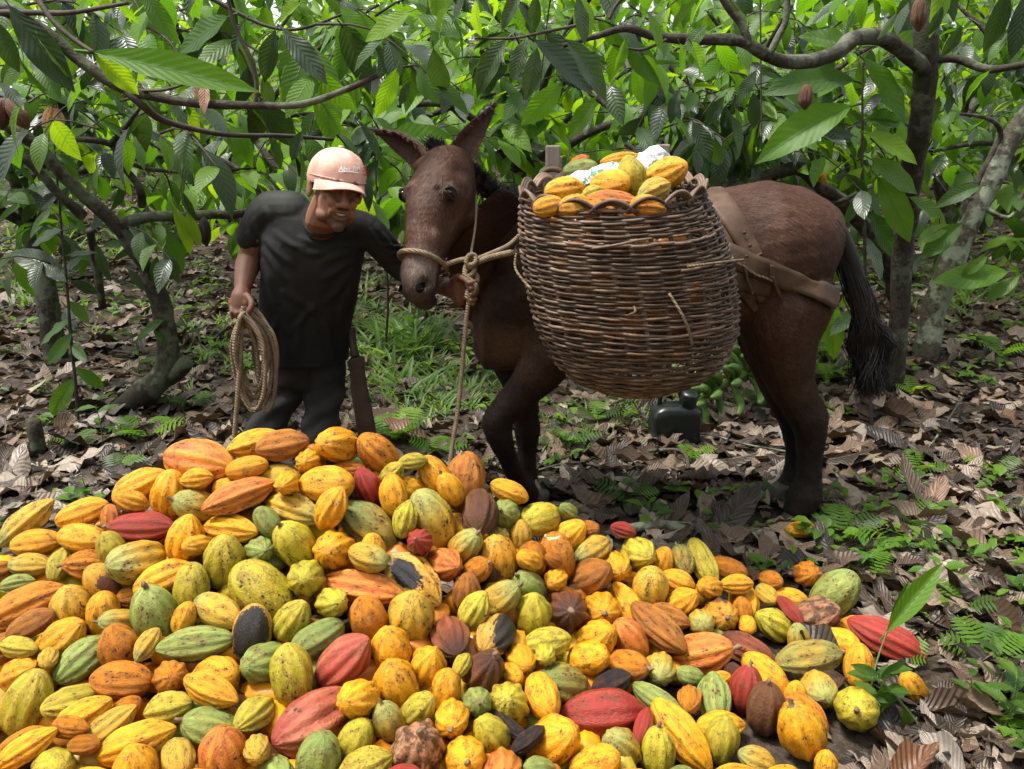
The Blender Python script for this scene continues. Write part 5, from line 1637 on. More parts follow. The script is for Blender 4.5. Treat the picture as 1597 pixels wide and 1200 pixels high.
# ------------------------------------------------------------------ coil of rope in his hand
def make_coil():
    rg = random.Random(12)
    pts = []
    loops = 10
    for L in range(loops):
        rx, ry = rg.uniform(.022, .066), rg.uniform(.125, .180)
        cx, cy = rg.gauss(392, 7), 0
        top = P(386, 488, 2.625)
        for k in range(22):
            a = 2 * math.pi * k / 22
            x = top.x + (cx - 386) * .0021 + rx * math.sin(a) + .012 * math.sin(a) * (1 if a < math.pi else -.3)
            z = top.z - ry + ry * math.cos(a) + .006 * rg.random()
            yy = top.y + (L - loops / 2) * .012 + .012 * math.sin(a * 2 + L) + (.0 if math.cos(a) < .8 else .0)
            # pinch where the fist holds it
            pin = max(0, math.cos(a)) ** 3
            x = x * (1 - pin * .75) + (top.x + .004 * (L % 3 - 1)) * pin * .75
            pts.append(Vector((x, yy, z)))
    o = build('rope_coil', MB().add(*tube(spline(pts, 3), .0074, 7)), ROPE)
    tag(o, 'coil of thick tan rope hanging from the fist of the man in black', 'rope')
    tail = empty('hanging_rope', G(366, 830), 'straight rope end hanging from the fist beside the coil, down behind the heap', 'rope')
    build('strand', MB().add(*tube(spline([P(380, 478, 2.60), P(377, 510, 2.585), P(374, 570, 2.57), P(369, 640, 2.55), P(364, 705, 2.53), P(362, 760, 2.52)], 8), .0085, 8)), ROPE, tail)
make_coil()
# ------------------------------------------------------------------ machete in its sheath at his hip
def make_machete():
    e = empty('machete', G(560, 826), 'machete in a dark leather sheath hanging at the hip of the man', 'machete')
    def slab(l, thick, Y):
        V, F = [], []
        for (x0, y0, x1, y1) in l:
            a, b = P(x0, y0, Y), P(x1, y1, Y)
            V += [a + Vector((0, -thick, 0)), b + Vector((0, -thick, 0)), b + Vector((0, thick, 0)), a + Vector((0, thick, 0))]
        n = len(l)
        for i in range(n - 1):
            for k in range(4):
                F.append((i * 4 + k, i * 4 + (k + 1) % 4, (i + 1) * 4 + (k + 1) % 4, (i + 1) * 4 + k))
        F += [(3, 2, 1, 0), tuple((n - 1) * 4 + k for k in range(4))]
        return V, F
    o = build('sheath', MB().add(*slab([(544, 560, 565, 555), (546, 580, 568, 575), (548, 610, 573, 606), (556, 660, 583, 655), (562, 700, 590, 696), (567, 726, 590, 724)], .012, 2.86)), DARKLEATHER, e, False)
    b = o.modifiers.new('b', 'BEVEL'); b.width = .004; b.segments = 2
    o = build('sheath_band', MB().add(*slab([(543, 563, 567, 557), (545, 575, 569, 569)], .015, 2.86)), DARKLEATHER, e, False)
    build('handle', MB().add(*tube(spline([P(554, 556, 2.86), P(550, 535, 2.87), P(546, 512, 2.88)], 4), lerps([.017, .014, .02], 9), 8)), DARKLEATHER, e)
make_machete()
# ================================================================== jerry can and bananas on the ground
BLACKP = simple_mat('black_plastic', (.005, .007, .0065), (.011, .015, .014), 12, .32, .25, 30, .5)
def make_can():
    base = G(1050, 690)
    e = empty('jerry_can', base, 'black plastic jerry can with dark screw cap standing under the mule', 'jerry can')
    s = mpp(base)
    W, D, H = 78 * s, .15, 70 * s
    rings = []
    for t, k in ((0, .92), (.03, 1), (.10, 1), (.13, .965), (.16, 1), (.26, 1), (.29, .965), (.32, 1), (.62, 1), (.72, .97), (.80, .88), (.86, .70), (.90, .45)):
        off = .0 if t < .6 else (t - .6) * .02
        rings.append(ering(base + Vector((off, 0, t * H)), Vector((1, .15, 0)).normalized(), Vector((-.15, 1, 0)).normalized(), W / 2 * k, D / 2 * min(1, k * 1.05), 32, 4.5))
    build('tank', MB().add(*loft(rings)), BLACKP, e)
    c = base + Vector((.055, -.01, H * .80))
    ax = Vector((.12, -.25, 1)).normalized(); u = ax.orthogonal().normalized(); w = ax.cross(u)
    rings = [ering(c + ax * t, u, w, r, r, 20) for t, r in ((-.03, .050), (.02, .048), (.03, .042), (.035, .046), (.085, .045), (.095, .038))]
    build('cap', MB().add(*loft(rings)), BLACKP, e)
    pts = spline([base + Vector((-.085, 0, H * .72)), base + Vector((-.080, 0, H * 1.08)), base + Vector((-.045, 0, H * 1.32)), base + Vector((.0, 0, H * 1.30)), base + Vector((.03, 0, H * 1.02))], 6)
    build('handle', MB().add(*tube(pts, .013, 10)), BLACKP, e)
make_can()
BAN = simple_mat('green_banana', (.06, .12, .022), (.12, .21, .045), 14, .38, .2, 40, .5)
BANTIP = simple_mat('banana_tip', (.02, .016, .01), (.05, .04, .02), 30, .8, .3)
def make_bananas():
    base = G(1140, 645)
    e = empty('banana_bunch', base, 'bunch of green bananas lying on leaves behind the basket', 'bananas')
    # one banana, bent
    pts = [(0, 0, 0), (.03, 0, .006), (.07, 0, .024), (.105, 0, .052), (.125, 0, .082), (.132, 0, .100)]
    sp = spline(pts, 4); v, f = tube(sp, lerps([.008, .014, .019, .019, .013, .007], len(sp)), 6)
    me = MB().add(v, f).mesh('banana', BAN)
    rg = random.Random(17)
    stem = spline([P(1085, 622, 4.4), P(1128, 600, 4.45), P(1180, 575, 4.55), P(1210, 560, 4.65)], 8)
    build('stem', MB().add(*tube(stem, .028, 8)), BAN, e)
    for h in range(5):                       # hands along the stem
        c = stem[2 + h * 4]; t = (stem[3 + h * 4] - stem[1 + h * 4]).normalized()
        u = Vector((0, 0, 1)); u = (u - t * u.dot(t)).normalized(); w = t.cross(u)
        for k in range(12):
            a = R(-30 + 240 * (k % 7) / 6) + rg.gauss(0, .06) + (.12 if k > 7 else 0)
            d = (u * math.sin(a) - w * math.cos(a) * 1).normalized()
            if d.y > .55: continue
            b = c + d * .028 + t * (.022 if k > 6 else -.022)
            L = rg.uniform(1.25, 1.55)
            o = bpy.data.objects.new('banana', me); COL.objects.link(o)
            bend = (-t * 1.0 + u * .25).normalized()
            o.matrix_basis = Matrix.Translation(b) @ frame(d + t * .1, bend).to_4x4() @ Matrix.Scale(L, 4)
            adopt(o, e)
make_bananas()
# ================================================================== cacao trees and undergrowth
GR_D, GR_M, GR_B = (.018, .038, .012), (.040, .085, .018), (.085, .16, .025)
TR_D, TR_M, TR_B = (.05, .11, .012), (.12, .26, .02), (.26, .42, .03)
LDARK = leaf_mat('leaf_dark', [(0, (.010, .022, .008)), (.5, (.018, .036, .011)), (1, (.030, .055, .014))], [(0, TR_D), (1, (.08, .17, .015))], trans=.22, rough=.36, spec=.5, veincol=(.05, .085, .035), veinamt=.4, spots=.1, bump=.32)
LMID = leaf_mat('leaf_green', [(0, (.024, .058, .008)), (.5, (.045, .10, .010)), (1, (.075, .14, .012))], [(0, (.10, .27, .008)), (1, (.20, .42, .01))], trans=.38, rough=.45, spec=.32, veincol=(.09, .15, .05), veinamt=.25, spots=.1, bump=.28)
LBRIGHT = leaf_mat('leaf_bright', [(0, (.055, .14, .009)), (.5, (.085, .19, .012)), (1, (.13, .23, .016))], [(0, (.20, .46, .008)), (1, (.40, .58, .012))], trans=.46, rough=.48, spec=.28, veincol=(.12, .2, .05), veinamt=.22, spots=.1, bump=.22)
LGRASS = leaf_mat('grass_blade', [(0, (.06, .13, .02)), (1, (.12, .22, .035))], [(0, (.22, .40, .03)), (1, (.32, .48, .05))], trans=.45, rough=.5, veinamt=.1, bump=.1)
LPINK = leaf_mat('young_pink_leaf', [(0, (.42, .22, .14)), (1, (.50, .30, .2))], [(0, (.5, .25, .12)), (1, (.5, .25, .12))], trans=.35, rough=.5, veincol=(.3, .15, .1))
LEAFM = [LDARK, LMID, LBRIGHT]  # tones also stand for shaded and lit foliage
def bark_mat(name, dark, light, lichen, amt):
    m, nt, out = mat(name); n = N(nt)
    p = n.n('TexCoord').outputs['Object']
    a = n.noise(p, 7, 5, .65); b = n.noise(p, 34, 5, .7); c = n.noise(p, 4.2, 4, .55); d = n.noise(p, 15, 3, .6)
    col = n.mix(n.ramp(b, [(.3, 0.), (.7, 1.)]), dark, light)
    lk = n.math('MULTIPLY', n.ramp(n.math('ADD', n.math('MULTIPLY', c, .6), n.math('MULTIPLY', d, .4)), [(.50, 0.), (.57, 1.)]), amt)
    col = n.mix(lk, col, n.mix(b, lichen, tuple(q * 1.5 for q in lichen)))
    mo = n.ramp(a, [(.55, 0.), (.68, 1.)])
    col = n.mix(n.math('MULTIPLY', mo, .6), col, (.03, .05, .015))
    h = n.math('ADD', b, n.math('MULTIPLY', a, .6))
    n.l(n.principled(col, .88, n.bump(h, .9, .012), .25), out.inputs[0]); return m
BARK = bark_mat('cacao_bark', (.018, .014, .011), (.060, .046, .036), (.12, .14, .09), .5)
BARKL = bark_mat('lichen_bark', (.03, .025, .018), (.10, .085, .06), (.20, .23, .16), .7)
TWIG = simple_mat('twig', (.022, .015, .011), (.065, .048, .036), 20, .8, .4)
STEMG = simple_mat('green_stem', (.06, .10, .03), (.11, .15, .05), 20, .6, .2)
frg = random.Random(101)
LT_HI = [leaf_template(14, 4, frg.uniform(.17, .225), droop=frg.uniform(.05, .32), fold=frg.uniform(.05, .30), wav=frg.uniform(.04, .12), quilt=.0045, seed=i, side=frg.uniform(-.08, .08), twist=frg.uniform(-.25, .25)) for i in range(8)]
LT_LO = [leaf_template(5, 1, frg.uniform(.17, .235), droop=frg.uniform(.10, .50), fold=frg.uniform(.0, .4), wav=.05, seed=i, side=frg.uniform(-.1, .1), twist=frg.uniform(-.4, .4)) for i in range(8)]
LM_HI = {m.name: [leaf_mesh('leaf', t, m) for t in LT_HI] for m in LEAFM + [LPINK]}
LM_LO = {m.name: [leaf_mesh('leaf', t, m) for t in LT_LO] for m in LEAFM}
MK = {'d': LDARK, 'm': LMID, 'b': LBRIGHT, 'p': LPINK}
def hero(px, py, Y, tx, ty, parent, k='m', away=.0, face=None, Lmul=1.0):
    """a big leaf from its base pixel to its tip pixel; away: how far the tip lies behind the base"""
    b = P(px, py, Y); t = P(tx, ty, Y + away)
    d = t - b
    nr = face if face is not None else Vector((frg.gauss(0, .3), -.8 + frg.gauss(0, .25), .6))
    return put_leaf('leaf', frg.choice(LM_HI[MK[k].name]), b, d, nr, d.length * Lmul * 1.04, parent)
def twig_spray(b, d, L, nleaf, ll, rg, wood, out, mats, droop=.5):
    """a twig with hanging leaves; appends leaf specs to out"""
    d = d.normalized()
    pts = [b, b + d * L * .5 + Vector((0, 0, .02)), b + d * L + Vector((0, 0, -droop * L * .35))]
    sp = spline(pts, 3)
    wood.add(*tube(sp, lerps([.006, .0045, .0025], len(sp)), 4, False))
    for i in range(nleaf):
        t = .25 + .75 * i / max(1, nleaf - 1); j = min(int(t * (len(sp) - 1)), len(sp) - 2)
        q = sp[j].lerp(sp[j + 1], t * (len(sp) - 1) - j)
        side = d.cross(Vector((0, 0, 1)))
        side = side.normalized() if side.length > .01 else Vector((1, 0, 0))
        sgn = 1 if i % 2 else -1
        dd = (side * sgn * rg.uniform(.4, 1.0) + d * rg.uniform(.2, .8) + Vector((rg.gauss(0, .2), rg.gauss(0, .2), -rg.uniform(.15, 1.1) * droop * 1.6))).normalized()
        nr = Vector((rg.gauss(0, .35), rg.gauss(-.15, .35), 1))
        out.append((rg.randrange(8), tuple(q), dd, nr, ll * rg.uniform(.65, 1.15), rg.random(), rg.choices(range(len(mats)), mats)[0]))
def split_leaves(root, specs, keep, name='leaf'):
    """the largest leaves in view as parts, the rest as one crown"""
    def size(s):
        q = Vector(s[1]) - Vector((0, 0, CAMZ)); d = q.dot(CF)
        x, y = 798.5 + q.x / d * FPX, 600 - q.dot(CU) / d * FPX
        return -s[4] / d if (-60 < x < 1657 and -80 < y < 900) else 0
    specs = sorted(specs, key=size)
    for s in specs[:keep]:
        put_leaf(name, LM_LO[LEAFM[s[6]].name][s[0]], s[1], s[2], s[3], s[4], root)
    if len(specs) > keep: leaf_cloud('crown', specs[keep:], LT_LO, LEAFM, root)
def branch(root, pts, r0, r1, name='branch', m=None, rough=.0, seg=8):
    sp = spline(pts, 6)
    if rough:
        sp = [p + Vector((mnoise.noise(p * 6), mnoise.noise(p * 6 + Vector((9, 0, 0))), mnoise.noise(p * 6 + Vector((0, 9, 0))))) * rough for p in sp]
    rr = lerps([r0, r1], len(sp))
    rr = [r * (1 + .14 * mnoise.noise(p * 14)) for r, p in zip(rr, sp)]
    build(name, MB().add(*tube(sp, rr, seg)), m or BARK, root)
    return sp
POD_TREE = {}
def tree_pod(root, c, L, W, code, ax=(0, 0, -1), name='pod'):
    me = pod_me(code, 3)
    o = bpy.data.objects.new(name, me); COL.objects.link(o)
    o.matrix_basis = Matrix.Translation(c) @ frame(Vector(ax), (0, -1, .2)).to_4x4() @ Matrix.Diagonal((L / 2, W / 2, W / 2, 1))
    adopt(o, root)
    return o

# ---------------------------------------------------------------- left tree: low twisted trunk, limbs to the left edge
def left_tree():
    base = G(205, 640)
    t = empty('cacao_tree', base, 'low crooked cacao tree with mossy twisted trunk left of the man', 'tree')
    Y = base.y
    tr = branch(t, [P(190, 648, Y), P(215, 622, Y), P(248, 595, Y - .02), P(262, 562, Y - .03), P(258, 510, Y - .05), P(250, 470, Y - .05), P(228, 425, Y - .08)], .085, .050, 'trunk', BARK, .012, 12)
    branch(t, [P(248, 597, Y), P(275, 580, Y - .03), P(292, 565, Y - .06)], .060, .040, 'stump_limb', BARK, .01, 10)
    branch(t, [P(235, 435, Y - .06), P(215, 400, Y - .1), P(185, 355, Y - .15), P(135, 310, Y - .2), P(95, 270, Y - .25), P(40, 215, Y - .3), P(-40, 165, Y - .35)], .042, .030, 'limb', BARK, .01, 10)
    branch(t, [P(190, 350, Y - .15), P(230, 338, Y - .1), P(300, 338, Y), P(365, 334, Y + .1), P(402, 322, Y + .15), P(405, 300, Y + .15), P(390, 280, Y + .15)], .034, .012, 'limb', BARK, .01)
    branch(t, [P(128, 338, Y - .2), P(90, 300, Y - .3), P(40, 250, Y - .4), P(-20, 230, Y - .5)], .028, .02, 'limb', BARK, .01)
    branch(t, [P(222, 320, Y), P(215, 290, Y - .1), P(190, 255, Y - .15), P(172, 225, Y - .2), P(100, 218, Y - .3)], .024, .014, 'limb', BARK, .01)
    branch(t, [P(172, 225, Y - .2), P(195, 200, Y - .25), P(218, 168, Y - .3)], .018, .010, 'limb', BARK)
    branch(t, [P(175, 230, Y - .2), P(210, 258, Y - .15), P(270, 268, Y - .1), P(330, 268, Y), P(400, 262, Y + .1)], .014, .007, 'limb', BARK)
    branch(t, [P(160, 480, Y + .4), P(148, 400, Y + .35), P(140, 360, Y + .2)], .026, .022, 'limb', BARK)
    tree_pod(t, P(319, 362, Y), 46 * mpp(P(319, 362, Y)), 20 * mpp(P(319, 362, Y)), 'X')
    tree_pod(t, P(28, 178, Y - .4), 48 * mpp(P(28, 178, Y)), 26 * mpp(P(28, 178, Y)), 'B', (.5, 0, -1))
    tree_pod(t, P(2, 178, Y - .4), 44 * mpp(P(28, 178, Y)), 26 * mpp(P(28, 178, Y)), 'B', (-.2, 0, -1))
    for l in ((270, 325, 305, 395, 'b'), (292, 330, 312, 385, 'b'), (262, 360, 285, 425, 'm'), (245, 400, 240, 440, 'm'), (95, 260, 88, 240, 'm'), (100, 240, 118, 300, 'm'), (255, 500, 218, 520, 'm'), (240, 515, 260, 535, 'm'),
              (170, 320, 140, 360, 'd'), (150, 380, 170, 440, 'd'), (130, 400, 90, 430, 'd'), (200, 420, 225, 450, 'd'), (90, 300, 60, 330, 'd'), (285, 300, 300, 340, 'd'), (160, 385, 195, 375, 'm'), (100, 330, 130, 345, 'm')):
        hero(l[0], l[1], Y - .12, l[2], l[3], t, l[4])
    for k in range(6): hero(75 + k * 3, 168, Y - .3, 66 + k * 6, 198 + (k % 3) * 4, t, 'p')
    rg = random.Random(41); specs, wood = [], MB()
    for k in range(50):
        px, py = rg.uniform(-60, 420), rg.uniform(130, 420) if rg.random() < .5 else rg.uniform(-20, 240)
        if py > 300 and px > 230: continue
        c = P(px, py, Y + rg.uniform(-.3, .5))
        d = Vector((rg.gauss(0, 1), rg.gauss(0, .6), rg.gauss(0, .4)))
        twig_spray(c, d, rg.uniform(.18, .4), rg.randint(3, 6), .19, rg, wood, specs, [5, 4, 1], .5)
    build('twigs', wood, TWIG, t)['kind'] = 'stuff'; split_leaves(t, specs, 110)
left_tree()

# ---------------------------------------------------------------- tree overhanging from the left, nearest branch
def left_overhang():
    base = Vector((-2.35, 2.75, gz(-2.35, 2.75)))
    t = empty('cacao_tree', base, 'cacao tree beyond the left edge whose branch crosses the upper left', 'tree')
    Y = 2.75
    branch(t, [base, base + Vector((.05, 0, .8)), P(-190, 40, Y), P(-120, -40, Y)], .09, .06, 'trunk', BARKL, .01, 10)
    b = branch(t, [P(-190, 40, Y), P(-20, 10, Y), P(60, 45, Y), P(125, 95, Y), P(190, 138, Y), P(260, 155, Y), P(340, 164, Y), P(400, 164, Y), P(470, 162, Y), P(540, 140, Y), P(590, 118, Y)], .024, .008, 'branch', BARK, .004)
    branch(t, [P(-60, 20, Y), P(50, 20, Y - .1), P(110, 20, Y - .15), P(200, 5, Y - .2)], .010, .006, 'branch', TWIG)
    branch(t, [P(40, -30, Y - .35), P(80, 30, Y - .4), P(115, 62, Y - .42), P(146, 82, Y - .44)], .009, .005, 'branch', TWIG)
    branch(t, [P(195, 140, Y), P(222, 165, Y), P(260, 190, Y + .1), P(350, 210, Y + .2), P(440, 212, Y + .3), P(520, 218, Y + .4)], .014, .006, 'branch', TWIG)
    branch(t, [P(398, 164, Y), P(400, 130, Y), P(392, 95, Y), P(375, 60, Y), P(360, 20, Y), P(352, -30, Y)], .008, .006, 'branch', TWIG)
    branch(t, [P(218, 142, Y), P(260, 140, Y - .05), P(305, 125, Y - .05)], .006, .003, 'branch', TWIG)
    branch(t, [P(300, -20, Y + .2), P(370, 20, Y + .2), P(420, 42, Y + .2), P(470, 45, Y + .2), P(540, 20, Y + .3)], .008, .004, 'branch', TWIG)
    tp = leaf_template(16, 4, .105, droop=.04, fold=.25, wav=.05, quilt=.004, seed=2)
    b0, e0 = P(146, 82, Y - .44), P(405, 139, Y - .40)
    put_leaf('leaf', leaf_mesh('leaf', tp, LBRIGHT), b0, e0 - b0, Vector((.1, -.8, .45)), (e0 - b0).length, t)
    hero(148, 84, Y - .43, 216, 146, t, 'b', .05, Vector((.3, -.9, .2)))
    for l in ((15, 10, 112, 138, 'd', -.1), (-10, 30, 28, 112, 'd', -.1), (70, 20, 112, 62, 'm', 0), (110, 62, 45, 90, 'm', .1), (225, -12, 268, 64, 'm', 0), (135, -8, 118, 52, 'b', .1), (356, 26, 271, 79, 'm', .1), (382, 32, 352, 92, 'd', .1),
              (430, 48, 406, 128, 'd', .1), (441, 46, 510, 124, 'd', .1), (485, 84, 428, 121, 'b', .2), (60, 60, 112, 132, 'm', -.15), (30, 90, 68, 145, 'm', -.1), (320, 125, 318, 176, 'p', 0), (306, 122, 316, 160, 'p', 0), (180, -5, 215, 40, 'b', .2),
              (410, 120, 425, 172, 'd', .15), (500, 130, 470, 165, 'm', .1), (560, 120, 545, 170, 'm', .1), (470, 5, 430, 35, 'b', .2), (530, 10, 580, 60, 'b', .25), (320, 60, 290, 110, 'd', .2), (255, 90, 240, 130, 'd', .2),
              (420, 215, 445, 262, 'd', .3), (470, 205, 455, 250, 'd', .3), (505, 165, 540, 205, 'm', .3), (0, 130, 40, 165, 'd', 0), (560, 190, 600, 250, 'd', .3)):
        hero(l[0], l[1], Y + l[5], l[2], l[3], t, l[4], frg.uniform(-.05, .1))
    rg = random.Random(43); specs, wood = [], MB()
    for k in range(34):
        c = P(rg.uniform(-60, 620), rg.uniform(-60, 215), Y + rg.uniform(.2, 1.0))
        twig_spray(c, Vector((rg.gauss(0, 1), rg.gauss(0, .6), rg.gauss(-.1, .3))), rg.uniform(.2, .45), rg.randint(3, 6), .22, rg, wood, specs, [4, 5, 3], .6)
    build('twigs', wood, TWIG, t)['kind'] = 'stuff'; split_leaves(t, specs, 110)
left_overhang()

# ---------------------------------------------------------------- overhanging branch in the upper middle and right
def right_overhang():
    base = P(1402, 560, 4.9); base.z = gz(base.x, base.y)
    t = empty('cacao_tree', base, 'cacao tree with dark upright trunk whose boughs cross the upper right', 'tree')
    Y = 4.1
    branch(t, [base, P(1408, 400, 4.75), P(1416, 330, 4.6), P(1424, 250, 4.4), P(1438, 170, Y + .1), P(1445, 90, Y), P(1440, 20, Y), P(1436, -60, Y)], .058, .055, 'trunk', BARK, .012, 12)
    Y2 = 3.1
    b = branch(t, [P(1445, 110, Y), P(1380, 62, Y - .2), P(1330, 62, Y - .4), P(1300, 85, Y - .5), P(1240, 97, Y - .65), P(1190, 85, Y - .8), P(1150, 65, Y - .85), P(1080, 62, Y - .9), P(1020, 58, Y - .95), P(975, 45, Y - 1.0), P(930, 58, Y - 1.0), P(880, 72, Y - 1.05)], .040, .007, 'bough', BARK, .006)
    branch(t, [P(1168, 72, Y - .85), P(1158, 40, Y - .85), P(1140, 18, Y - .85), P(1118, -15, Y - .85)], .016, .013, 'branch', BARK)
    branch(t, [P(1200, 85, Y - .8), P(1215, 55, Y - .8), P(1226, 30, Y - .8), P(1228, -20, Y - .8)], .014, .012, 'branch', BARK)
    branch(t, [P(1440, 95, Y), P(1490, 92, Y), P(1540, 108, Y - .1), P(1600, 100, Y - .2), P(1680, 80, Y - .3)], .022, .014, 'branch', BARK)
    branch(t, [P(1186, -20, Y - .6), P(1186, 60, Y - .6), P(1187, 140, Y - .6), P(1188, 220, Y - .6)], .004, .003, 'vine', TWIG)
    branch(t, [P(950, 30, Y - 1.0), P(960, 10, Y - 1.0), P(985, -20, Y - 1.0)], .007, .006, 'branch', TWIG)
    branch(t, [P(1040, 62, Y - .95), P(1000, 78, Y - .95), P(955, 70, Y - 1)], .006, .004, 'branch', TWIG)
    branch(t, [P(900, 40, Y - 1.1), P(850, 50, Y - 1.2), P(800, 60, Y - 1.25), P(740, 60, Y - 1.25)], .006, .004, 'branch', TWIG)
    tree_pod(t, P(1435, 20, Y - .15), 54 * mpp(P(1435, 20, Y)), 26 * mpp(P(1435, 20, Y)), 'B')
    tree_pod(t, P(1256, 152, Y - .5), 34 * mpp(P(1256, 152, Y)), 20 * mpp(P(1256, 152, Y)), 'B')
    YL = Y - 1.3
    for l in ((676, 76, 689, 158, 'd'), (790, 62, 732, 140, 'd'), (772, 92, 760, 152, 'd'), (818, 62, 801, 126, 'd'), (838, 75, 822, 156, 'd'), (832, 62, 928, 136, 'd'), (882, 62, 960, 146, 'd'), (876, 128, 819, 199, 'b'), (930, 152, 884, 218, 'm'),
              (815, -12, 774, 40, 'd'), (836, -8, 833, 52, 'd'), (900, -5, 916, 66, 'd'), (935, -25, 962, 26, 'd'), (1088, -5, 1044, 42, 'd'), (976, 58, 962, 112, 'm'), (640, 18, 568, 63, 'b'), (742, 0, 740, 55, 'b'), (700, 10, 668, 60, 'b'), (620, 106, 590, 184, 'b'),
              (720, 60, 650, 20, 'm'), (560, 20, 600, 70, 'm'), (1010, 20, 1040, 75, 'm'), (1100, 40, 1070, 80, 'm'), (1060, 68, 1070, 118, 'm'), (1078, 66, 1098, 118, 'm'), (600, 60, 545, 100, 'm'), (640, 130, 620, 165, 'd')):
        hero(l[0], l[1], YL + frg.uniform(-.1, .2), l[2], l[3], t, l[4], frg.uniform(-.03, .12))
    hero(588, 228, 3.5, 702, 205, t, 'b')
    for l in ((1570, -15, 1545, 82, 'd'), (1600, -10, 1585, 90, 'd'), (1470, 10, 1450, 60, 'd'), (1500, 40, 1475, 90, 'd'), (1400, 20, 1370, 60, 'd'), (1480, 120, 1500, 170, 'd'), (1545, 110, 1500, 150, 'm'), (1180, 110, 1150, 160, 'd'), (1175, 145, 1180, 200, 'd'),
              (1130, 150, 1100, 200, 'd'), (1115, 215, 1120, 265, 'd'), (1140, 180, 1165, 240, 'd'), (1060, 140, 1040, 190, 'd'), (1080, 190, 1110, 250, 'd')):
        hero(l[0], l[1], Y - .5, l[2], l[3], t, l[4], frg.uniform(-.05, .1))
    rg = random.Random(47); specs, wood = [], MB()
    for k in range(52):
        px, py, yy = rg.uniform(560, 1650), rg.uniform(-70, 150), Y + rg.uniform(-.5, 1.0)
        if 1190 < px < 1500 and py > 10: yy = rg.uniform(4.9, 5.6)
        if px >= 1500: yy = rg.uniform(5.7, 6.4)
        c = P(px, py, yy)
        twig_spray(c, Vector((rg.gauss(0, 1), rg.gauss(0, .6), rg.gauss(-.1, .3))), rg.uniform(.2, .45), rg.randint(3, 6), .23, rg, wood, specs, [4, 4, 3], .6)
    for k in range(26):
        c = P(rg.uniform(1030, 1240), rg.uniform(110, 270), Y + rg.uniform(.1, .8))
        twig_spray(c, Vector((rg.gauss(0, 1), rg.gauss(0, .6), rg.gauss(-.1, .3))), rg.uniform(.2, .4), rg.randint(3, 6), .21, rg, wood, specs, [6, 3, 1], .7)
    build('twigs', wood, TWIG, t)['kind'] = 'stuff'; split_leaves(t, specs, 130)
right_overhang()

# ---------------------------------------------------------------- leaning lichen trunk at right
def leaning_tree():
    base = G(1442, 560)
    t = empty('cacao_tree', base, 'leaning cacao tree with pale lichen on its trunk at the right edge', 'tree')
    Y = base.y
    branch(t, [base - Vector((0, 0, .05)), P(1446, 540, Y), P(1458, 480, Y), P(1482, 415, Y), P(1510, 350, Y), P(1540, 290, Y), P(1572, 225, Y), P(1605, 175, Y), P(1660, 90, Y)], .095, .060, 'trunk', BARKL, .012, 12)
    branch(t, [P(1500, 360, Y), P(1510, 310, Y), P(1545, 245, Y), P(1560, 205, Y), P(1540, 185, Y - .1), P(1498, 178, Y - .2)], .030, .010, 'branch', BARK)
    branch(t, [P(1498, 318, Y - .1), P(1475, 300, Y - .1), P(1455, 270, Y - .1)], .016, .008, 'branch', BARK)
    branch(t, [P(1500, 300, Y), P(1570, 340, Y - .1), P(1597, 300, Y - .1), P(1640, 250, Y - .1)], .016, .012, 'branch', BARKL)
    for l in ((1500, 348, 1438, 402, 'm'), (1572, 424, 1464, 440, 'b'), (1440, 395, 1372, 455, 'd'), (1420, 460, 1372, 440, 'm'), (1430, 380, 1480, 345, 'm'), (1530, 290, 1460, 312, 'm'), (1590, 430, 1540, 470, 'm'), (1540, 400, 1500, 430, 'm')):
        hero(l[0], l[1], Y - .25, l[2], l[3], t, l[4])
    rg = random.Random(53); specs, wood = [], MB()
    for k in range(24):
        c = P(rg.uniform(1500, 1680), rg.uniform(60, 420), Y + rg.uniform(.4, 1.3))
        twig_spray(c, Vector((rg.gauss(0, 1), rg.gauss(0, .6), rg.gauss(0, .3))), rg.uniform(.2, .4), rg.randint(3, 5), .20, rg, wood, specs, [4, 4, 2], .6)
    build('twigs', wood, TWIG, t)['kind'] = 'stuff'; split_leaves(t, specs, 70)
leaning_tree()

# ---------------------------------------------------------------- fallen bough behind the mule with a ripe pod
def low_bough():
    base = G(1330, 420)
    t = empty('cacao_tree', P(1230, 420, 5.0), 'dark mossy cacao bough behind the mule rump bearing one ripe pod', 'tree')
    t.location.z = gz(t.location.x, 5.0)
    Y = 4.4
    branch(t, [P(1400, 470, 5.2), P(1380, 400, 5.0), P(1330, 330, 4.7), P(1290, 300, Y), P(1250, 265, Y), P(1215, 268, Y), P(1170, 285, Y), P(1100, 300, Y)], .05, .028, 'trunk', BARK, .012)
    branch(t, [P(1255, 268, Y), P(1280, 300, Y), P(1300, 318, Y), P(1360, 290, Y)], .022, .012, 'branch', BARK)
    tree_pod(t, P(1283, 277, Y - .1), 20 * mpp(P(1283, 277, Y)), 13 * mpp(P(1283, 277, Y)), 'Y')
    rg = random.Random(59); specs, wood = [], MB()
    for k in range(22):
        px = rg.uniform(1080, 1420)
        c = P(px, rg.uniform(180, 330), Y + (rg.uniform(.1, .8) if px < 1210 else rg.uniform(.5, 1.1)))
        twig_spray(c, Vector((rg.gauss(0, 1), rg.gauss(0, .6), rg.gauss(0, .3))), rg.uniform(.2, .4), rg.randint(3, 6), .2, rg, wood, specs, [4, 4, 2], .6)
    build('twigs', wood, TWIG, t)['kind'] = 'stuff'; split_leaves(t, specs, 60)
low_bough()

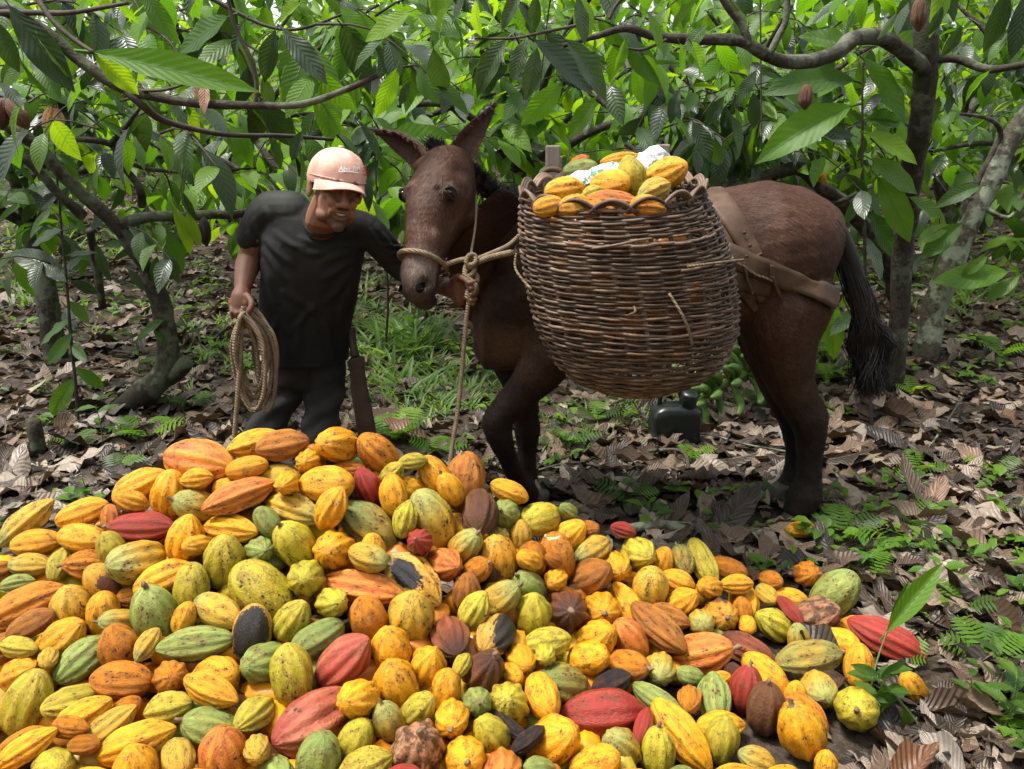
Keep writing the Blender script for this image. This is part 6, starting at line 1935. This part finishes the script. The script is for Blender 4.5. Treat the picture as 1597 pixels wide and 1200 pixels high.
# ---------------------------------------------------------------- young cacao plants
def sapling(px, py, label, stem, leaves, name='cacao_sapling', k0=.010, stemm=None):
    base = G(px, py)
    t = empty(name, base, label, 'sapling', 'young cacao plants')
    Y = base.y
    pts = [base] + [P(x, y, Y) for x, y in stem]
    branch(t, pts, k0, k0 * .45, 'stem', stemm or TWIG, 0, 7)
    for l in leaves: hero(l[0], l[1], Y + frg.uniform(-.08, .06), l[2], l[3], t, l[4], frg.uniform(-.12, .12))
    return t, Y
sapling(1360, 676, 'tall slender cacao sapling with large fresh leaves behind the mule tail',
        [(1350, 500), (1349, 420), (1348, 340), (1345, 270), (1345, 200), (1345, 140), (1346, 95)],
        [(1332, 126, 1206, 114, 'm'), (1345, 90, 1424, 182, 'm'), (1400, 108, 1478, 144, 'm'), (1328, 166, 1183, 224, 'b'), (1338, 78, 1248, 52, 'm'), (1362, 72, 1486, 86, 'm'), (1332, 212, 1278, 204, 'd'), (1352, 208, 1438, 242, 'b'), (1312, 255, 1243, 268, 'b'),
         (1358, 248, 1437, 297, 'm'), (1368, 276, 1429, 372, 'm'), (1345, 262, 1306, 298, 'b'), (1352, 186, 1408, 188, 'm'), (1418, 308, 1470, 338, 'm'), (1340, 100, 1344, 150, 'm'), (1320, 170, 1258, 215, 'b'), (1345, 300, 1320, 350, 'm'), (1355, 330, 1400, 395, 'm'), (1350, 370, 1385, 430, 'd'), (1345, 390, 1300, 440, 'm'),
         (1300, 470, 1296, 560, 'b'), (1340, 480, 1300, 520, 'm'), (1350, 440, 1310, 480, 'b')])
sapling(122, 660, 'thin dark cacao sapling with drooping leaves at the left',
        [(118, 600), (110, 520), (104, 440), (96, 360), (90, 290), (84, 215)],
        [(95, 300, 60, 325, 'd'), (110, 500, 55, 535, 'm'), (112, 520, 75, 570, 'm'), (108, 470, 140, 500, 'm'), (104, 440, 60, 410, 'd'), (112, 540, 135, 560, 'm'), (118, 575, 165, 605, 'm'), (116, 590, 75, 650, 'm'), (100, 400, 150, 390, 'd'), (96, 360, 40, 380, 'd'), (100, 420, 10, 395, 'd'), (92, 330, 130, 320, 'm'),
         (86, 240, 120, 260, 'm'), (86, 230, 110, 210, 'b'), (86, 236, 125, 195, 'b'), (88, 225, 60, 200, 'm'), (120, 520, 95, 480, 'd'), (110, 440, 155, 455, 'd')])
sapling(1045, 545, 'leafy cacao sapling half hidden behind the basket and mule back', [(1040, 450), (1075, 330), (1080, 260), (1085, 200)],
        [(1085, 210, 1050, 250, 'd'), (1085, 215, 1115, 262, 'd'), (1085, 240, 1060, 275, 'm'), (1085, 190, 1100, 150, 'm'), (1085, 200, 1120, 190, 'd')])
sapling(770, 560, 'leafy cacao sapling behind the neck of the mule', [(780, 440), (800, 330), (800, 260), (795, 190)],
        [(800, 260, 770, 290, 'm'), (800, 250, 840, 275, 'b'), (798, 230, 850, 225, 'd'), (798, 220, 755, 235, 'd'), (796, 200, 830, 180, 'm'), (800, 270, 830, 310, 'b'), (798, 240, 780, 275, 'm'), (796, 195, 770, 170, 'm')])
sapling(600, 560, 'broad-leaved cacao sapling between the cap of the man and the mule ear', [(605, 450), (590, 330), (585, 250), (580, 190)],
        [(590, 250, 560, 305, 'd'), (590, 240, 620, 290, 'm'), (585, 220, 555, 260, 'd'), (585, 210, 632, 250, 'b'), (582, 200, 540, 225, 'd'), (592, 290, 570, 345, 'd'), (595, 310, 622, 350, 'd'), (582, 196, 600, 160, 'b'), (588, 260, 610, 310, 'm')])
# ---------------------------------------------------------------- the plantation behind
def back_tree(i, x, Y, label, seed, nl, ll, mats, keep, zmax, spread=1.5, lean=0.0, bare=.9):
    rg = random.Random(seed)
    base = Vector((x, Y, gz(x, Y)))
    t = empty('cacao_tree', base, label, 'tree', 'cacao trees of the plantation behind')
    ht = rg.uniform(.9, 1.4)
    top = base + Vector((lean + rg.gauss(0, .12), rg.gauss(0, .1), ht))
    branch(t, [base - Vector((0, 0, .1)), base + Vector((lean * .4 + rg.gauss(0, .06), 0, ht * .5)), top], .085, .06, 'trunk', BARK if rg.random() < .6 else BARKL, .02, 8)
    specs, wood = [], MB()
    ends = []
    for k in range(5):
        a = 2 * math.pi * k / 5 + rg.uniform(-.4, .4)
        e = top + Vector((math.cos(a) * spread * rg.uniform(.7, 1.2), math.sin(a) * spread * .8, rg.uniform(.3, zmax - ht) * .9))
        m = top.lerp(e, .5) + Vector((0, 0, .18))
        sp = branch(t, [top, m, e], .040, .014, 'limb', BARK, .02, 6)
        ends.append(sp)
    n = 0
    while n < nl:
        sp = rg.choice(ends); j = rg.randrange(2, len(sp))
        c = sp[j] + Vector((rg.gauss(0, .38), rg.gauss(0, .38), rg.gauss(-.05, .34)))
        c.z = min(max(c.z, base.z + bare + rg.uniform(-.35, .3)), base.z + zmax + .35)
        q = rg.randint(4, 7)
        twig_spray(c, Vector((rg.gauss(0, 1), rg.gauss(-.3, .8), rg.gauss(-.1, .35))), rg.uniform(.25, .5), q, ll, rg, wood, specs, mats, rg.choice([.2, .35, .65]))
        n += q
    build('twigs', wood, TWIG, t)['kind'] = 'stuff'
    split_leaves(t, specs, keep)
BT = [(-3.3, 5.6, 'cacao tree second row, at the far left behind the crooked trunk'), (-1.35, 6.3, 'cacao tree behind the right shoulder of the man'), (.05, 5.9, 'cacao tree behind the ears of the mule'),
      (1.25, 6.0, 'cacao tree right behind the basket load'), (2.3, 6.9, 'cacao tree behind the tall sapling at right'), (4.7, 6.95, 'cacao tree at the right edge behind the leaning trunk'),
      (-5.0, 8.2, 'far cacao tree at the left edge'), (-2.9, 8.8, 'far cacao tree in the gap left of the man'), (-1.0, 9.2, 'far cacao tree above the cap of the man'), (.9, 8.7, 'far cacao tree between mule ears and basket'),
      (2.7, 9.0, 'far cacao tree above the mule rump'), (4.6, 8.6, 'far cacao tree beyond the lichen trunk'), (6.2, 9.5, 'far cacao tree at the right border'), (-6.4, 11.5, 'farthest cacao tree at the left'),
      (-3.9, 12.2, 'distant cacao tree over the grassy slope'), (-1.6, 12.6, 'distant cacao tree behind the man and grass'), (.6, 12.2, 'distant bright cacao tree in the middle'), (2.9, 12.5, 'distant bright cacao tree right of the middle'),
      (5.2, 12.0, 'distant cacao tree towards the right'), (7.8, 12.6, 'farthest cacao tree at the right')]
for i, (x, Y, lab) in enumerate(BT):
    zt = 1.5 + Y * .165 - gz(x, Y) + .25
    near = Y < 7
    mats = [3, 5, 4] if near else [1, 4, 6] if Y < 10 else [0, 3, 8]  # brighter leaf mix with distance: background light put into the leaf colour
    back_tree(i, x, Y, lab, 200 + i, (330 if x < -1 else 460) if near else 560 if Y < 10 else 640, .25 if near else .26 if Y < 10 else .31, mats, 40 if near else 22 if Y < 10 else 10, zt,
              1.35 if near else 1.6, frg.uniform(-.25, .25), (1.0 if x < -1.0 else .45) if near else (.95 if x < -2 else .4) if Y < 10 else .6)
def far_wood():
    """the wood closing the view up the hill: one mass"""
    rg = random.Random(71); specs = []
    for k in range(12000):
        Y = 15 + 16 * rg.random() ** 1.3
        x = rg.uniform(-1, 1) * (.70 * Y + 2)
        g = gz(x, Y)
        h = 2.2 + 5.2 * (mnoise.noise(Vector((x * .35, Y * .3, 5))) * .5 + .5) + (Y - 15) * .16
        z = g + rg.random() ** .7 * h
        d = Vector((rg.gauss(0, 1), rg.gauss(-.3, .6), rg.gauss(-.5, .4)))
        specs.append((rg.randrange(8), (x, Y, z), d, Vector((rg.gauss(0, .5), rg.gauss(-.3, .4), 1)), rg.uniform(.28, .62), rg.random(), rg.choices(range(3), [0, 3, 8])[0]))
    o = leaf_cloud('far_wood', specs, LT_LO, LEAFM)
    tag(o, 'far-off bright green wood closing the view up the hillside', 'wood', None, 'stuff')
far_wood()

# more plantation trees, added out of view to cut the light from the front
def shade_trees_around():
    rg = random.Random(91); specs = []; wood = MB()
    for (x, y) in ((-3.6, -1.2), (-1.4, -2.6), (1.2, -2.8), (3.4, -1.6), (4.4, .6), (-4.4, 1.0)):
        b = Vector((x, y, gz(x, y)))
        wood.add(*tube(spline([b, b + Vector((.1, 0, .7)), b + Vector((0, .1, 1.4)), b + Vector((.1, 0, 2.6))], 4), .07, 7))
        for k in range(420):
            c = b + Vector((rg.gauss(0, .75), rg.gauss(0, .75), rg.uniform(.9, 3.6)))
            d = Vector((rg.gauss(0, 1), rg.gauss(0, 1), rg.gauss(-.5, .4)))
            specs.append((rg.randrange(8), tuple(c), d, Vector((rg.gauss(0, .4), rg.gauss(0, .4), 1)), rg.uniform(.24, .40), rg.random(), rg.choices(range(3), [5, 4, 1])[0]))
    o = leaf_cloud('added_shade_trees', specs, LT_LO, LEAFM)
    tag(o, 'unseen cacao trees added round the near edge to shade the clearing', 'wood', None, 'stuff')
    build('trunks', wood, BARK, o)['kind'] = 'stuff'
shade_trees_around()

# ---------------------------------------------------------------- grass and herbs
def grass_patches():
    rg = random.Random(81)
    blade = [leaf_template(4, 1, w, droop=dr, fold=.3, tipk=1.2, seed=i) for i, (w, dr) in enumerate(((.05, .35), (.07, .5), (.11, .4), (.045, .7)))]
    specs = []
    def tuft(p, n, hmin, hmax, spread, wide=False):
        for k in range(n):
            a = rg.uniform(0, 6.283); tl = rg.uniform(.15, .9)
            d = Vector((math.cos(a) * tl, math.sin(a) * tl, 1))
            b = (p.x + rg.gauss(0, spread), p.y + rg.gauss(0, spread), p.z - .01)
            specs.append((2 if wide else rg.choice([0, 1, 3]), b, d, Vector((-d.x, -d.y - .3, .6)), rg.uniform(hmin, hmax), rg.random(), 0))
    for (cx, cy, sx, sy, n, h) in ((640, 605, 60, 30, 90, .14), (600, 560, 40, 30, 50, .2), (640, 540, 26, 14, 26, .3), (745, 610, 40, 18, 40, .12), (380, 300, 70, 22, 70, .36), (310, 318, 60, 20, 40, .34), (420, 330, 40, 20, 30, .3), (40, 460, 50, 20, 26, .22), (80, 380, 60, 18, 30, .28),
                                (950, 640, 60, 14, 36, .10), (900, 690, 40, 20, 26, .10), (1520, 470, 60, 14, 26, .22), (270, 480, 60, 60, 24, .16), (1250, 560, 40, 20, 26, .2), (320, 560, 60, 40, 20, .14), (560, 480, 40, 30, 20, .2), (180, 260, 80, 18, 40, .4), (60, 300, 80, 18, 40, .4)):
        for k in range(n):
            x, y = rg.gauss(cx, sx), rg.gauss(cy, sy)
            if y < 262: continue
            p = G(x, y)
            if heap_height(p.x, p.y) > .03: continue
            tuft(p, rg.randint(4, 9), h * .5, h * 1.2, .02 + .02 * h)
    o = leaf_cloud('grass', specs, blade, [LGRASS])
    tag(o, 'bright green grass and herbs sprouting through the leaf litter', 'grass', None, 'stuff')
grass_patches()

def weeds():
    rg = random.Random(83); specs = []
    tp = [leaf_template(3, 1, w, droop=.3, fold=.3, seed=i) for i, w in enumerate((.28, .35, .22))]
    for k in range(1150):
        y = 1.7 + 13 * rg.random() ** 1.6; x = rg.uniform(-1, 1) * (.6 + .70 * y)
        if heap_height(x, y) > .02 or mnoise.noise(Vector((x * .9, y * .9, 7))) < -.05: continue
        z = gz(x, y) + .02; s = rg.uniform(.025, .065) * (1 + .06 * y)
        for j in range(rg.randint(4, 9)):
            a = rg.uniform(0, 6.283); d = Vector((math.cos(a), math.sin(a), rg.uniform(.0, .9)))
            b = (x + rg.gauss(0, s * .5), y + rg.gauss(0, s * .5), z + rg.random() * s * .8)
            specs.append((rg.randrange(3), b, d, Vector((0, -.2, 1)), s * rg.uniform(.6, 1.3), rg.random(), rg.choice([0, 1, 1])))
    o = leaf_cloud('weeds', specs, tp, [LMID, LBRIGHT])
    tag(o, 'tiny green weeds scattered over the leaf litter', 'weeds', None, 'stuff')
weeds()
# ---------------------------------------------------------------- ferns
def frond_mesh(seed, n=11):
    rg = random.Random(seed); mb = MB()
    V, F, UV = [], [], []
    def q(i): # rachis
        t = i / n; return Vector((t, .05 * math.sin(t * 2 + seed), .18 * math.sin(t * 2.4) - .16 * t * t))
    for i in range(1, n + 1):
        t = i / n; L = .36 * math.sin(math.pi * (1 - t) ** .75 * .95 + .08) * (1 if t < .98 else .5)
        for s in (-1, 1):
            b = q(i - .5); w = .055 * (1 - .4 * t)
            dx = .22 * L
            k = len(V)
            pts = [b + Vector((-w * .4, 0, 0)), b + Vector((dx * .5 - w * .7, s * L * .5, -.03 * L)), b + Vector((dx, s * L, -.16 * L)), b + Vector((dx * .5 + w, s * L * .5, -.03 * L)), b + Vector((w * .8, 0, 0))]
            V += pts; F += [(k, k + 1, k + 3, k + 4), (k + 1, k + 2, k + 3, k + 3)][:1] + [(k + 1, k + 2, k + 3)]
            UV += [(0, .5), (.4, .3), (.9, .5), (.4, .7), (0, .5)]
    mb.add(V, F)
    v, f = tube([q(i) for i in range(0, n + 1, 2)], .006, 4, False); mb.add(v, f)
    return mb.mesh('frond', LMID if seed % 2 else LBRIGHT)
FR = [frond_mesh(i) for i in range(4)]
def fern(px, py, size, nf, label, angs=None):
    base = G(px, py)
    t = empty('fern', base, label, 'fern', 'ferns on the forest floor')
    rg = random.Random(int(px * 7 + py))
    for k in range(nf):
        a = R(angs[k]) if angs else 2 * math.pi * k / nf + rg.uniform(-.4, .4)
        d = Vector((math.cos(a), math.sin(a), rg.uniform(.25, .7)))
        put_leaf('frond', FR[rg.randrange(4)], base + Vector((0, 0, .015)), d, (0, -.2, 1), size * mpp(base) * rg.uniform(.8, 1.15), t)
for f in ((985, 790, 62, 4, 'bright green fern between the front hooves and the big dry leaf', (160, 20, 95, 60)), (1310, 845, 80, 4, 'fern right of the lone pod by the hind hoof', (190, 15, 300, 70)), (1365, 905, 58, 2, 'small fern hanging over dry leaves above the green end pod', (265, 60)),
          (185, 745, 46, 3, 'little fern left of the big pink crest pod', (70, 40, 120)), (230, 690, 70, 5, 'fern patch on the litter left of the rope end', None), (620, 690, 70, 5, 'fern just right of the machete sheath', None), (680, 715, 55, 4, 'fern behind the heap by the lead rope', None),
          (890, 700, 50, 5, 'fern behind the bent foreleg of the mule', None), (930, 660, 44, 4, 'fern under the basket left of the jerry can', None), (1080, 720, 42, 3, 'fern on pale litter below the jerry can', None), (1430, 740, 44, 4, 'fern on the right litter below the tail tip', None), (1390, 760, 40, 3, 'small fern near the white dry leaf', None),
          (1420, 820, 48, 4, 'pale fern at the right, above the leaf blade', None), (1425, 620, 40, 4, 'fern at the foot of the leaning trunk', None), (1560, 560, 50, 4, 'fern at the right edge by the trunk', None), (1555, 745, 50, 3, 'fern at the right edge on brown leaves', None), (1500, 960, 55, 3, 'fern below the curved stick', None),
          (1540, 1040, 90, 4, 'large fern at the lower right corner', (150, 60, 20, 100)), (1395, 1045, 60, 3, 'fern beside the red pod at the foot of the heap', (20, 330, 60)), (830, 700, 40, 3, 'fern between the forelegs', None), (1290, 600, 40, 3, 'yellowish fern behind the hock', (80, 100, 60)), (300, 640, 46, 4, 'fern by the crooked trunk stump', None),
          (120, 700, 50, 4, 'fern near the burnt stump', None), (1180, 640, 40, 3, 'fern beside the green bananas', None)):
    fern(*f)

# ---------------------------------------------------------------- seedlings with narrow leaves
def seedling(px, py, h, label, nl=5, wide=.12, kind='m', ang=None):
    base = G(px, py); s = mpp(base)
    t = empty('seedling', base, label, 'seedling', 'seedlings on the forest floor')
    rg = random.Random(int(px * 3 + py))
    top = base + Vector(((ang or rg.uniform(-.15, .15)) * h * s, 0, h * s))
    branch(t, [base, base.lerp(top, .5) + Vector((.01, 0, 0)), top], .0035, .002, 'stem', STEMG, 0, 5)
    for k in range(nl):
        f = .4 + .6 * k / max(1, nl - 1)
        a = k * 2.4 + rg.uniform(-.4, .4)
        put_leaf('leaf', rg.choice(LM_HI[MK[kind].name]), base.lerp(top, f), Vector((math.cos(a), math.sin(a), rg.uniform(.0, .7))), (0, -.3, 1), h * s * rg.uniform(.4, .65), t)
for sd in ((160, 695, 62, 'seedling with long narrow leaves left of the rope end', 5), (1370, 1130, 95, 'leafy seedling at the right foot of the heap', 6), (1535, 1085, 75, 'seedling in the lower right corner', 5), (1560, 1150, 110, 'tall seedling at the lower right edge', 7), (1505, 1110, 60, 'small seedling left of the tall one in the corner', 4),
           (130, 775, 30, 'two bright leaves sprouting at the left edge of the heap', 3), (215, 590, 60, 'seedling beside the crooked trunk', 4), (290, 545, 60, 'seedling on the stump limb side', 4), (640, 540, 60, 'grassy seedling below the muzzle', 7), (660, 520, 50, 'seedling under the mule chin', 6), (400, 555, 40, 'seedling behind the trousers', 4), (210, 560, 55, 'seedling in front of the crooked trunk', 4),
           (1080, 520, 60, 'seedling behind the belly of the mule', 4), (1330, 480, 70, 'seedling behind the tail', 6), (1440, 480, 60, 'seedling right of the leaning trunk base', 5)):
    seedling(*sd)
def blade_plant():
    base = G(1388, 1195)
    t = empty('grass_plant', base, 'tall green leaf blade rising in front of the red pod at right', 'plant')
    b = P(1372, 1060, 1.80)
    branch(t, [G(1480, 1195), P(1440, 1140, 1.78), P(1400, 1090, 1.8), b], .0045, .003, 'stem', STEMG, 0, 6)
    branch(t, [b + Vector((-.02, 0, -.02)), P(1368, 1030, 1.83), P(1383, 986, 1.86)], .003, .002, 'stem', STEMG, 0, 6)
    tp = leaf_template(14, 3, .115, droop=.06, fold=.5, wav=.03, seed=3, twist=.2)
    put_leaf('leaf', leaf_mesh('leaf', tp, LBRIGHT), P(1383, 986, 1.86), P(1472, 876, 1.92) - P(1383, 986, 1.86), Vector((-.55, -.8, .25)), (P(1472, 876, 1.92) - P(1383, 986, 1.86)).length, t)
    put_leaf('leaf', leaf_mesh('leaf', tp, LMID), P(1385, 985, 1.87), P(1424, 896, 1.93) - P(1385, 985, 1.87), Vector((-.2, -.9, .3)), .15, t)
    for l in ((1370, 1052, 1330, 1040), (1372, 1060, 1410, 1030), (1395, 1088, 1375, 1100), (1408, 1098, 1420, 1135), (1400, 1090, 1360, 1090), (1380, 1065, 1380, 1110), (1440, 1140, 1445, 1180)):
        hero(l[0], l[1], 1.80, l[2], l[3], t, 'm')
blade_plant()

# ---------------------------------------------------------------- sticks, stump, distinctive dry leaves
def stick(pts, r, label, name='stick'):
    q = [G(x, y) + Vector((0, 0, .012 + h)) for x, y, h in pts]
    sp = spline(q, 6)
    o = build(name, MB().add(*tube(sp, [r * (1 + .2 * mnoise.noise(p * 30)) for p in sp], 7)), BARKL)
    tag(o, label, 'stick', 'sticks on the ground')
stick([(1440, 965, 0), (1465, 945, .01), (1482, 915, .03), (1485, 885, .04), (1470, 865, .03)], .011, 'curved grey stick standing out of the litter at the right')
stick([(1280, 715, .02), (1310, 755, .01), (1350, 790, .02), (1385, 810, .01)], .006, 'thin dark twig leading right from the hind hooves')
stick([(1000, 705, .02), (1030, 690, .03), (1100, 690, .03), (1160, 705, .03), (1230, 715, .02)], .005, 'long thin twig below the jerry can')
stick([(985, 715, .01), (1060, 720, .04), (1075, 755, .03), (1095, 790, .01)], .009, 'forked dark twig on pale leaves under the mule')
stick([(980, 838, .02), (1040, 836, .03), (1120, 842, .02), (1190, 846, .02)], .022, 'dark rotten branch lying along the back of the heap')
stick([(1500, 630, .03), (1460, 690, .02), (1440, 715, .02)], .006, 'pale bent twig on the right litter')
stick([(840, 745, .02), (900, 735, .03), (975, 750, .02)], .006, 'twig lying behind the front hoof')
def stump():
    b = G(62, 712); s = mpp(b); rings = []
    for t, r in ((0, 15), (.3, 12), (.7, 11), (1, 10)):
        rings.append([b + Vector((math.cos(a) * r * s * (1 + .25 * mnoise.noise(Vector((a, t * 3, 2)))), math.sin(a) * r * s, t * 58 * s + (0 if t < 1 else .03 * mnoise.noise(Vector((a * 2, 5, 1)))))) for a in np.linspace(0, 2 * math.pi, 14)[:-1]])
    o = build('stump', MB().add(*loft(rings)), BARK)
    tag(o, 'small black burnt stump on the litter at the left', 'stump')
stump()
def dry(px, py, tx, ty, lab, pale=False, lift=.03, k=0, tilt=0.0):
    b = G(px, py, lift); e = G(tx, ty, lift + tilt)
    o = put_leaf('dry_leaf', dead_hi[k][1 if pale else 0], b, e - b, (frg.gauss(0, .15), -.35, 1), min(.30, (e - b).length), None)
    tag(o, lab, 'dry leaf', 'large dry leaves')
dry(1316, 680, 1380, 745, 'pale whitish ribbed dry leaf right of the hind leg', True, .04, 1, .02)
dry(1112, 845, 1190, 795, 'big dark brown dry leaf upright behind the right crest', False, .03, 2, .06)
dry(1065, 745, 1150, 740, 'wide dark dry leaf below the jerry can', False, .04, 3, .02)
dry(1490, 838, 1590, 838, 'broad brown dry leaf at the right edge, level with the hoof', False, .04, 4)
dry(1445, 990, 1595, 990, 'long grey-brown dry leaf right of the leaf blade', False, .03, 5)
dry(0, 770, 48, 728, 'ribbed pale dry leaf at the left edge', True, .03, 6, .02)
dry(75, 738, 170, 735, 'long flat grey dry leaf above the left slope', True, .03, 7)
dry(1360, 655, 1450, 680, 'large brown dry leaf below the tail tip', False, .05, 8, .03)
dry(1345, 640, 1375, 700, 'drooping tan dry leaf directly under the tail', True, .06, 9)
dry(960, 760, 880, 770, 'pale dry leaf with ribs behind the front hooves', True, .03, 1)
dry(1385, 790, 1445, 860, 'pale tan dry leaf in the right litter', True, .03, 3)
dry(590, 600, 600, 540, 'upright rust-brown dry leaf right of the trousers', False, .03, 4, .16)
dry(1395, 520, 1405, 450, 'hanging brown dry leaf right of the tail', False, .05, 5, .25)
dry(160, 512, 225, 485, 'brown dry leaf on the slope left of the crooked trunk', False, .03, 6)
SC.cycles.use_denoising = True
SC.cycles.max_bounces = 8
SC.cycles.diffuse_bounces = 3
SC.cycles.glossy_bounces = 2
SC.cycles.transmission_bounces = 4
SC.cycles.transparent_max_bounces = 4
